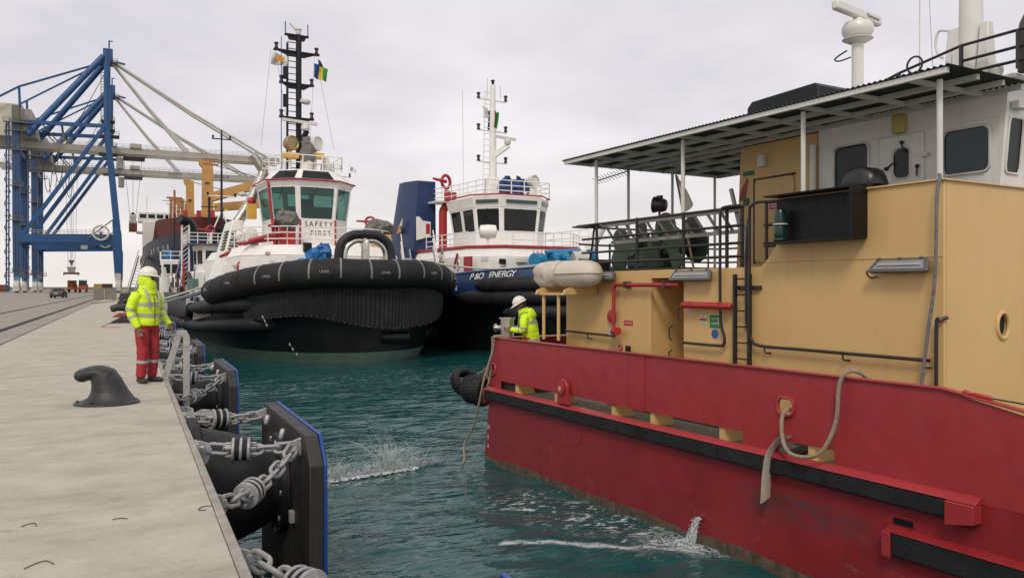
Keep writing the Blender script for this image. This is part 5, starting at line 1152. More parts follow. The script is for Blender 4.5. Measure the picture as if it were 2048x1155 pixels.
# life raft and funnel on the quay side
M().lathe([(.1, -.62), (.42, -.5), (.46, 0), (.42, .5), (.1, .62)], 16, (-9.6, -3.7, 6.35), (1, .3, 0)).build('raft_drum', WHITE, tug)
fn = M().hexa([(-11.5, -5.1, 2.8), (-11.5, -3.4, 2.8), (-15.5, -3.4, 2.8), (-15.5, -5.1, 2.8)], [(-12.0, -4.0, 7.35), (-12.0, -3.4, 7.35), (-14.2, -3.4, 7.35), (-14.2, -4.0, 7.35)]).build('funnel', WHITE, tug, bevel=.05)
for k in range(7):
    z = 5.7 + k * .17; y = -5.1 + 1.1 * (z - 2.8) / 4.55; x0_ = -11.5 - .5 * (z - 2.8) / 4.55
    M().beam((x0_ - .25, y - .03, z), (x0_ - 1.3, y - .05, z), .06, .09).build('louvre', BLACK, fn)
    M().beam((x0_ + .03, y + .12, z), (x0_ + .03, y + .62, z), .05, .08).build('louvre', BLACK, fn)
ex = [T1.onx(x, y, -13) for x, y in ((463, 462), (500, 405), (524, 352), (528, 343), (524, 336), (513, 320), (503, 309))]
eo = M().tube([ex[0]] + cat(ex[1:], 3), .30, 14).build('exhaust_pipe', STAIN, tug)
M().tube([ex[0] + Vector((-.7, .15, 0)), ex[1] + Vector((-.7, .15, 0)), ex[2] + Vector((-.7, .15, .0))], .28, 12).build('exhaust_pipe', BLACK, tug)
for u in (.35, .8): c = ex[0].lerp(ex[1], u); M().lathe([(.32, -.05), (.32, .05)], 14, c, ex[1] - ex[0]).build('pipe_band', STAIN, eo)
c = T1.onx(503, 420, -11); M().box(c.x - .2, c.x + .2, c.y - .25, c.y + .25, c.z - .5, c.z + .35).build('beacon_box', YEL, tug); M().ball((c.x, c.y, c.z + .5), .25, 10).build('beacon', RED, tug)
c = T1.onx(468, 505, -11.6); M().tube([T1.onx(440, 513, -12), T1.onx(475, 497, -11.2)], .09, 8).build('red_barrel', RED, tug)
# mast
mx_, my_ = -12.0, -.45
MZ = lambda y: T1.onx(590, y, mx_).z
mst = M().tube([(mx_, my_ + .22, 9.6), (mx_, my_ + .22, MZ(70))], .17, 10).build('mast', BLACK, tug)
M().tube([(mx_, my_ - .45, 9.6), (mx_, my_ - .45, MZ(88))], .07, 8).build('mast_leg', BLACK, mst); M().tube([(mx_ + .2, my_ - .85, 10), (mx_ + .2, my_ - .85, MZ(80))], .025, 6).build('mast_cable', BLUE, mst)
for k in range(22): z = 10.2 + k * .37; M().tube([(mx_, my_ - .45, z), (mx_, my_ + .2, z)], .028, 5).build('rung', BLACK, mst)
for py, hl_ in ((71, .7), (104, 1.35), (168, 1.02), (236, 1.02)):
    z = MZ(py); M().hexa([(mx_ - .12, my_ + .1 - hl_, z - .05), (mx_ + .12, my_ + .1 - hl_, z - .05), (mx_ + .12, my_ + .1 + hl_, z - .05), (mx_ - .12, my_ + .1 + hl_, z - .05)], [(mx_ - .12, my_ + .1 - hl_, z + .04), (mx_ + .12, my_ + .1 - hl_, z + .04), (mx_ + .12, my_ + .1 + hl_, z + .04), (mx_ - .12, my_ + .1 + hl_, z + .04)]).build('crossarm', BLACK, mst)
    M().prism([(my_ - .35, z - .3), (my_ + .55, z - .3), (my_ + .1 + hl_ * .8, z - .06), (my_ + .1 - hl_ * .8, z - .06)], 'x', mx_ - .05, mx_ + .05).build('crossarm_web', BLACK, mst)
    for sg_ in (-1, 1):
        if py > 80: navlamp(mst, (mx_, my_ + .1 + sg_ * hl_ * .88, z + .04), mat('lamp_dark', (.05, .02, .02), .4))
        else: M().tube([(mx_, my_ + .1 + sg_ * hl_ * .95, z), (mx_, my_ + .1 + sg_ * hl_ * .95, z + .75)], .03, 6).build('whip_aerial', BLACK, mst)
for z in (MZ(200), MZ(145)): M().box(mx_ + .1, mx_ + .4, my_ - .75, my_ - .5, z - .5, z + .2).build('mast_box', BLACK, mst)
M().lathe([(.05, 0), (.28, .05), (.32, .18), (.25, .3), (.05, .34)], 14, (mx_ + .5, my_ + .45, MZ(210)), (0, .15, 1)).build('satellite_dome', OFFW, mst)
z = MZ(248); M().beam((mx_ + .8, my_ - .95, z + .05), (mx_ + .8, my_ + 1.1, z - .05), .14, .16).build('radar_scanner', OFFW, mst); M().lathe([(.2, 0), (.26, .1), (.22, .35), (.1, .42)], 12, (mx_ + .8, my_ + .4, z - .5)).build('radar_pedestal', OFFW, mst); M().beam((mx_, my_ + .2, z - 1.3), (mx_ + .8, my_ + .5, z - .5), .2, .25).build('radar_bracket', BLACK, mst)
M().beam((mx_ + .1, my_ + .3, 12.0), (mx_ + .1, my_ + 1.1, 10.1), .12, .12).build('mast_strut', BLACK, mst)
M().lathe([(.05, 0), (.14, .05), (.16, .3), (.2, .32), (.2, .36), (.05, .38)], 10, (mx_, my_ + .2, MZ(70))).build('masthead', OFFW, mst); M().tube([(mx_, my_ + .1, MZ(62)), (mx_, my_ - .3, MZ(48))], .06, 6).build('wind_vane', OFFW, mst)
for x, y, cov in ((580, 287, 0), (630, 288, 1)):
    c = T1.onx(x, y, -11.0)
    s1 = M().lathe([(.1, -.35), (.3, -.28), (.42, -.05), (.44, .25), (.40, .28), (.36, .22)], 18, c, (.8, .5 if x > 600 else .35, .05)).build('searchlight', OFFW if cov else mat('brass_lamp', (.35, .26, .12), .4, .6), tug)
    M().tube([(c.x, c.y, 10.05), (c.x, c.y, c.z - .3)], .1, 10).build('lamp_stand', OFFW, s1)
    if cov: bundle('lamp_cover', tug, (c.x + .1, c.y - .5, c.z - .5), (.35, .4, .85), CANV, 3); M().lathe([(.40, 0), (.34, 1.4)], 14, (c.x, c.y - .5, 10.0)).build('lamp_column', OFFW, tug)
    M().box(c.x - .3, c.x + .3, c.y - .45, c.y + .45, c.z - .85, c.z - .55).build('lamp_base', YEL, s1)
c = T1.onx(652, 327, -11.5); M().lathe([(.3, 0), (.36, .2), (.3, .8), (.12, 1.2)], 14, (c.x, c.y, 10.05)).build('radome', OFFW, tug)
# flags on halyards
def flag(label, corners, cols, wires, fr_, x):
    t = thing('flag', label, 'flag', fr_.o, fr_.a); A, Bc, Cc, D = [fr_.onx(*c, x) for c in corners]
    n1 = 12; k0 = 0
    for ci, (u0, u1, m_) in enumerate(cols):
        mb = M()
        for i in range(n1 + 1):
            u = u0 + (u1 - u0) * i / n1
            for j in range(7):
                v = j / 6; p = (A * (1 - u) + Bc * u) * (1 - v) + (D * (1 - u) + Cc * u) * v; p.x += .12 * math.sin(u * 7 + v * 2.5); mb.v.append(tuple(p))
        mb.f = [(i * 7 + j, i * 7 + j + 1, i * 7 + 8 + j, i * 7 + 7 + j) for i in range(n1) for j in range(6)]
        mb.build('cloth', m_, t)
    for w_ in wires: M().tube([fr_.onx(*p, x) for p in w_], .012, 4).build('halyard', STEEL, t)
    return t, (A, Bc, Cc, D)
FLW = mat('flag_white', (.62, .60, .56), .8, var=.06); FLO = mat('flag_orange', (.55, .22, .03), .8); FLB = mat('flag_blue', (.012, .05, .22), .8); FLY = mat('flag_yellow', (.6, .45, .03), .8); FLG = mat('flag_green', (.02, .20, .03), .8); FLR = mat('flag_red', (.4, .03, .03), .8)
fg, (A, Bq, Cq, D) = flag('white flag with an orange patch, flying from the black mast arm', ((543, 104), (574, 113), (575, 133), (541, 128)), ((0, 1, FLW),), (((542, 98), (522, 292)), ((550, 100), (572, 230))), T1, -11.9)
mb = M(); cc = (A + Bq + Cq + D) / 4; random.seed(11)
for j, dx in enumerate((.07, -.07)): mb.prism([(cc.y + .26 * math.cos(a * .4488) * (1 + .25 * math.sin(a * 2.3)), cc.z + .16 * math.sin(a * .4488) * (1 + .3 * math.cos(a * 1.7))) for a in range(14)], 'x', cc.x + dx + .14 * (1 if j == 0 else -1), cc.x + dx + .15 * (1 if j == 0 else -1))
mb.build('emblem', FLO, fg)
flag('blue, yellow and green flag on the black tug mast halyard', ((628, 127), (654, 138), (652, 165), (627, 154)), ((0, .42, FLB), (.42, .7, FLY), (.7, 1, FLG)), (((629, 112), (620, 290)), ((640, 155), (668, 300))), T1, -11.9)
flag('small faded dark flag above the blue, yellow and green one', ((635, 118), (655, 140), (654, 147), (636, 130)), ((0, .55, FLB), (.55, .8, FLY), (.8, 1, FLR)), (), T1, -12.1)

# ---------------------------------------------------------------- blue tug behind
T2 = Frame(camw(4.4, 42.2), -85.84)
tg = thing('tugboat', 'navy blue tug with black roll fenders, white wheelhouse, white mast and blue funnel', 'tugboat', T2.o, T2.a)
NAVY = mat('navy_paint', (.010, .032, .105), .4, var=.12, streak=.2, dirt=(.03, .05, .09))
zg = lambda x: 4.55 - .06 * max(0, -x - 1)
M().loft([level(-1.2, 11, 5.0, 1., lambda x: -1.5), level(-.3, 10.5, 5.3, 1., lambda x: 0.), level(0, 9.8, 5.5, .92, lambda x: 1.6), level(.2, 9.3, 5.65, .86, lambda x: 3.0)], closed=True).build('hull', BHULL, tg)
M().loft([level(.2, 9.3, 5.66, .86, lambda x: 3.0), level(.25, 9.3, 5.72, .86, lambda x: zg(x) - .75), level(.0, 9.2, 5.45, .86, zg)], closed=True).build('topsides', NAVY, tg)
M().add(level(.0, 9.1, 5.4, .86, lambda x: zg(x) - .5), [tuple(range(51))]).build('deck', mat('tug_deck2', (.04, .07, .05), .8), tg)
M().tube(level(-.02, 9.2, 5.47, .86, lambda x: zg(x) + .02)[3:48], .07, 8).build('gunwale', mat('gunwale_blue2', (.03, .09, .24), .4), tg)
for zz, r, i0, ex_ in ((3.72, .40, 12, .45), (3.05, .40, 10, .38), (2.25, .38, 15, .35)):
    p = cat(level(.25 + ex_, 9.4, 5.65 + ex_, .86, lambda x: zz + .03 * x)[i0:46], 2); q = len(p)
    fo = M().tube(p, [r * min(1, .5 + .25 * min(i, q - 1 - i)) for i in range(q)], 16).build('roll_fender', RUBBER, tg)
    L = 0
    for i in range(4, q - 4, 4):
        M().lathe([(r + .012, -.03), (r + .012, .03)], 16, p[i], p[i + 1] - p[i]).build('fender_band', BLACK, fo)
a, b = T2.onx(942, 549, -4.6), T2.onx(1030, 538, -2.1)
LV2 = level(.12, 9.22, 5.60, .86, lambda x: zg(x) - .33); T2_ = T2
def on_outline(pxx, dz, off=.05, lv=None, T2=None):
    lv = lv or LV2; T2 = T2 or T2_
    best = None
    for i in range(len(lv) - 1):
        p, q = Vector(lv[i]), Vector(lv[i + 1])
        for k in range(8):
            c = p.lerp(q, k / 8); w_ = T2.wor(c); d = w_.x * FX + w_.y * FY; u = CX + FPX * (w_.x * RX + w_.y * RY) / d
            if c.y < 3 and c.x > -14 and (best is None or abs(u - pxx) < best[0]): best = (abs(u - pxx), c, (q - p).normalized())
    return best[1], best[2]
for i, ch in enumerate('P&O ENERGY'):
    if ch == ' ': continue
    c, d = on_outline(946 + i * 9.0, 0); 
    n_ = Vector((d.y, -d.x, 0)); n_ = n_ if n_.y < 0 or n_.x > 0 else -n_
    text(ch, .50, SW, tg, c + n_ * .10 + Vector((0, 0, .06)), d, (-n_ * .30 + Vector((0, 0, 1))), 'lettering', .01, shear=.25)
for i, (x, y) in enumerate(((903, 577), (914, 576), (892, 579))):
    c, d = on_outline(x, 0); M().box(c.x - .15, c.x + .15, c.y - .12, c.y - .05, 3.35, 3.6).build('name_plate', OFFW, tg)
hp = [(-5.0, -2.6), (-5.0, 2.6), (-7.0, 4.2), (-19, 4.2), (-19, -4.3), (-7.0, -4.3)]
dh = M().hexa([(*p, 2.6) for p in hp], [(*p, 5.25) for p in hp]).build('deckhouse', WHITE, tg, bevel=.04)
M().hexa([(*p, 5.252) for p in hp], [(*p, 5.80) for p in scale_poly(hp, .94)]).build('deckhouse_ledge', WHITE, tg, bevel=.04)
rdl = scale_poly(hp, .95); M().tube([(*p, 5.86) for p in rdl + [rdl[0]]], .09, 6).build('red_rail', RED, tg)
sp_ = lambda x, y, n_=-4.3: T2.ony(x, y, n_)
c = sp_(945, 527); M().box(c.x - .9, c.x + .0, -4.42, -4.301, c.z - .42, c.z + .42).build('red_locker', RED, dh)
c = sp_(917, 530); M().tube([(c.x + .2 * math.cos(a * .52), -4.33, c.z + .26 * math.sin(a * .52)) for a in range(12)], .05, 6, closed=True).build('porthole', OFFW, dh); M().prism([(c.x + .2 * math.cos(a * .52), c.z + .26 * math.sin(a * .52)) for a in range(12)], 'y', -4.32, -4.302).build('pane', GLD, dh)
M().tube([sp_(908, 535, -4.4), sp_(915, 507, -4.4)], .07, 8).build('red_pipe', RED, dh)
for x, y in ((1003, 523), (1037, 520), (1048, 520), (968, 518)): c = T2.onx(x, y, -5.0); M().box(c.x, c.x + .22, c.y - .18, c.y + .18, c.z - .14, c.z + .16).build('deck_lamp', BLACK if x == 1003 else OFFW, dh, bevel=.03)
text('SAFETY', .36, mat('faint_red', (.5, .2, .17), .6), tg, (-5.10, .0, 5.55), (0, 1, 0), (-.5, 0, 1), 'lettering', .004, spacing=1.4)
wp = [(-7.6, -1.45), (-7.6, 1.25), (-8.8, 2.5), (-12.4, 2.5), (-12.4, -2.65), (-8.9, -2.65)]
lo = wheelhouse(tg, wp, 5.78, 6.85, 8.35, 8.95, .93, WHITE, GLD, .16)
pipe_loop(tg, 'red_rail', wp, 9.12, .05, RED, 1.08)
M().hexa([(*p, 8.951) for p in scale_poly(wp, 1.06)], [(*p, 9.1) for p in scale_poly(wp, .98)]).build('wheelhouse_roof', WHITE, tg, bevel=.02)
for u in ((.1, .9),):
    for i, j in ((0, 1), (5, 0), (1, 2)):
        a0, a1 = Vector((*scale_poly(wp, 1.056)[i], 8.62)), Vector((*scale_poly(wp, 1.056)[j], 8.62)); p, q = a0.lerp(a1, .12), a0.lerp(a1, .88)
        M().hexa([p, q, q + Vector((0, 0, .2)), p + Vector((0, 0, .2))], [p * .998 + Vector((.03, 0, 0)), q * .998 + Vector((.03, 0, 0)), q + Vector((.03, 0, .2)), p + Vector((.03, 0, .2))]).build('eave_window', mat('eave_green', (.03, .06, .045), .2), tg)
M().box(-9.2, -8.6, -1.5, 1.5, 6.85, 7.5).build('helm_console', MATS['console_dark'], tg)
rails([(-8.1, -2.3, 9.1), (-8.0, 2.2, 9.1), (-12.4, 2.4, 9.1)], .95, 3, .03, 1.0).build('top_railing', WHITE, tg)
rails([(-8.1, -2.3, 9.1), (-12.4, -2.5, 9.1), (-14.5, -2.9, 9.1)], .95, 3, .03, 1.0).build('top_railing', WHITE, tg)
rails([(-5.6, -1.8, 5.8), (-5.6, 2.4, 5.8), (-7.2, 3.9, 5.8)], .95, 2, .03, 1.4).build('ledge_railing', WHITE, tg)
rails([(-7.2, -3.9, 5.8), (-13.2, -3.9, 5.8)], .95, 3, .03, 1.2).build('ledge_railing', WHITE, tg)
rails([(-6, 3.8, 5.8), (-12, 3.8, 5.8)], 1.3, 3, .03, 1.0).build('ledge_railing', WHITE, tg)
c = T2.onx(996, 463, -6.2); M().lathe([(.1, -.55), (.38, -.45), (.42, 0), (.38, .45), (.1, .55)], 14, (-6.6, -2.9, 6.75), (.5, 1, 0)).build('raft_drum', WHITE, tg)
M().tube([(-6.6, -2.9, 5.8), (-6.6, -2.9, 6.4)], .1, 8).build('raft_stand', WHITE, tg)
# stairs
for x0_, n_, s0, s1, z0, z1 in ((-9.5, -4.1, -10.4, -8.9, 4.0, 5.8), (-13.4, -4.5, -14.6, -13.0, 3.4, 5.8)):
    sr = M().beam((s0, n_, z1 + .2), (s1, n_ - .3, z0), .06, .2).build('stair', STEEL, tg); M().beam((s0, n_ - .6, z1 + .2), (s1, n_ - .9, z0), .06, .2).build('stringer', STEEL, sr)
    for k in range(6): u = (k + .5) / 6; M().box(s0 + (s1 - s0) * u - .12, s0 + (s1 - s0) * u + .12, n_ - .6 - .3 * u, n_ - .3 * u, z1 + (z0 - z1) * u, z1 + (z0 - z1) * u + .05).build('tread', YEL if k % 2 else DKSTEEL, sr)
    for dz in (.5, 1.0): M().tube([(s0, n_ - .6, z1 + .2 + dz), (s1, n_ - .9, z0 + dz)], .035, 6).build('handrail', WHITE, sr)
# funnel
fb0 = [(-14.2, -4.35), (-14.2, -2.75), (-17.6, -2.75), (-17.6, -4.9), (-16.2, -4.9)]; ft0 = [(-14.3, -4.1), (-14.3, -2.75), (-16.4, -2.75), (-16.4, -4.5), (-15.6, -4.5)]
fn = M().hexa([(*p, 5.2) for p in fb0], [(*p, 10.55) for p in ft0]).build('funnel', NAVY, tg, bevel=.04)
dq_ = T2.onx(848, 458, -14.1); M().prism([(dq_.y - .55, dq_.z - .75), (dq_.y + .45, dq_.z - .45), (dq_.y + .45, dq_.z + .5), (dq_.y - .1, dq_.z + .55), (dq_.y - .35, dq_.z + .8), (dq_.y - .55, dq_.z + .8)], 'x', -14.12, -14.05).build('funnel_door', WHITE, fn)
M().box(-14.04, -14.02, dq_.y + .12, dq_.y + .38, dq_.z - .3, dq_.z + .35).build('hose_window', RED, fn)
lg = Vector((-15.6, -4.72, 7.1)); M().prism([(lg.x - .35, lg.z), (lg.x + .3, lg.z + .05), (lg.x + .05, lg.z + .55)], 'y', -4.86, -4.80).build('emblem', mat('emblem_orange', (.6, .22, .03), .5), fn); M().prism([(lg.x + .05, lg.z + .55), (lg.x + .35, lg.z + .45), (lg.x + .5, lg.z + .95)], 'y', -4.82, -4.76).build('emblem', SW, fn)
text('P&O', .42, SW, fn, (-15.4, -4.72, 6.05), (1, -.25, 0), (0, 0, 1), 'lettering', .02)
rd = [T2.onx(x, y, -13.4) for x, y in ((886, 500), (886, 440), (887, 420), (898, 405), (905, 395), (905, 385))]
M().tube(cat(rd, 3), .27, 12).build('fire_main', RED, tg)
mo = T2.onx(897, 388, -13.4); M().box(-14.6, -12.8, -3.3, -1.9, 9.05, 9.15).build('monitor_platform', WHITE, tg)
monitor(tg, (mo.x, mo.y - .1, 9.3), RED, 1.25, 2.0); M().tube([(mo.x, mo.y - .1, 9.15), (mo.x, mo.y - .1, 9.9)], .2, 10).build('monitor_column', RED, tg)
# mast
mx_, my_ = -11.2, -.1; MZ = lambda y: T2.onx(985, y, mx_).z
mst = M().hexa([(mx_ - .5, my_ - .6, 9.1), (mx_ + .5, my_ - .6, 9.1), (mx_ + .5, my_ + .6, 9.1), (mx_ - .5, my_ + .6, 9.1)], [(mx_ - .3, my_ - .35, 10.6), (mx_ + .3, my_ - .35, 10.6), (mx_ + .3, my_ + .35, 10.6), (mx_ - .3, my_ + .35, 10.6)]).build('mast', WHITE, tg, bevel=.05)
M().tube([(mx_, my_, 10.5), (mx_, my_, MZ(170))], [.26, .16], 12).build('mast_pole', WHITE, mst)
M().tube([(mx_, my_ - .75, 9.6), (mx_, my_ - .55, MZ(190))], .03, 6).build('mast_ladder_rail', WHITE, mst)
for k in range(16): z = 10.4 + k * .38; M().tube([(mx_, my_ - .7, z), (mx_, my_, z)], .025, 5).build('rung', WHITE, mst)
for py, hl_ in ((200, 1.0), (262, 1.0), (324, 1.0)):
    z = MZ(py); M().tube([(mx_, my_ - hl_ * 1.1, z), (mx_, my_ + hl_, z - .05)], .05, 6).build('crossarm', WHITE, mst)
    for sg_ in (-1.1, 1): navlamp(mst, (mx_, my_ + sg_ * hl_ * .95, z), mat('lamp_dark', (.05, .02, .02), .4))
z = MZ(276); M().beam((mx_ + .7, my_ - .2, z), (mx_ + .7, my_ + 1.3, z - .1), .14, .16).build('radar_scanner', OFFW, mst); M().lathe([(.14, 0), (.22, .1), (.22, .3), (.1, .4)], 12, (mx_ + .7, my_ + .7, z - .5)).build('radar_pedestal', OFFW, mst); M().beam((mx_, my_, z - 1.2), (mx_ + .7, my_ + .8, z - .5), .25, .3).build('radar_bracket', WHITE, mst)
for sg_ in (-.4, .55): M().tube([(mx_, my_ + sg_, MZ(195)), (mx_, my_ + sg_, MZ(170 if sg_ > 0 else 158))], .03, 5).build('whip_aerial', OFFW, mst)
navlamp(mst, (mx_, my_, MZ(172)))
M().tube([T2.onx(927, 392, -12), T2.onx(925, 180, -12)], .02, 5).build('whip_aerial', OFFW, tg)
for x, c_ in ((1014, 0), (1036, 1)): cc = T2.onx(x, 377, -9); bundle('covered_instrument', tg, (cc.x, cc.y, 9.75), (.5, .62, .62), mat('navy_canvas', (.012, .045, .15), .75, bump=.3), x)
c = T2.onx(1064, 364, -9); s1 = M().lathe([(.1, -.4), (.36, -.3), (.42, .1), (.42, .3), (.36, .32), (.33, .24)], 18, c, (.75, .2, .1)).build('searchlight', OFFW, tg); M().lathe([(.33, .20), (.33, .235)], 18, c, (.75, .2, .1)).build('lamp_glass', GLD, s1); M().tube([(c.x, c.y, 9.1), (c.x, c.y, c.z - .4)], [.42, .3], 12).build('lamp_stand', OFFW, s1)
monitor(tg, (-12.6, .9, 9.3), RED, .8, 1.5)
# towing winch in light blue on the foredeck
LB = mat('winch_blue', (.01, .20, .38), .45, var=.2, scale=4)
c = T2.onx(1085, 520, -3.2)
wi = M().box(-4.2, -2.4, -.9, 2.6, 3.9, 4.35).build('towing_winch', LB, tg, bevel=.05)
M().lathe([(.42, -.35), (.42, -.25), (.34, -.24), (.34, .3), (.40, .35)], 16, (-3.2, -1.6, 5.0), (.5, -1, 0)).build('gypsy_head', LB, wi)
for y, r, m_ in ((-.7, .62, LB), (.0, .66, LB), (1.0, .68, WROPE), (1.9, .75, LB)): M().lathe([(r, -.12 if m_ is LB else -.5), (r, .12 if m_ is LB else .5)], 20, (-3.2, y, 4.95), (0, 1, 0)).build('winch_drum', m_, wi)
M().tube([(-3.0, -1.2, 5.45), (-3.0, 1.0, 5.6)], .12, 8).build('winch_shaft', LB, wi); bundle('winch_cover', tg, (-3.1, -.4, 5.25), (.5, .5, .35), LB, 4)
M().tube([(-5.5, 3.5, 5.8), (-5.0, 4.0, 7.2)], .35, 10).build('raft_drum', WHITE, tg)
flag('white flag hanging behind the white mast of the navy tug', ((965, 213), (974, 216), (976, 238), (966, 234)), ((0, 1, FLW),), (), T2, -11.6)
flag('blue flag furled against the white mast of the navy tug', ((976, 222), (981, 222), (980, 262), (975, 260)), ((0, 1, FLB),), (), T2, -11.7)
flag('red-tipped green flag hanging on the right of the white mast', ((988, 222), (997, 225), (993, 262), (988, 250)), ((0, .5, FLR), (.5, 1, FLG)), (), T2, -10.6)
# mooring lines
RA, RB = T1.wor(T1.onx(524, 533, -4.5)), Vector((.05, 46, .42)); RA2, RB2 = T1.wor(T1.onx(505, 545, -5.2)), Vector((.1, 46.2, .30))
rope('mooring_line', [RA, RA.lerp(RB, .35) - Vector((0, 0, .06)), RA.lerp(RB, .7) - Vector((0, 0, .06)), RB], .05, WROPE, 'pale mooring line from the black tug shoulder to the quay, upper of two', catg='rope')
rope('mooring_line', [RA2, RA2.lerp(RB2, .35) - Vector((0, 0, .12)), RA2.lerp(RB2, .7) - Vector((0, 0, .10)), RB2], .05, WROPE, 'pale mooring line from the black tug shoulder to the quay, lower of two', catg='rope')
a, b = T1.wor((-1.0, 2.0, 4.9)), T2.wor((-.6, -2.2, 4.75)); rope('mooring_line', [a, a.lerp(b, .3) - Vector((0, 0, .25)), a.lerp(b, .6) - Vector((0, 0, .35)), b], .045, WROPE, 'pale line sagging between the bows of the two tugs')

# ================================================================ PEOPLE
def remesh(o, v, sm=2):
    r = o.modifiers.new('fuse', 'REMESH'); r.mode = 'VOXEL'; r.voxel_size = v; r.use_smooth_shade = True
    if sm: s_ = o.modifiers.new('soft', 'SMOOTH'); s_.factor = .5; s_.iterations = sm
    return o
def ilerp(rr, f):
    i = min(int(f), len(rr) - 2); u = f - i; a, b = rr[i], rr[i + 1]
    if not isinstance(a, tuple): a = (a, a)
    if not isinstance(b, tuple): b = (b, b)
    return (a[0] * (1 - u) + b[0] * u, a[1] * (1 - u) + b[1] * u)
def limb(mb, pts, rr, k=6, n=16, t0=0., t1=1., grow=0., cap=True, fold=0., seed=0):
    c = cat(pts, k); m_ = len(c); i0, i1 = t0 * (m_ - 1), t1 * (m_ - 1)
    cc = []; ra = []
    S_ = max(2, int(round(i1 - i0)) + 1)
    for j in range(S_):
        f = i0 + (i1 - i0) * j / (S_ - 1); a = min(int(f), m_ - 2); cc.append(c[a].lerp(c[a + 1], f - a)); r = ilerp(rr, f / k); w_ = fold * mnoise.noise(Vector((seed, f * 1.3, 0))); ra.append((r[0] + grow + w_, r[1] + grow + w_))
    return mb.tube(cc, ra, n, cap=cap, up=(1, 0, 0) if abs((c[-1] - c[0]).normalized().x) < .9 else (0, 0, 1))
def hand(mb, wrist, d, out_, curl):
    """palm and five fingers continuing from the wrist along d; out_ = thumb side"""
    d = Vector(d).normalized(); o = Vector(out_); o = (o - d * o.dot(d)).normalized(); nrm = d.cross(o); w_ = Vector(wrist)
    mb.tube([w_ - d * .02, w_ + d * .03, w_ + d * .085], [(.030, .022), (.040, .020), (.042, .016)], 10, up=tuple(o))
    for i, (off, L) in enumerate(((.030, .072), (.011, .082), (-.010, .076), (-.030, .060))):
        b = w_ + d * .08 + o * off; p1 = b + d * L * .45 + nrm * curl * .012; p2 = p1 + d * L * .32 + nrm * curl * .026; p3 = p2 + d * L * .12 + nrm * curl * .028
        mb.tube([b, p1, p2, p3], [.0095, .009, .008, .006], 7)
    b = w_ + d * .03 + o * .034; mb.tube([b, b + o * .025 + d * .025 + nrm * .008 * curl, b + o * .03 + d * .06 + nrm * .02 * curl], [.012, .011, .008], 7)
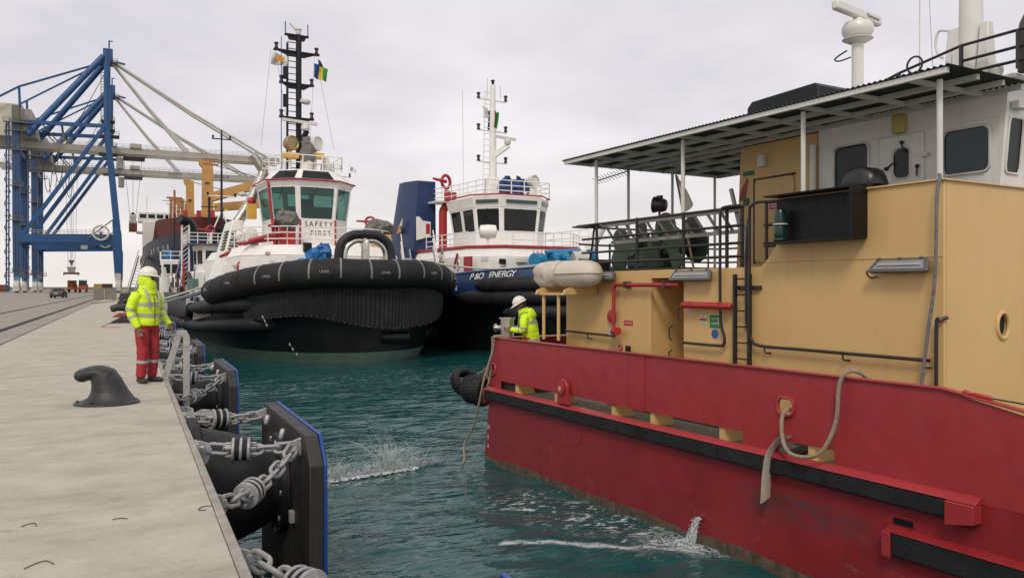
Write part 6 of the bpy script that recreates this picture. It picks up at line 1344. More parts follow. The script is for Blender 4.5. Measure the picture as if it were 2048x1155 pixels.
def person(label, loc, rz, J, hood, body_tilt):
    t = thing('person', label, 'person', loc, rz)
    # skin: head, neck, hands in one mesh
    H = Vector(J['head']); hy = J['head_yaw']; hp_ = J['head_pitch']
    RT_ = Matrix.Rotation(hy, 3, 'Z') @ Matrix.Rotation(hp_, 3, 'Y')
    hd = lambda x, y, z: H + RT_ @ Vector((x, y, z))
    b = M(); q = len(b.v)
    b.ball((0, 0, 0), .1, 20, (.98, .78, 1.18)); b.v[q:] = [tuple(H + RT_ @ Vector(v)) for v in b.v[q:]]
    b.tube([hd(.03, 0, -.03), hd(.045, 0, -.085), hd(.06, 0, -.11)], [.075, .06, .035], 12)
    b.tube([hd(.09, 0, .0), hd(.115, 0, -.025), hd(.10, 0, -.035)], [.010, .016, .010], 8)
    for s_ in (-1, 1):
        b.ball(tuple(hd(-.005, s_ * .08, -.01)), .028, 8, (.8, .4, 1)); b.ball(tuple(hd(.085, s_ * .032, .015)), .014, 6)
    b.tube([hd(.088, -.022, -.066), hd(.096, 0, -.066), hd(.088, .022, -.066)], .009, 6)
    b.tube([hd(-.02, 0, -.06), Vector(J['neck'])], [.055, .06], 12)
    for s_ in ('r', 'l'):
        hand(b, J['wrist_' + s_], J['hand_' + s_], J['thumb_' + s_], J.get('curl_' + s_, .6))
        b.tube([Vector(J['wrist_' + s_]) - Vector(J['hand_' + s_]).normalized() * .06, Vector(J['wrist_' + s_])], [.032, .03], 10)
    for s_ in ('r', 'l'): b.tube([Vector(J['neck']) - Vector((0, 0, .03)), Vector(J['sho_' + s_]), Vector(J['elb_' + s_]), Vector(J['wrist_' + s_])], [.05, .045, .035, .026], 10)
    remesh(b.build('body', SKIN, t), .0045, 1)
    hr = M(); q = len(hr.v); hr.ball((0, 0, 0), .1, 18, (1.02, .82, 1.16)); hr.v = [tuple(H + RT_ @ Vector((v[0] - .012, v[1], v[2] + .012))) for v in hr.v]
    keep = [f for f in hr.f if sum((RT_.transposed() @ (Vector(hr.v[i]) - H)).x for i in f) / len(f) < .035 and sum((RT_.transposed() @ (Vector(hr.v[i]) - H)).z for i in f) / len(f) > -.07]; hr.f = keep
    hr.build('hair', mat('hair_dark', (.015, .011, .009), .6, var=.3, scale=60, bump=.5, bscale=200), t)
    # trousers
    tr = M(); P = J
    limb(tr, [P['waist_top'], P['pelvis'], P['crotch']], [(.155, .185), (.165, .19), (.12, .16)], 5)
    for s_ in ('r', 'l'): limb(tr, [P['hip_' + s_], P['knee_' + s_], P['ankle_' + s_]], [(.12, .108), (.088, .086), (.078, .076)], 8, fold=.012, seed=ord(s_))
    remesh(tr.build('trousers', TROU, t), .012)
    for s_ in ('r', 'l'):
        bd = M(); limb(bd, [P['hip_' + s_], P['knee_' + s_], P['ankle_' + s_]], [(.12, .108), (.088, .086), (.078, .076)], 8, 18, .66, .72, .008, True); bd.build('trouser_stripe', REFL, t)
        a, k_ = Vector(P['ankle_' + s_]), Vector(P['toe_' + s_]); f_ = (k_ - a); f_.z = 0; f_.normalize()
        bo = M(); sole = a.copy(); sole.z = 0
        bo.tube([Vector((a.x, a.y, .13)), Vector((a.x, a.y, .05))], [.06, .062], 12)
        bo.tube([sole - f_ * .06 + Vector((0, 0, .045)), sole + f_ * .06 + Vector((0, 0, .048)), sole + f_ * .15 + Vector((0, 0, .042)), sole + f_ * .20 + Vector((0, 0, .032))], [(.044, .05), (.046, .05), (.040, .052), (.028, .036)], 14, up=(0, 0, 1))
        remesh(bo.build('boot', mat('boot_leather', (.03, .022, .018), .6, var=.3, scale=20), t), .007)
    # jacket
    jk = M(); tor = [P['hem'], P['waist'], P['chest'], P['shoulder'], P['neck']]; tr_ = [(.175, .195), (.172, .200), (.165, .215), (.125, .195), (.075, .085)]
    limb(jk, tor, tr_, 8, 22, fold=.01, seed=3)
    AR = [.088, .080, .066, .056, .046]
    for s_ in ('r', 'l'): limb(jk, [P['sho_' + s_], P['uarm_' + s_], P['elb_' + s_], P['farm_' + s_], P['wrist_' + s_]], AR, 6, 16, fold=.010, seed=ord(s_) + 5)
    crumple(jk, .012, 7, 2.)
    remesh(jk.build('jacket', HIVIS, t), .011)
    for z0, z1 in J['bands']: bd = M(); limb(bd, tor, tr_, 8, 26, z0, z1, .006, True); crumple(bd, .010, 7, 2.); bd.build('jacket_stripe', REFL, t)
    for s_ in ('r', 'l'):
        for z0, z1 in ((.40, .47), (.62, .69)): bd = M(); limb(bd, [P['sho_' + s_], P['uarm_' + s_], P['elb_' + s_], P['farm_' + s_], P['wrist_' + s_]], AR, 6, 18, z0, z1, .007, True); crumple(bd, .010, 7, 2.); bd.build('sleeve_stripe', REFL, t)
        sgn = -1 if s_ == 'r' else 1
        for front in (1, -1):
            w1_ = Vector(P['waist']).lerp(Vector(P['chest']), .45); c = Vector(P['chest']); sh_ = Vector(P['shoulder'])
            up = (sh_ - w1_).normalized(); fw = Vector((1, 0, 0)); fw = (fw - up * fw.dot(up)).normalized()
            pts = [w1_ + fw * front * .172 + Vector((0, sgn * .09, 0)), c + fw * front * .168 + Vector((0, sgn * .10, 0)), c.lerp(sh_, .6) + fw * front * .15 + Vector((0, sgn * .11, 0)), sh_ + fw * front * .09 + up * .055 + Vector((0, sgn * .11, 0)), sh_ + up * .09 + Vector((0, sgn * .11, 0))]
            bd = M().tube(cat(pts, 4), [(.008, .024)] * 17, 8, up=tuple(fw)); bd.build('brace_stripe', REFL, t)
    fwz = [Vector(P['hem']) + Vector((.178, 0, .02)), Vector(P['waist']) + Vector((.180, 0, 0)), Vector(P['chest']) + Vector((.172, 0, 0)), Vector(P['neck']) + Vector((.085, 0, -.03))]
    if hood: M().tube(cat(fwz, 4), .007, 6).build('zip', mat('zip_brown', (.10, .06, .03), .6), t)
    # hood or collar
    if hood:
        ho = M(); ho.ball((0, 0, 0), .1, 28, (1.32, 1.16, 1.50)); ho.v = [tuple(H + RT_ @ Vector((v[0] - .018, v[1], v[2] - .02))) for v in ho.v]
        ho.f = [f for f in ho.f if (lambda c: c.x < .055 + .35 * min(0, c.z + .02) * -.3)(sum(((RT_.transposed() @ (Vector(ho.v[i]) - H)) for i in f), Vector()) / len(f))]
        crumple(ho, .012, 9, 4.)
        o = ho.build('hood', HIVIS, t); sd_ = o.modifiers.new('thick', 'SOLIDIFY'); sd_.thickness = .008
        cl = M(); limb(cl, [Vector(P['neck']) + Vector((0, 0, -.07)), Vector(P['neck']) + Vector((.01, 0, .0)), H + RT_ @ Vector((.0, 0, -.10)), H + RT_ @ Vector((-.01, 0, -.03))], [(.15, .165), (.13, .14), (.118, .112), (.115, .108)], 5, 22, cap=False); crumple(cl, .018, 9, 1.); o = cl.build('collar', HIVIS, t); sd_ = o.modifiers.new('thick', 'SOLIDIFY'); sd_.thickness = .008
    else:
        cl = M(); N0 = Vector(P['neck']); limb(cl, [N0 + Vector((-.01, 0, -.06)), N0 + Vector((.01, 0, .0)), N0 + Vector((.035, 0, .075))], [(.135, .145), (.112, .115), (.105, .10)], 5, 22, cap=False); crumple(cl, .012, 9, 1.); o = cl.build('collar', HIVIS, t); sd_ = o.modifiers.new('thick', 'SOLIDIFY'); sd_.thickness = .01
        hb_ = M().ball((0, 0, 0), 1, 18, (.085, .15, .13)); tl = Matrix.Rotation(body_tilt, 3, 'Y'); hc = Vector(P['shoulder']) + tl @ Vector((-.13, 0, .0)); hb_.v = [tuple(hc + tl @ Vector(v)) for v in hb_.v]; crumple(hb_, .02, 9, 6.); hb_.build('folded_hood', HIVIS, t)
    # helmet
    hl_ = M().lathe([(.124, 0), (.126, .015), (.122, .05), (.108, .085), (.08, .112), (.04, .126), (.004, .129)], 26)
    hl_.v = [(v[0] * 1.12, v[1] * .96, v[2]) for v in hl_.v]; brim = M()
    n = 26
    for i in range(n):
        a = i / n * 6.2832; c_, s__ = math.cos(a), math.sin(a); fr_ = max(0, c_) ** 2; r0, r1 = .118, .135 + .05 * fr_
        brim.v += [(r0 * c_ * 1.12, r0 * s__ * .96, .018), (r1 * c_ * 1.12, r1 * s__ * .96, .004 - .012 * fr_), (r1 * c_ * 1.12, r1 * s__ * .96, -.003 - .012 * fr_), (r0 * c_ * 1.12, r0 * s__ * .96, .008)]
    for i in range(n):
        j = (i + 1) % n
        for k in range(4): brim.f.append((i * 4 + k, j * 4 + k, j * 4 + (k + 1) % 4, i * 4 + (k + 1) % 4))
    tf = lambda v: tuple(H + RT_ @ (Matrix.Rotation(R_(6), 3, 'Y') @ Vector(v) + Vector((.004, 0, .052 + (.012 if hood else 0)))))
    hl_.v = [tf(v) for v in hl_.v]; brim.v = [tf(v) for v in brim.v]
    ho = hl_.build('helmet', HELM, t); brim.build('helmet_brim', HELM, ho)
    M().tube([tf((-.11, 0, .07)), tf((-.06, 0, .122)), tf((0, 0, .137)), tf((.06, 0, .122)), tf((.11, 0, .07))], .012, 8).build('helmet_ridge', HELM, ho)
    if hood:
        M().tube([tf((.126 * 1.13 * math.cos(a), .126 * .97 * math.sin(a), .022 + .03 * (a / 2.2))) for a in [x * .2 - .2 for x in range(12)]], .007, 6).build('helmet_band', BLACK, ho)
    return t
Fz = Vector((FX, FY, 0)); Rz = Vector((RX, RY, 0))
# worker on the quay
wpos = on_z(293, 764, 0)
face = Rz * .93 - Fz * .40; yaw = math.atan2(face.y, face.x)
J1 = dict(head=(.03, 0, 1.63), head_yaw=R_(40), head_pitch=R_(-2), neck=(.01, 0, 1.48), waist_top=(0, 0, 1.02), pelvis=(0, 0, .94), crotch=(0, 0, .82),
          hip_r=(0, -.095, .90), knee_r=(.035, -.105, .49), ankle_r=(0, -.11, .10), toe_r=(.25, -.20, 0), hip_l=(0, .095, .90), knee_l=(.03, .115, .49), ankle_l=(-.02, .12, .10), toe_l=(.25, .15, 0),
          hem=(.0, 0, .90), waist=(.0, 0, 1.08), chest=(.005, 0, 1.28), shoulder=(.0, 0, 1.42), bands=((.20, .27), (.42, .49)),
          sho_r=(0, -.17, 1.40), uarm_r=(-.02, -.25, 1.27), elb_r=(-.03, -.28, 1.12), farm_r=(.04, -.27, .99), wrist_r=(.10, -.25, .87), hand_r=(.35, .10, -1), thumb_r=(.6, .5, 0), curl_r=.8,
          sho_l=(0, .17, 1.40), uarm_l=(-.02, .255, 1.27), elb_l=(-.02, .30, 1.13), farm_l=(.05, .33, 1.01), wrist_l=(.12, .35, .90), hand_l=(.45, .05, -1), thumb_l=(.6, -.5, 0), curl_l=-.8)
person('worker in hooded yellow jacket, red trousers and white helmet, standing at the quay edge', (wpos.x, wpos.y, 0), yaw, J1, True, 0)
# worker on the boat, leaning over the bulwark
s2 = B.ony(1058, 660, .62)
fd = -Rz * .92 + Fz * .25 - Fz * .1; yaw2 = math.atan2(fd.y, fd.x)
J2 = dict(head=(.17, 0, 1.545), head_yaw=R_(14), head_pitch=R_(22), neck=(.09, 0, 1.40), waist_top=(-.02, 0, 1.0), pelvis=(-.03, 0, .93), crotch=(-.02, 0, .82),
          hip_r=(-.02, -.095, .90), knee_r=(.05, -.11, .49), ankle_r=(0, -.12, .10), toe_r=(.25, -.15, 0), hip_l=(-.02, .095, .90), knee_l=(.04, .11, .49), ankle_l=(-.05, .12, .10), toe_l=(.2, .15, 0),
          hem=(-.05, 0, .72), waist=(-.03, 0, 1.00), chest=(.03, 0, 1.20), shoulder=(.07, 0, 1.33), bands=((.09, .14), (.44, .51)),
          sho_r=(.06, -.17, 1.31), uarm_r=(.08, -.25, 1.19), elb_r=(.10, -.28, 1.07), farm_r=(.22, -.26, 1.04), wrist_r=(.34, -.22, 1.03), hand_r=(1, .15, -.1), thumb_r=(0, .6, .6), curl_r=.9,
          sho_l=(.06, .17, 1.31), uarm_l=(.07, .25, 1.19), elb_l=(.08, .28, 1.07), farm_l=(.20, .24, 1.05), wrist_l=(.33, .15, 1.06), hand_l=(1, -.3, -.1), thumb_l=(0, -.6, .6), curl_l=-.9)
M().box(s2.x - .45, s2.x + .55, .08, 1.1, 1.463, 1.60).build('standing_grating', DKSTEEL, boat, bevel=.01)
pw = B.wor((s2.x, .62, 1.60))
person('worker in yellow jacket and white helmet, bending to a rope on the red workboat', pw, yaw2, J2, False, R_(20))

# ================================================================ BACKGROUND
CB = mat('crane_blue', (.008, .065, .19), .5, var=.18, scale=.3, streak=.4, dirt=(.02, .04, .08)); CGREY = mat('crane_grey', (.36, .34, .29), .6, var=.12, scale=.3); CDK = mat('crane_walkway', (.12, .115, .105), .7, var=.2); CWH = mat('crane_white', (.50, .48, .43), .6, var=.12, scale=.5)
Y0 = 279.0; DY = 20.0
K = lambda x, y, d=0.: on_Y(x, y, Y0 + d)
X0 = K(235, 583).x
def gantry(label):
    t = thing('gantry_crane', label, 'crane', (X0, Y0, 0))
    L = lambda x, y, d=0.: K(x, y, d) - Vector((X0, Y0, 0))
    def at(x, y, d):            # same place in the crane's own plane, shifted d metres along the quay
        p = L(x, y); return Vector((p.x, d, p.z))
    def zero(p): return Vector((p.x, p.y, 0))
    for d in (0, DY):
        a, b, c = at(34, 545, d), at(33, 470, d), at(32, 243, d); M().beam(a, b, 1.9, 1.7, (0, 1, 0)).build('landside_leg', CB, t); M().beam(b, c, 1.9, 1.9, (0, 1, 0)).build('landside_leg', CB, t)
        a, b, c, e = at(236, 556, d), at(234, 488, d), at(232, 440, d), at(214, 262, d); M().hexa([a + Vector((-.9, -.9, 0)), a + Vector((.9, -.9, 0)), a + Vector((.9, .9, 0)), a + Vector((-.9, .9, 0))], [b + Vector((-1.3, -1, 0)), b + Vector((1.3, -1, 0)), b + Vector((1.3, 1, 0)), b + Vector((-1.3, 1, 0))]).build('waterside_leg', CB, t)
        M().beam(b, c, 2.1, 1.9, (0, 1, 0)).build('waterside_leg', CB, t); M().beam(c, e, 1.7, 1.7, (0, 1, 0)).build('waterside_leg', CB, t)
        M().beam(at(33, 476, d), at(230, 476, d), 2.0, 2.3).build('portal_beam', CB, t)
        M().beam(at(46, 468, d), at(207, 256, d), 1.1, 1.3, (0, 1, 0)).build('diagonal_brace', CB, t)
        M().beam(at(36, 243, d), at(210, 252, d), .9, 1.1).build('top_beam', CB, t)
        r = M()
        for dz in (.6, 1.2): r.tube([at(60, 468, d) + Vector((0, -1.1, dz)), at(190, 468, d) + Vector((0, -1.1, dz))], .06, 4)
        for k in range(16): p = at(60 + k * 8.6, 468, d) + Vector((0, -1.1, 0)); r.tube([p, p + Vector((0, 0, 1.2))], .05, 4)
        r.build('walkway_rail', CGREY, t)
        # bogies
        for x in (34, 236):
            p = zero(at(x, 583, d)); bo = M().prism([(-1.2, 3.6), (1.2, 3.6), (2.8, 2.2), (2.8, 1.5), (-2.8, 1.5), (-2.8, 2.2)], 'x', p.x - .7, p.x + .7); bo.v = [(v[0], v[1] + d, v[2]) for v in bo.v]; bo = bo.build('bogie', CWH, t)
            for dy in (-2.2, -.8, .8, 2.2): M().cyl((p.x - .3, d + dy, .45), (p.x + .3, d + dy, .45), .42, 10).build('wheel', DKSTEEL, bo); M().box(p.x - .85, p.x + .85, d + dy - .55, d + dy + .55, .5, 1.49).build('axle_box', CWH, bo)
            M().box(p.x - .8, p.x + .8, d - 1.0, d + 1.0, 3.6, p.z + L(34, 545).z).build('leg_foot', CWH if x > 100 else mat('bogie_blue', (.10, .22, .36), .6), t)
        M().tube([at(213, 262, d * .5 + DY * .25), at(213, 92, d * .5 + DY * .25)], .85, 8).build('apex_mast', CB, t)
        M().tube([at(206, 104, d * .5 + DY * .25), at(54, 270, d)], .95, 10).build('backstay_tube', CB, t)
        M().tube([at(206, 108, DY * .5), at(38, 173, d), at(-30, 207, d)], .32, 6).build('tie_rod', CB, t); M().tube([at(38, 173, d), at(40, 215, d)], .35, 6).build('tie_post', CB, t)
        # boom girder of this side and its hangers
        u = DY * .5 + (3 if d else -3); g0, g1 = at(-60, 274, u), at(566, 320, u)
        M().beam(g0, Vector((g1.x, u, g0.z)), .7, 2.0).build('boom_girder', CGREY, t)
        br = M()
        for dz in (.55, 1.1): br.tube([Vector((g0.x, u - 1, g0.z + 1 + dz)), Vector((g1.x, u - 1, g0.z + 1 + dz))], .05, 4)
        for k in range(52): q = Vector((g0.x + (g1.x - g0.x) * k / 51, u - 1, g0.z + 1)); br.tube([q, q + Vector((0, 0, 1.1))], .045, 4)
        br.build('boom_rail', CGREY, t)
        for x0_, y0_, x1_, y1_, r_ in ((222, 106, 540, 309, .42), (224, 112, 380, 297, .36)):
            a, b = at(x0_, y0_, DY * .5 + (.8 if d else -.8)), at(x1_, y1_, u); b.z = g0.z + 1.1; M().tube([a, a.lerp(b, .5) - Vector((0, 0, .8)), b], r_, 6).build('boom_stay', CWH, t)
        for sgn in (-.6, .6): a, b = at(222, 106, DY * .5), at(120, 290, DY * .5 + sgn); M().tube([a, b], .07, 4).build('wire_rope', CDK, t)
    ZB_ = g0.z
    for x in (34, 213): a, b = at(x, 262 if x > 100 else 300, 0), at(x, 262 if x > 100 else 300, DY); M().beam(a, b, 1.3, 1.5).build('cross_girder', CB, t)
    a, b = at(33, 476, 0), at(33, 476, DY); M().beam(a, b, 1.6, 2.2).build('sill_beam', CB, t); a, b = at(236, 553, 0), at(236, 553, DY); M().beam(a, b, 1.2, 1.6).build('sill_beam', CB, t); a, b = at(34, 549, 0), at(34, 549, DY); M().beam(a, b, 1.2, 1.6).build('sill_beam', CB, t)
    # machinery house, apex platforms, stair tower
    a, b = at(-28, 262, 2), at(42, 206, DY - 2); mh_ = M().box(a.x, b.x, 2, DY - 2, ZB_ + 1.6, b.z).build('machinery_house', mat('cream_clad', (.50, .47, .38), .6, var=.1, scale=.4), t)
    a, b = at(42, 245, 1), at(72, 216, DY - 1); M().hexa([(a.x, 3, ZB_ + 1.6), (b.x, 3, ZB_ + 1.6), (b.x, DY - 3, ZB_ + 1.6), (a.x, DY - 3, ZB_ + 1.6)], [(a.x, 3, b.z), (b.x - 1.5, 3, b.z), (b.x - 1.5, DY - 3, b.z), (a.x, DY - 3, b.z)]).build('winch_room', CGREY, t)
    for y, w_ in ((112, 2.6), (262, 3.0), (300, 2.6), (232, 1.8), (250, 1.8)):
        c = at(214, y, DY * .5); M().box(c.x - w_, c.x + w_ * 1.1, DY * .5 - 3, DY * .5 + 3, c.z - .15, c.z + .1).build('platform', CDK, t)
        rails([(c.x - w_, DY * .5 - 3, c.z + .1), (c.x + w_ * 1.1, DY * .5 - 3, c.z + .1), (c.x + w_ * 1.1, DY * .5 + 3, c.z + .1)], 1.1, 2, .06, 1.5, 4).build('platform_rail', CDK, t)
    c = at(213, 95, DY * .5); M().box(c.x - 1.2, c.x + 1.6, DY * .5 - 1.5, DY * .5 + 1.5, c.z - 2, c.z + 2).build('apex_head', CB, t); M().beam((c.x + 1, DY * .5, c.z - 1.5), (c.x + 5.2, DY * .5, c.z - 2.2), .5, .6).build('apex_jib', CB, t); M().tube([(c.x + .5, DY * .5, c.z + 2), (c.x + .5, DY * .5, c.z + 5)], .25, 5).build('apex_post', CB, t); M().tube([(c.x + .5, DY * .5, c.z + 4.8), (c.x + 1.6, DY * .5, c.z + 4.8)], .18, 5).build('apex_hook', CB, t)
    for x in (13, 18): a, b = at(x, 583, -.5), at(x, 245, -.5); M().tube([zero(a) + Vector((0, 0, .3)), b], .22, 5).build('stair_tower_post', CB, t)
    sw = M()
    for k in range(14): p, q = at(9 if k % 2 else 21, 575 - k * 24, -.5), at(21 if k % 2 else 9, 575 - (k + 1) * 24, -.5); sw.tube([p, q], .12, 4); sw.tube([at(9, 575 - k * 24, -.5), at(22, 575 - k * 24, -.5)], .14, 4)
    stuff(sw.build('stair_flights', CDK, t))
    for k in range(22): p = at(200, 130 + k * 6, DY * .5); q = at(206, 130 + k * 6, DY * .5); M().tube([p, q], .08, 4).build('ladder_rung', CDK, t)
    for x in (200, 206): M().tube([at(x, 128, DY * .5), at(x, 262, DY * .5)], .1, 4).build('ladder_stile', CDK, t)
    for d in (0, DY):
        for y, w_ in ((246, 3.2), (262, 2.6), (300, 2.4), (372, 1.9), (440, 1.9), (545, 2.2)):
            c = at(33, y, d); M().box(c.x - w_, c.x + w_, d - 2.0, d - .97, c.z - .15, c.z + .12).build('leg_platform', CDK, t); rails([(c.x - w_, d - 2.0, c.z + .1), (c.x + w_, d - 2.0, c.z + .1)], 1.1, 2, .07, 1.6, 4).build('leg_platform_rail', CDK, t)
        for dx in (-.35, .35): M().tube([at(33, 545, d) + Vector((dx, -1.05, 0)), at(33, 246, d) + Vector((dx, -1.05, 0))], .09, 4).build('leg_ladder', CDK, t)
        a, b = at(24, 262, d), at(39, 212, d); M().box(a.x, b.x, d - .8, d + 2.5, a.z, b.z).build('hoist_tower', CDK, t); a, b = at(39, 258, d), at(68, 238, d); M().box(a.x, b.x, d + .5, d + 3, a.z, b.z).build('hoist_frame', mat('hoist_grey', (.20, .19, .17), .7, var=.25, scale=.5), t)
        M().tube([at(x, y, d + 1.5) for x, y in ((80, 243), (118, 285))], .2, 5).build('truss_strut', CDK, t); M().tube([at(x, y, d + 1.5) for x, y in ((122, 245), (128, 282))], .35, 5).build('truss_strut', CDK, t)
        for x in (52, 95): M().tube(cat([at(x, 293, d + 5), at(x + 4, 330, d + 5), at(x + 10, 345, d + 5), at(x + 16, 330, d + 5), at(x + 20, 295, d + 5)], 4), .12, 4).build('festoon_loop', CDK, t)
    # cable reel
    c = at(202, 466, -1.8); rl_ = M().tube([c + Vector((2.2 * math.cos(a * .3142), 0, 2.2 * math.sin(a * .3142))) for a in range(20)], .32, 6, closed=True).build('cable_reel', CWH, t)
    for k in range(16): a = k * .3927; M().tube([c, c + Vector((2.4 * math.cos(a), 0, 2.4 * math.sin(a)))], .07, 4).build('spoke', CGREY, rl_)
    M().box(c.x - .3, c.x + .3, -1.9, -.9, c.z - 2.4, c.z).build('reel_stand', CB, rl_)
    M().tube([at(175, 478, -1.6), at(226, 440, -1.6)], .2, 5).build('reel_walkway', CDK, rl_)
    # trolley, operator cab, festoon loops
    a, b = at(246, 294, 6), at(291, 286, 14); tr = M().box(a.x, b.x, 5, 15, ZB_ - 2.0, ZB_ - 1.1).build('trolley', CDK, t); M().box(a.x + 2, b.x - 1, 6, 14, ZB_ + 1.1, ZB_ + 2.4).build('trolley_machinery', CGREY, tr)
    a, b = at(232, 325, 8), at(246, 303, 12); M().box(a.x, b.x, 8, 12, ZB_ - 5.6, ZB_ - 2.01).build('operator_cab', CWH, tr, bevel=.2); M().box(b.x + .02, b.x + .1, 8.4, 11.6, ZB_ - 4.9, ZB_ - 3.2).build('cab_window', GLD, tr)
    return t, at, ZB_
crane1, atc, ZBM = gantry('tall blue ship-to-shore gantry crane, the one with the higher apex')
crane2 = dup(crane1, (X0, Y0 + 51, 0), label='blue ship-to-shore gantry crane standing behind the higher one')
c = atc(345, 325, 0)
for s_, x, kind in (('OOXN', 350, 0), ('UCEUOLO', 438, 1)):
    p = on_Y(x, 334, Y0 + 51 + DY * .5 - 3.4); text(s_, 1.5, BT, crane2, Vector((p.x - X0, DY * .5 - 3.38, ZBM)), (1, 0, 0), (0, 0, 1), 'lettering', .02, spacing=1.1)
M().box(*[v for p in ((144, 496), (161, 492)) for v in ()] or (atc(144, 480, 0).x, atc(160, 480, 0).x, -1.06, -1.02, atc(150, 480, 0).z - .6, atc(150, 476, 0).z + .2)).build('name_board', CWH, crane2)
# container hanging from the crane trolley, with its spreader
CR = mat('container_rust', (.20, .055, .03), .6, var=.2, scale=.8, streak=.5)
def container(label, loc, L_, m, w_=2.44, h=2.59, rz=0):
    t = thing('container', label, 'container', loc, rz)
    M().box(-w_ / 2 + .05, w_ / 2 - .05, 0.05, L_ - .05, .08, h - .05).build('body', m, t)
    for x in (-w_ / 2, w_ / 2 - .12):
        for y in (0, L_ - .12): M().box(x, x + .12, y, y + .12, 0, h).build('corner_post', m, t)
    for k in range(7): x = -w_ / 2 + .3 + k * .3; M().box(x - .06, x + .06, -.0, .045, .15, h - .15).build('rib', m, t)
    for z in (0, h - .12): M().box(-w_ / 2 + .121, w_ / 2 - .121, 0.0, .1, z, z + .12).build('rail', m, t)
    return t
p = at_depth(266, 462, 259); container('rust brown container hanging in mid-air from the crane spreader', (p.x, p.y, p.z), 6.06, CR)
sp = thing('spreader', 'grey crane spreader on wires above the hanging container', 'spreader', (p.x, p.y + 3, p.z + 2.6))
M().box(-1.2, 1.2, -3, 3, 0, .7).build('frame', CWH, sp); M().hexa([(-.9, -.8, .7), (.9, -.8, .7), (.9, .8, .7), (-.9, .8, .7)], [(-1.1, -1, 2.6), (1.1, -1, 2.6), (1.1, 1, 2.6), (-1.1, 1, 2.6)]).build('head_block', CWH, sp); M().prism([(-.9, 2.9), (.9, 2.9), (.2, 1.6 + 2.2), (-.2, 3.8)], 'y', -.4, .4).build('sheaves', CDK, sp)
for dx, dy in ((-.9, -.8), (.9, -.8), (-.9, .8), (.9, .8), (0, 0)): M().tube([(dx, dy, 2.6), (dx * 3.0, dy, ZBM - p.z - 4.6)], .055, 4).build('hoist_wire', CDK, sp)
p = at_depth(143, 545, 262); sp2 = thing('spreader', 'grey crane spreader lowered over the trailer container', 'spreader', (p.x, p.y, p.z - .5))
M().box(-2.2, 2.2, -3, 3, 0, .6).build('frame', CDK, sp2); M().hexa([(-.9, -.8, .6), (.9, -.8, .6), (.9, .8, .6), (-.9, .8, .6)], [(-1.3, -1, 2.4), (1.3, -1, 2.4), (1.3, 1, 2.4), (-1.3, 1, 2.4)]).build('head_block', CWH, sp2); M().prism([(-.9, 4.6), (.9, 4.6), (.1, 2.9), (-.1, 2.9)], 'y', -.4, .4).build('sheaves', CDK, sp2)
for dx in (-1.9, -.6, 0, .7, 1.9): M().tube([(dx * .5, 0, 2.4), (dx, 0, ZBM - p.z)], .05, 4).build('hoist_wire', CDK, sp2)
for dx in (-2, 2): M().box(dx - .15, dx + .15, -3.2, -2.9, -.5, 0).build('flipper', CDK, sp2)
# terminal trucks
ORG = mat('truck_orange', (.50, .13, .03), .5, var=.15)
def truck(loc, load, label):
    t = thing('terminal_truck', label, 'truck', loc, 0)
    M().box(-1.2, 1.2, 0, 9, .95, 1.35).build('chassis', DKSTEEL, t)
    for y in (.8, 2.0, 7.6):
        for x in (-.95, .95): wh_ = M().cyl((x - .18, y, .5), (x + .18, y, .5), .5, 14).build('wheel', RUBBER, t); M().cyl((x - .2, y, .5), (x + .2, y, .5), .22, 10).build('rim', OFFW, wh_)
    M().box(-1.3, 1.3, -.2, .2, .9, 1.7).build('rear_bumper', ORG, t, bevel=.05)
    M().box(-1.3, 1.3, 7.2, 9.2, 1.351, 2.6).build('engine_cover', ORG, t, bevel=.1)
    if load: M().box(-1.22, 1.22, .25, 6.3, 1.36, 3.95).build('load', CR, t, bevel=.03)
    else:
        M().box(-1.3, 1.3, 1.0, 4.0, 1.36, 2.2).build('hood', ORG, t, bevel=.1); cb = M()
        for x in (-1.1, 1.1):
            for y in (1.2, 3.6): cb.beam((x, y, 2.2), (x * .95, y, 3.9), .14)
        cb = cb.build('cab_frame', BLACK, t); M().box(-1.25, 1.25, 1.0, 3.8, 3.9, 4.05).build('cab_roof', OFFW, cb); M().box(-1.0, 1.0, 1.15, 1.19, 2.25, 3.85).build('pane', GLD, cb)
    return t
p = on_z(143, 584.0, 0); truck((p.x, p.y, 0), True, 'orange terminal truck carrying a brown container')
p = on_z(165, 584.2, 0); truck((p.x, p.y, 0), False, 'orange terminal tractor with a tall open cab')
for x0_, x1_, y, lab, m_ in ((0, 14, 583.5, 'dull red container standing at the foot of the crane', CR), (186, 208, 585.5, 'mustard yellow container behind the concrete block', mat('container_yellow', (.36, .22, .06), .6, var=.15)), (207, 222, 586, 'dark brown container next to the mustard one', mat('container_dark', (.05, .03, .025), .6, var=.2))):
    p = on_z((x0_ + x1_) / 2, y, 0); container(lab, (p.x, p.y, 0), 6.06, m_)
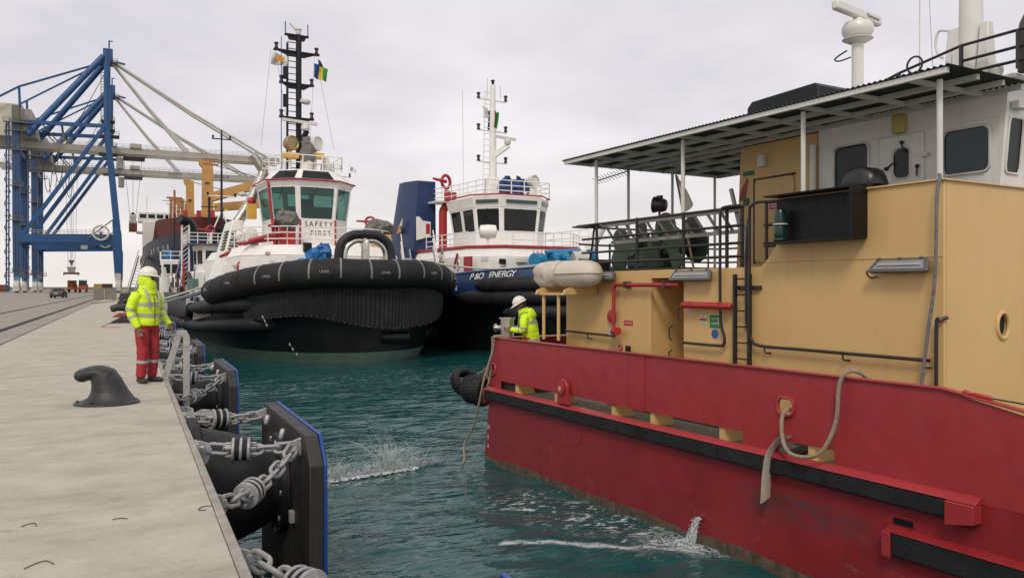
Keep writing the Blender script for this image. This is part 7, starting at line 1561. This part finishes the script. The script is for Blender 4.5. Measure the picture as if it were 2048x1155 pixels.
# parked car seen from behind
p = on_z(112, 595.5, 0)
car = thing('car', 'dark grey saloon car seen from behind on the yard', 'car', (p.x, p.y, 0), R_(-6))
CP = mat('car_paint', (.05, .052, .06), .3, var=.1, coat=.6)
rg_ = []
for y, z0, z1, w_, wt in ((0.0, .38, .80, .82, .78), (.06, .26, .98, .86, .82), (.5, .22, 1.02, .88, .80), (1.3, .20, 1.0, .89, .84), (3.2, .20, .95, .89, .82), (4.2, .26, .82, .84, .76), (4.4, .36, .62, .76, .70)):
    rg_.append([(-w_, y, z0), (-w_ - .01, y, (z0 + z1) / 2), (-wt, y, z1), (wt, y, z1), (w_ + .01, y, (z0 + z1) / 2), (w_, y, z0)])
M().loft(rg_, cap=True).build('body', CP, car, bevel=.04)
M().hexa([(-.80, .45, .99), (.80, .45, .99), (.80, 3.1, .97), (-.80, 3.1, .97)], [(-.60, 1.15, 1.42), (.60, 1.15, 1.42), (.60, 2.3, 1.42), (-.60, 2.3, 1.42)]).build('greenhouse', CP, car, bevel=.05)
M().hexa([(-.70, .50, 1.03), (.70, .50, 1.03), (.53, 1.10, 1.385), (-.53, 1.10, 1.385)], [(-.70, .485, 1.035), (.70, .485, 1.035), (.53, 1.085, 1.39), (-.53, 1.085, 1.39)]).build('rear_window', GLD, car)
for x in (-.68, .68): M().box(x - .15, x + .15, -.03, .03, .68, .84).build('tail_light', RED, car, bevel=.02)
M().box(-.26, .26, -.04, .0, .60, .71).build('number_plate', OFFW, car); M().box(-.84, .84, -.06, .1, .30, .50).build('bumper', mat('bumper_dark', (.03, .03, .032), .5), car, bevel=.04)
for y in (.75, 3.4):
    for x in (-.74, .74): wh_ = M().cyl((x - .11, y, .31), (x + .11, y, .31), .31, 16).build('wheel', RUBBER, car); M().cyl((x - .115, y, .31), (x + .115, y, .31), .19, 12).build('rim', STEEL, wh_)

# ---------------- ships beyond the tugs
def ship_frame(X, Y): return Frame((X, Y, WZ), -90)
SH = ship_frame(11.2, 122)
sh = thing('cargo_ship', 'dark blue cargo ship with a high flared bow, moored at the quay', 'ship', SH.o, SH.a)
DBL = mat('ship_dark_blue', (.018, .022, .038), .5, var=.2, scale=.4, streak=.4, dirt=(.05, .05, .06)); SHR = mat('ship_red_brown', (.13, .030, .024), .6, var=.2, scale=.3, streak=.5, dirt=(.16, .07, .05))
zs1 = lambda x: 11.9 + .075 * x if x > -26 else (9.95 - (-26 - x) * .5 if x > -29 else 8.4)
M().loft([level(-5, 20, 6.5, 1.1, lambda x: -1.5, 41, -88), level(-4, 18, 7.6, 1., lambda x: 2.5, 41, -88), level(-1.5, 22, 8.5, 1.1, lambda x: 6.5, 41, -88), level(1, 26, 9.1, 1.15, zs1, 41, -88)], closed=True).build('hull', DBL, sh)
M().add(level(.5, 25, 8.9, 1.15, lambda x: 8.2, 41, -88), [tuple(range(51))]).build('deck', SHR, sh)
LV1 = level(.3, 25.2, 8.95, 1.14, lambda x: 9.6 + .07 * x, 41, -88)
for i, ch in enumerate('LIRSA'):
    c, d = on_outline(303 + i * 9.5, 0, 0, LV1, SH); text(ch, 1.25, LETM, sh, c + Vector((d.y, -d.x, 0)) * .35 + Vector((0, 0, .3)), d, (0, -.1, 1), 'lettering', .05)
for k in range(3): M().box(-66 + k * 15, -54 + k * 15, -6.5, 6.5, 8.2, 10.2).build('hatch_cover', SHR, sh)
M().tube([(-10, 0, 8.2), (-10, 0, 17.5)], .18, 8).build('foremast', BLACK, sh); M().tube([(-10, -1.2, 16), (-10, 1.2, 16)], .08, 6).build('foremast_arm', BLACK, sh)
rails([(-23, -8.9, 8.4), (-68, -9.0, 8.4)], 1.1, 3, .05, 2.5, 4).build('deck_rail', SHR, sh)
gpt = [(1.2, 128, .1), (3.4, 150, 6.4)]
gw_ = thing('gangway', 'steep aluminium gangway leaning between the quay and the dark ship', 'gangway', (0, 0, 0))
for dx in (-.5, .5): M().beam((.2 + dx, 124, .05), (1.9 + dx, 142, 6.5), .1, .5).build('side_rail', AL, gw_); M().tube([(.2 + dx, 124, 1.1), (1.9 + dx, 142, 7.5)], .06, 4).build('handrail', AL, gw_)
for k in range(14): u = k / 13; M().box(-.3 + 1.7 * u, .7 + 1.7 * u, 124 + 18 * u - .2, 124 + 18 * u + .2, .05 + 6.4 * u, .12 + 6.4 * u).build('step', AL, gw_)
S2 = ship_frame(18.0, 226)
s2_ = thing('cargo_ship', 'red-brown cargo ship with orange deck cranes and white bridge behind the dark bow', 'ship', S2.o, S2.a)
M().loft([level(-8, 30, 9, 1.2, lambda x: -1.5, 41, -120), level(-6, 30, 11, 1.15, lambda x: 6, 41, -120), level(-2, 32, 12.4, 1.1, lambda x: 14, 41, -120), level(2, 34, 13.6, 1.08, lambda x: 22.0 if x > -15 else (22 - (-15 - x) * 2 if x > -18 else 16), 41, -120)], closed=True).build('hull', SHR, s2_)
M().box(-112, -100, -13.4, 13.4, 15.8, 28).build('superstructure', WHITE, s2_, bevel=.2); M().box(-110, -101, -15.0, 15.0, 28, 31.6).build('bridge', WHITE, s2_, bevel=.2)
for k in range(10): M().box(-100.99, -100.9, -14.4 + k * 2.9, -12.2 + k * 2.9, 29.4, 30.8).build('bridge_window', GLD, s2_)
M().box(-112, -101, -15.5, -13.41, 24, 24.5).build('bridge_wing_brace', WHITE, s2_); M().tube([(-105, -12, 31.6), (-105, -12, 38)], .25, 6).build('signal_mast', WHITE, s2_)
M().add(level(1, 34, 13.2, 1.08, lambda x: 15.8, 41, -120), [tuple(range(51))]).build('deck', SHR, s2_)
OC = mat('ship_crane_orange', (.46, .24, .07), .6, var=.1, scale=.3, streak=.3, dirt=(.3, .15, .05))
def deck_crane(px0, px1, ptop, jib, D):
    a = S2.loc(at_depth((px0 + px1) / 2, ptop, D)); w_ = (px1 - px0) * D / 1600 / 2
    o = M().hexa([(a.x - w_, a.y - w_, 17.3), (a.x + w_, a.y - w_, 17.3), (a.x + w_, a.y + w_, 17.3), (a.x - w_, a.y + w_, 17.3)], [(a.x - w_ * .8, a.y - w_ * .9, a.z), (a.x + w_ * .8, a.y - w_ * .9, a.z), (a.x + w_ * .8, a.y + w_ * .9, a.z), (a.x - w_ * .8, a.y + w_ * .9, a.z)]).build('crane_column', OC, s2_, bevel=.15)
    M().prism([(a.y - w_ * .9, a.z), (a.y + w_ * .9, a.z), (a.y + w_ * .8, a.z + 1.6), (a.y - w_ * 1.5, a.z + 2.2), (a.y - w_ * 1.4, a.z + .9)], 'x', a.x - w_ * .7, a.x + w_ * .7).build('crane_head', OC, o)
    M().box(a.x + w_ * .85, a.x + w_ * .95, a.y - w_ * .5, a.y + w_ * .3, a.z - 5, a.z - 4.5).build('cab_slot', DKSTEEL, o)
    if jib:
        p0, p1 = [S2.loc(at_depth(x, y, D - 3)) for x, y in jib]; M().beam(p0, p1, 1.6, 2.6).build('crane_jib', OC, o); M().tube([(a.x, a.y, a.z + 1.5), p1], .12, 4).build('luffing_wire', CDK, o)
deck_crane(404, 426, 336, ((424, 394), (540, 362)), 245); deck_crane(372, 388, 372, ((430, 415), (545, 405)), 262); deck_crane(354, 371, 408, None, 275); deck_crane(341, 348, 406, None, 285)
m_ = [S2.loc(at_depth(x, y, 240)) for x, y in ((349, 440), (349, 380))]; M().tube([Vector((m_[0].x, m_[0].y, 17.3)), m_[1]], .35, 6).build('mast', mat('mast_orange', (.35, .10, .05), .6), s2_); M().box(m_[1].x - .3, m_[1].x + .3, m_[1].y - 2.2, m_[1].y + 2.2, m_[1].z - 2.6, m_[1].z - 2.1).build('mast_arm', MATS['mast_orange'], s2_)
c = S2.loc(at_depth(419, 330, 245)); M().box(c.x - 1, c.x + 1, c.y - 2, c.y + 2.5, c.z, c.z + .3).build('top_platform', MATS['mast_orange'], s2_); rails([(c.x, c.y - 2, c.z + .3), (c.x, c.y + 2.5, c.z + .3)], 1.6, 2, .12, 1.2, 4).build('platform_rail', MATS['mast_orange'], s2_)
# ---------------- small craft between the black tug and the ships
S3 = Frame((8.6, 86, WZ), -88)
t3 = thing('harbour_tug', 'small white harbour tug with blue funnel and tall thin black mast, behind the black tug', 'tugboat', S3.o, S3.a)
z3 = lambda x: 3.0
M().loft([level(-1, 7, 3.4, 1., lambda x: -1, 25, -22), level(0, 6, 3.9, .9, lambda x: 1.2, 25, -22), level(.4, 6, 4.2, .85, z3, 25, -22)], closed=True).build('hull', mat('slate_hull', (.10, .14, .15), .6, var=.2), t3)
M().add(level(.2, 6, 4.1, .85, lambda x: 2.5, 25, -22), [tuple(range(35))]).build('deck', DECKM, t3)
M().box(-14, -3.8, -2.6, 2.6, 2.5, 5.2).build('deckhouse', WHITE, t3, bevel=.08)
wheelhouse(t3, [(-4.0, -1.4), (-4.0, 1.4), (-5.2, 2.0), (-8.0, 2.0), (-8.0, -2.0), (-5.2, -2.0)], 5.18, 5.9, 7.5, 8.0, .97, WHITE, GLD, .2)
for k, dz in ((0, 3.6), (1, 3.6)): M().box(-3.79, -3.7, -1.3 + k * 1.5, -.2 + k * 1.5, 3.6, 4.7).build('window', GLD, t3)
M().box(-3.9, -3.6, .3, 2.6, 5.3, 7.0).build('blue_tarp', PCLOTH, t3)
M().box(-8.4, -3.5, -3.0, 3.0, 8.0, 8.12).build('bridge_top', CDK, t3); rails([(-8.2, -3, 8.12), (-3.6, -3, 8.12), (-3.6, 3, 8.12), (-8.2, 3, 8.12)], 1.1, 3, .04, 1.0, 5).build('top_railing', WHITE, t3)
M().hexa([(-9.5, -3.6, 4.5), (-9.5, -1.9, 4.5), (-11.5, -1.9, 4.5), (-11.5, -3.6, 4.5)], [(-9.2, -2.6, 9.2), (-9.2, -1.2, 9.2), (-10.8, -1.2, 9.2), (-10.8, -2.6, 9.2)]).build('funnel', NAVY, t3)
M().tube(cat([(-10, -1.9, 9.1), (-10, -1.9, 10.0), (-9.8, -2.3, 10.7), (-9.4, -3.2, 11.1)], 4), .55, 12).build('exhaust_cowl', BLACK, t3)
q = S3.loc(at_depth(433, 290, 92)); mm_ = M().tube([(-7.5, q.y, 8.1), (-7.5, q.y, q.z + 1.0)], [.16, .08], 8).build('mast', BLACK, t3)
for z, h in ((q.z, 1.0), (q.z - 6.3, 1.6)): M().tube([(-7.5, q.y - h, z), (-7.5, q.y + h, z)], .07, 6).build('crossarm', BLACK if z == q.z else WHITE, mm_); [navlamp(mm_, (-7.5, q.y + sg_ * h * .9, z)) for sg_ in (-1, 0, 1)]
M().lathe([(.05, 0), (.5, .1), (.55, .3), (.1, .5)], 12, (-7.5, q.y + 2.2, q.z - 6.2)).build('radome', OFFW, mm_)
for sg_ in (-1.6, 1.6): M().tube([(-7.5, q.y + sg_, 8.1), (-7.5, q.y, 12.0)], .08, 6).build('mast_stay', WHITE, mm_)
for x in (410, 492): c = S3.loc(at_depth(x, 432, 92)); monitor(t3, (-7.0 if x < 450 else -8, c.y, 8.3), RED, 1.5, 2.0); M().tube([(-7.0 if x < 450 else -8, c.y, 8.1), (-7.0 if x < 450 else -8, c.y, 9.5)], .15, 8).build('monitor_column', WHITE, t3)
c = S3.loc(at_depth(371, 452, 84)); lm = M()
for dy in (-.35, .35):
    for dx in (-.35, .35): lm.tube([(c.x + dx, c.y + dy, 2.5), (c.x + dx, c.y + dy, c.z)], .07, 4)
for k in range(16): z = 2.5 + (c.z - 2.5) * k / 16; lm.tube([(c.x + .35, c.y - .35, z), (c.x + .35, c.y + .35, z + .6)], .04, 4); lm.tube([(c.x - .35, c.y - .35, z), (c.x + .35, c.y - .35, z + .6)], .04, 4)
lm.build('lattice_post', OFFW, t3)
mw_ = M()
for y in range(6): mw_.box(-14 + y * 2, -13.6 + y * 2, -4.0, -3.8, 2.5, 3.6 + (y % 3) * .5)
stuff(mw_.build('deck_fittings', DKSTEEL, t3)); M().tube(cat([(-2, -2.5, 2.6), (-3, -2.7, 4.2), (-4.5, -3.0, 5.0), (-5, -3.2, 3.2)], 4), .22, 8).build('crane_arm', DKSTEEL, t3); M().box(-1.8, -1.0, -3.2, -2.2, 2.5, 4.4).build('deck_locker', mat('locker_green', (.12, .2, .17), .6), t3); M().tube([(-1.2, -3.6, 2.5), (-1.2, -3.6, 6.2)], .12, 8).build('red_pole', RED, t3)
random.seed(31)
CLM = [WHITE, STEEL, DKSTEEL, mat('teal_deck', (.05, .13, .13), .6), mat('rust_gear', (.20, .08, .04), .8, var=.3), RED, OFFW, mat('slate_blue', (.06, .10, .16), .6), BLACK]
for k in range(46):
    x, y = random.uniform(-11, .0), random.uniform(-3.7, 1.5) if k % 2 else random.uniform(-3.9, -2.6); m_ = random.choice(CLM); q3 = k % 3
    if x < -3.6 and y > -2.6: y = random.uniform(-3.9, -2.7)
    if q3 == 0: M().box(x - random.uniform(.1, .35), x + random.uniform(.1, .35), y - .2, y + random.uniform(.1, .3), 2.5, 2.5 + random.uniform(.4, 1.3)).build('deck_box', m_, t3, bevel=.03)
    elif q3 == 1: M().lathe([(.16, 0), (.16, .5), (.22, .55), (.22, .75), (.10, .8)], 10, (x, y, 2.5)).build('deck_vent', m_, t3)
    else: h = random.uniform(.8, 3.2); M().tube([(x, y, 2.5), (x + random.uniform(-.5, .5), y + random.uniform(-.4, .4), 2.5 + h)], .05, 6).build('deck_pole', m_, t3)
rails([(-12, -3.9, 2.5), (-4, -4.0, 2.5), (-1.5, -3.2, 2.5), (.2, -.5, 2.5)], 1.0, 3, .04, 1.0, 5).build('deck_railing', WHITE, t3)
for k in range(9): c = SH.loc(at_depth(277 + k * 1.6, 520 + (k * 7) % 14, 150)); M().box(c.x - .8, c.x + .8, -8.9, -7.4 + (k % 3) * .5, 8.2, 9.2 + (k % 4) * .6).build('rusty_deck_gear', CLM[4], sh)
for k in range(14):
    c = S2.loc(at_depth(338 + k * 2.6, 395 + (k * 11) % 26, 250)); M().tube([(c.x, c.y, 16), (c.x, c.y, c.z)], .12, 4).build('aerial', [WHITE, CLM[4], OC][k % 3], s2_)
    if k % 3 == 0: M().tube([(c.x, c.y - 2, c.z - 1), (c.x, c.y + 2, c.z - 1)], .1, 4).build('aerial_arm', CLM[4], s2_)
for k in range(10): c = S2.loc(at_depth(352 + k * 9, 428, 232)); M().box(c.x - 1, c.x + 1, c.y - .5, c.y + .7, 16, c.z - 1 + (k % 3)).build('deck_gear', [CLM[4], OC, RED][k % 3], s2_)
flag('yellow and blue signal flag on the small harbour tug', ((443, 413), (456, 420), (455, 421), (443, 424)), ((0, .3, FLB), (.3, 1, FLY)), (), Frame((8.6, 86, WZ), -88), -6)
S4 = Frame((5.2, 104, WZ), -90)
t4 = thing('pilot_boat', 'small white pilot boat with a square cabin, under the dark bow', 'boat', S4.o, S4.a)
M().loft([level(-1, 5, 1.7, 1., lambda x: -.6, 21, -12), level(0, 4.5, 2.1, .9, lambda x: .8, 21, -12), level(.4, 4.5, 2.3, .85, lambda x: 2.0, 21, -12)], closed=True).build('hull', WHITE, t4)
M().add(level(.2, 4.5, 2.2, .85, lambda x: 1.7, 21, -12), [tuple(range(31))]).build('deck', DECKM, t4)
M().box(-8.6, -3.6, -1.7, 1.7, 1.7, 4.9).build('cabin', WHITE, t4, bevel=.1); M().hexa([(-8.2, -1.5, 4.9), (-3.9, -1.5, 4.9), (-3.9, 1.5, 4.9), (-8.2, 1.5, 4.9)], [(-8.2, -1.6, 7.0), (-3.6, -1.6, 7.0), (-3.6, 1.6, 7.0), (-8.2, 1.6, 7.0)]).build('bridge', WHITE, t4, bevel=.1)
for y in (-1.35, -.4, .55): M().hexa([(-3.86, y, 5.3), (-3.86, y + .75, 5.3), (-3.70, y + .75, 6.4), (-3.70, y, 6.4)], [(-3.80, y, 5.3), (-3.80, y + .75, 5.3), (-3.64, y + .75, 6.4), (-3.64, y, 6.4)]).build('window', GLD, t4)
M().box(-7.9, -4.2, -1.62, -1.55, 5.4, 6.3).build('window', GLD, t4)
rails([(-8, -1.6, 7), (-3.8, -1.6, 7), (-3.8, 1.6, 7), (-8, 1.6, 7)], 1.0, 2, .04, 1.0, 5).build('top_rail', WHITE, t4); M().tube([(-6, 0, 7), (-6, 0, 13)], .08, 6).build('mast', BLACK, t4); M().beam((-2.5, -.8, 1.8), (-3.2, -1.4, 6.0), .5, .3).build('davit', OFFW, t4)
bundle('covered_gear', t4, (-6, -.6, 7.6), (.7, .6, .6), PCLOTH, 3)
# masts of a vessel hidden behind the black tug
S5 = Frame(tuple(at_depth(683, 575, 82).xy) + (WZ,), -86)
t5 = thing('moored_boat', 'low boat behind the black tug, showing only its grey mast with lamps', 'boat', S5.o, S5.a)
M().loft([level(-1, 5, 2.2, 1., lambda x: -.6, 21, -14), level(.2, 5, 2.8, .9, lambda x: 2.2, 21, -14)], closed=True).build('hull', BLACK, t5); M().box(-10, -3, -1.8, 1.8, .4, 5.0).build('cabin', WHITE, t5)
mh2 = S5.loc(at_depth(683, 318, 84)); mt = M().tube([(-5, mh2.y, 5), (-5, mh2.y, mh2.z)], .18, 8).build('mast', STEEL, t5)
for z, h in ((mh2.z - .6, 1.0), (mh2.z - 1.4, 2.0)): M().tube([(-5, mh2.y - h, z), (-5, mh2.y + h, z)], .06, 6).build('crossarm', OFFW, mt); [navlamp(mt, (-5, mh2.y + sg_ * h * .95, z)) for sg_ in (-1, 1)]
flag('white flag on the grey mast behind the black tug', ((699, 332), (712, 338), (711, 346), (700, 341)), ((0, 1, FLW),), (((698, 328), (696, 420)),), S5, -5.2)

# ================================================================ WATER SPLASH, PUMP OUTLET
SPL = bpy.data.materials.new('splash_water'); SPL.use_nodes = True
_n = SPL.node_tree.nodes; _l = SPL.node_tree.links; _b = _n['Principled BSDF']; _b.inputs['Base Color'].default_value = (.62, .68, .68, 1); _b.inputs['Roughness'].default_value = .25
_t = _n.new('ShaderNodeBsdfTransparent'); _m = _n.new('ShaderNodeMixShader'); _q = _n.new('ShaderNodeTexNoise'); _q.inputs['Scale'].default_value = 14
_c = _n.new('ShaderNodeTexCoord'); _l.new(_c.outputs['Object'], _q.inputs['Vector']); _r = _n.new('ShaderNodeMapRange'); _r.inputs[1].default_value = .3; _r.inputs[2].default_value = .7; _r.inputs[3].default_value = .30; _r.inputs[4].default_value = .95
_l.new(_q.outputs['Fac'], _r.inputs[0]); _l.new(_r.outputs[0], _m.inputs[0]); _l.new(_t.outputs[0], _m.inputs[1]); _l.new(_b.outputs[0], _m.inputs[2]); _l.new(_m.outputs[0], _n['Material Output'].inputs[0])
random.seed(21)
sp = M(); drops = M()
a, b = on_z(652, 962, WZ), on_z(890, 925, WZ)
hprof = lambda u: 1.35 * (.16 + .42 * math.exp(-((u - .50) / .10) ** 2) + .20 * math.exp(-((u - .08) / .07) ** 2) + .12 * math.exp(-((u - .72) / .10) ** 2) + .08 * math.exp(-((u - .3) / .08) ** 2)) * (1 - .75 * max(0, u - .78) / .22)
clus = [(random.gauss(.50, .05), random.uniform(.7, 1.15)) for _ in range(9)] + [(random.gauss(.08, .04), random.uniform(.6, 1.)) for _ in range(5)] + [(random.uniform(.15, .95), random.uniform(.5, 1.)) for _ in range(18)]
for u, amp in clus:
    base = a.lerp(b, max(0, u)) + Vector((random.uniform(-.05, .05), random.uniform(-.06, .08), 0)); yaw_ = random.uniform(-.5, .5)
    for i in range(random.randint(7, 12)):
        h = hprof(u) * amp * random.uniform(.35, 1.1); lat = Vector((random.gauss(yaw_, .45), random.gauss(.1, .35), 0)) * h; r = random.uniform(.0014, .0042); pts = []; q0_ = base + Vector((random.gauss(0, .035), random.gauss(0, .02), 0)); k_ = random.uniform(.9, 1.45)
        for k in range(8):
            t_ = k / 7 * k_; pts.append(q0_ + lat * t_ * 1.5 + Vector((random.uniform(-.007, .007), random.uniform(-.007, .007), h * (2 * t_ - t_ * t_) - .01)))
        sp.tube(pts, [r * random.uniform(.4, 2.0) * (1 - .09 * k) for k in range(8)], 4)
        for j in range(random.randint(4, 10)):
            q = pts[random.randint(3, 7)] + Vector((random.gauss(0, .05), random.gauss(0, .06), random.uniform(-.04, .10))) + lat * random.uniform(0, .5); q.z = max(q.z, WZ + .01); drops.ball(q, random.uniform(.0018, .006), 5)
# torn sheets of water between the jets
for s_ in range(44):
    u = (s_ + random.random()) / 44; p = a.lerp(b, u); d = (b - a).normalized(); w_ = random.uniform(.05, .14); h = hprof(u) * random.uniform(.35, .7)
    o = len(sp.v); N_ = 7
    for i in range(N_):
        for j in range(4):
            sp.v.append(tuple(p + d * (i / (N_ - 1) - .5) * w_ * 2 * (1 + .3 * j / 3) + Vector((random.uniform(-.015, .015), -.05 * j / 3 + random.uniform(-.02, .02), h * j / 3 * random.uniform(.75, 1.15)))))
    for i in range(N_ - 1):
        for j in range(3):
            if j < 1 or random.random() < .5: sp.f.append((o + i * 4 + j, o + i * 4 + 4 + j, o + i * 4 + 5 + j, o + i * 4 + 1 + j))
for i in range(1100):
    u = random.random(); p = a.lerp(b, u) + Vector((random.uniform(-.5, .5), random.uniform(-.1, 1.6), random.uniform(0, 1) * (hprof(u) + .25))); drops.ball(p, random.uniform(.0015, .0045), 4)
o = stuff(sp.build('splash', SPL, None, ang=180)); tag(o, 'white splash of water thrown up beside the fender panel', 'splash')
stuff(drops.build('droplets', SPL, o))
# frothy ridge along the base of the splash
fr_ = M()
for i in range(420):
    u = random.random() ** .9; p = a.lerp(b, u * .75) + Vector((random.uniform(-.05, .05), random.uniform(-.14, .04), .0)); fr_.ball(p + Vector((0, 0, random.uniform(-.01, .02))), random.uniform(.006, .026), 6, (1.4, 1.0, .5))
stuff(fr_.build('froth', mat('froth', (.62, .65, .65), .5, var=.1, scale=20, bump=.5), o))
# pump water
jw = M(); st0 = B.wor((jo.x, -.02, jo.z))
random.seed(4)
for i in range(26):
    v = random.uniform(.35, .95); sx_ = random.uniform(-.12, .12); pts = []; r = random.uniform(.0015, .006)
    tmax = math.sqrt(2 * jo.z / 9.81)
    for k in range(7):
        t_ = tmax * k / 6; pts.append(B.wor((jo.x - .25 * t_ * v + sx_ * t_ * 2 + random.uniform(-.028, .028), -.02 - v * t_ * .8 + random.uniform(-.01, .01), jo.z - 4.9 * t_ * t_)))
    jw.tube(pts, [r * random.uniform(.3, 1.6) for _ in pts], 5)
for i in range(150):
    t_ = random.random() * tmax; jw.ball(B.wor((jo.x - .15 * t_ + random.gauss(0, .035) , -.02 - .6 * t_ + random.gauss(0, .03), max(.01, jo.z - 4.9 * t_ * t_))), random.uniform(.003, .009), 5)
for i in range(90):
    an = random.uniform(0, 6.283); rr_ = random.uniform(.0, .22); jw.ball(B.wor((jo.x - .08 + rr_ * math.cos(an), -.22 + rr_ * math.sin(an) * .7, random.uniform(0, .10) * (1 - rr_ / .25))), random.uniform(.006, .02), 6)
o = stuff(jw.build('pump_water', SPL, None)); tag(o, 'stream of water pouring from the outlet in the red hull', 'water')

# ---------------- look-alikes that form one set share a group
GR = {'dock_fender': 'dock fenders along the quay face', 'gantry_crane': 'gantry cranes on the quay', 'crane_rail': 'crane rails in the quay', 'wire_scrap': 'wire scraps on the quay', 'mooring_bollard': 'bollards along the quay edge',
      'mooring_line': 'mooring lines of the tugs', 'container': 'containers in the port', 'terminal_truck': 'terminal trucks under the cranes', 'cargo_ship': 'cargo ships beyond the tugs', 'tugboat': 'big tugs moored side by side', 'spreader': 'crane spreaders', 'flag': 'flags on the vessels', 'person': 'workers in yellow jackets'}
for o in list(S.objects):
    if o.parent is None and o.get('category') and not o.get('group') and o.name.split('.')[0] in GR: o['group'] = GR[o.name.split('.')[0]]
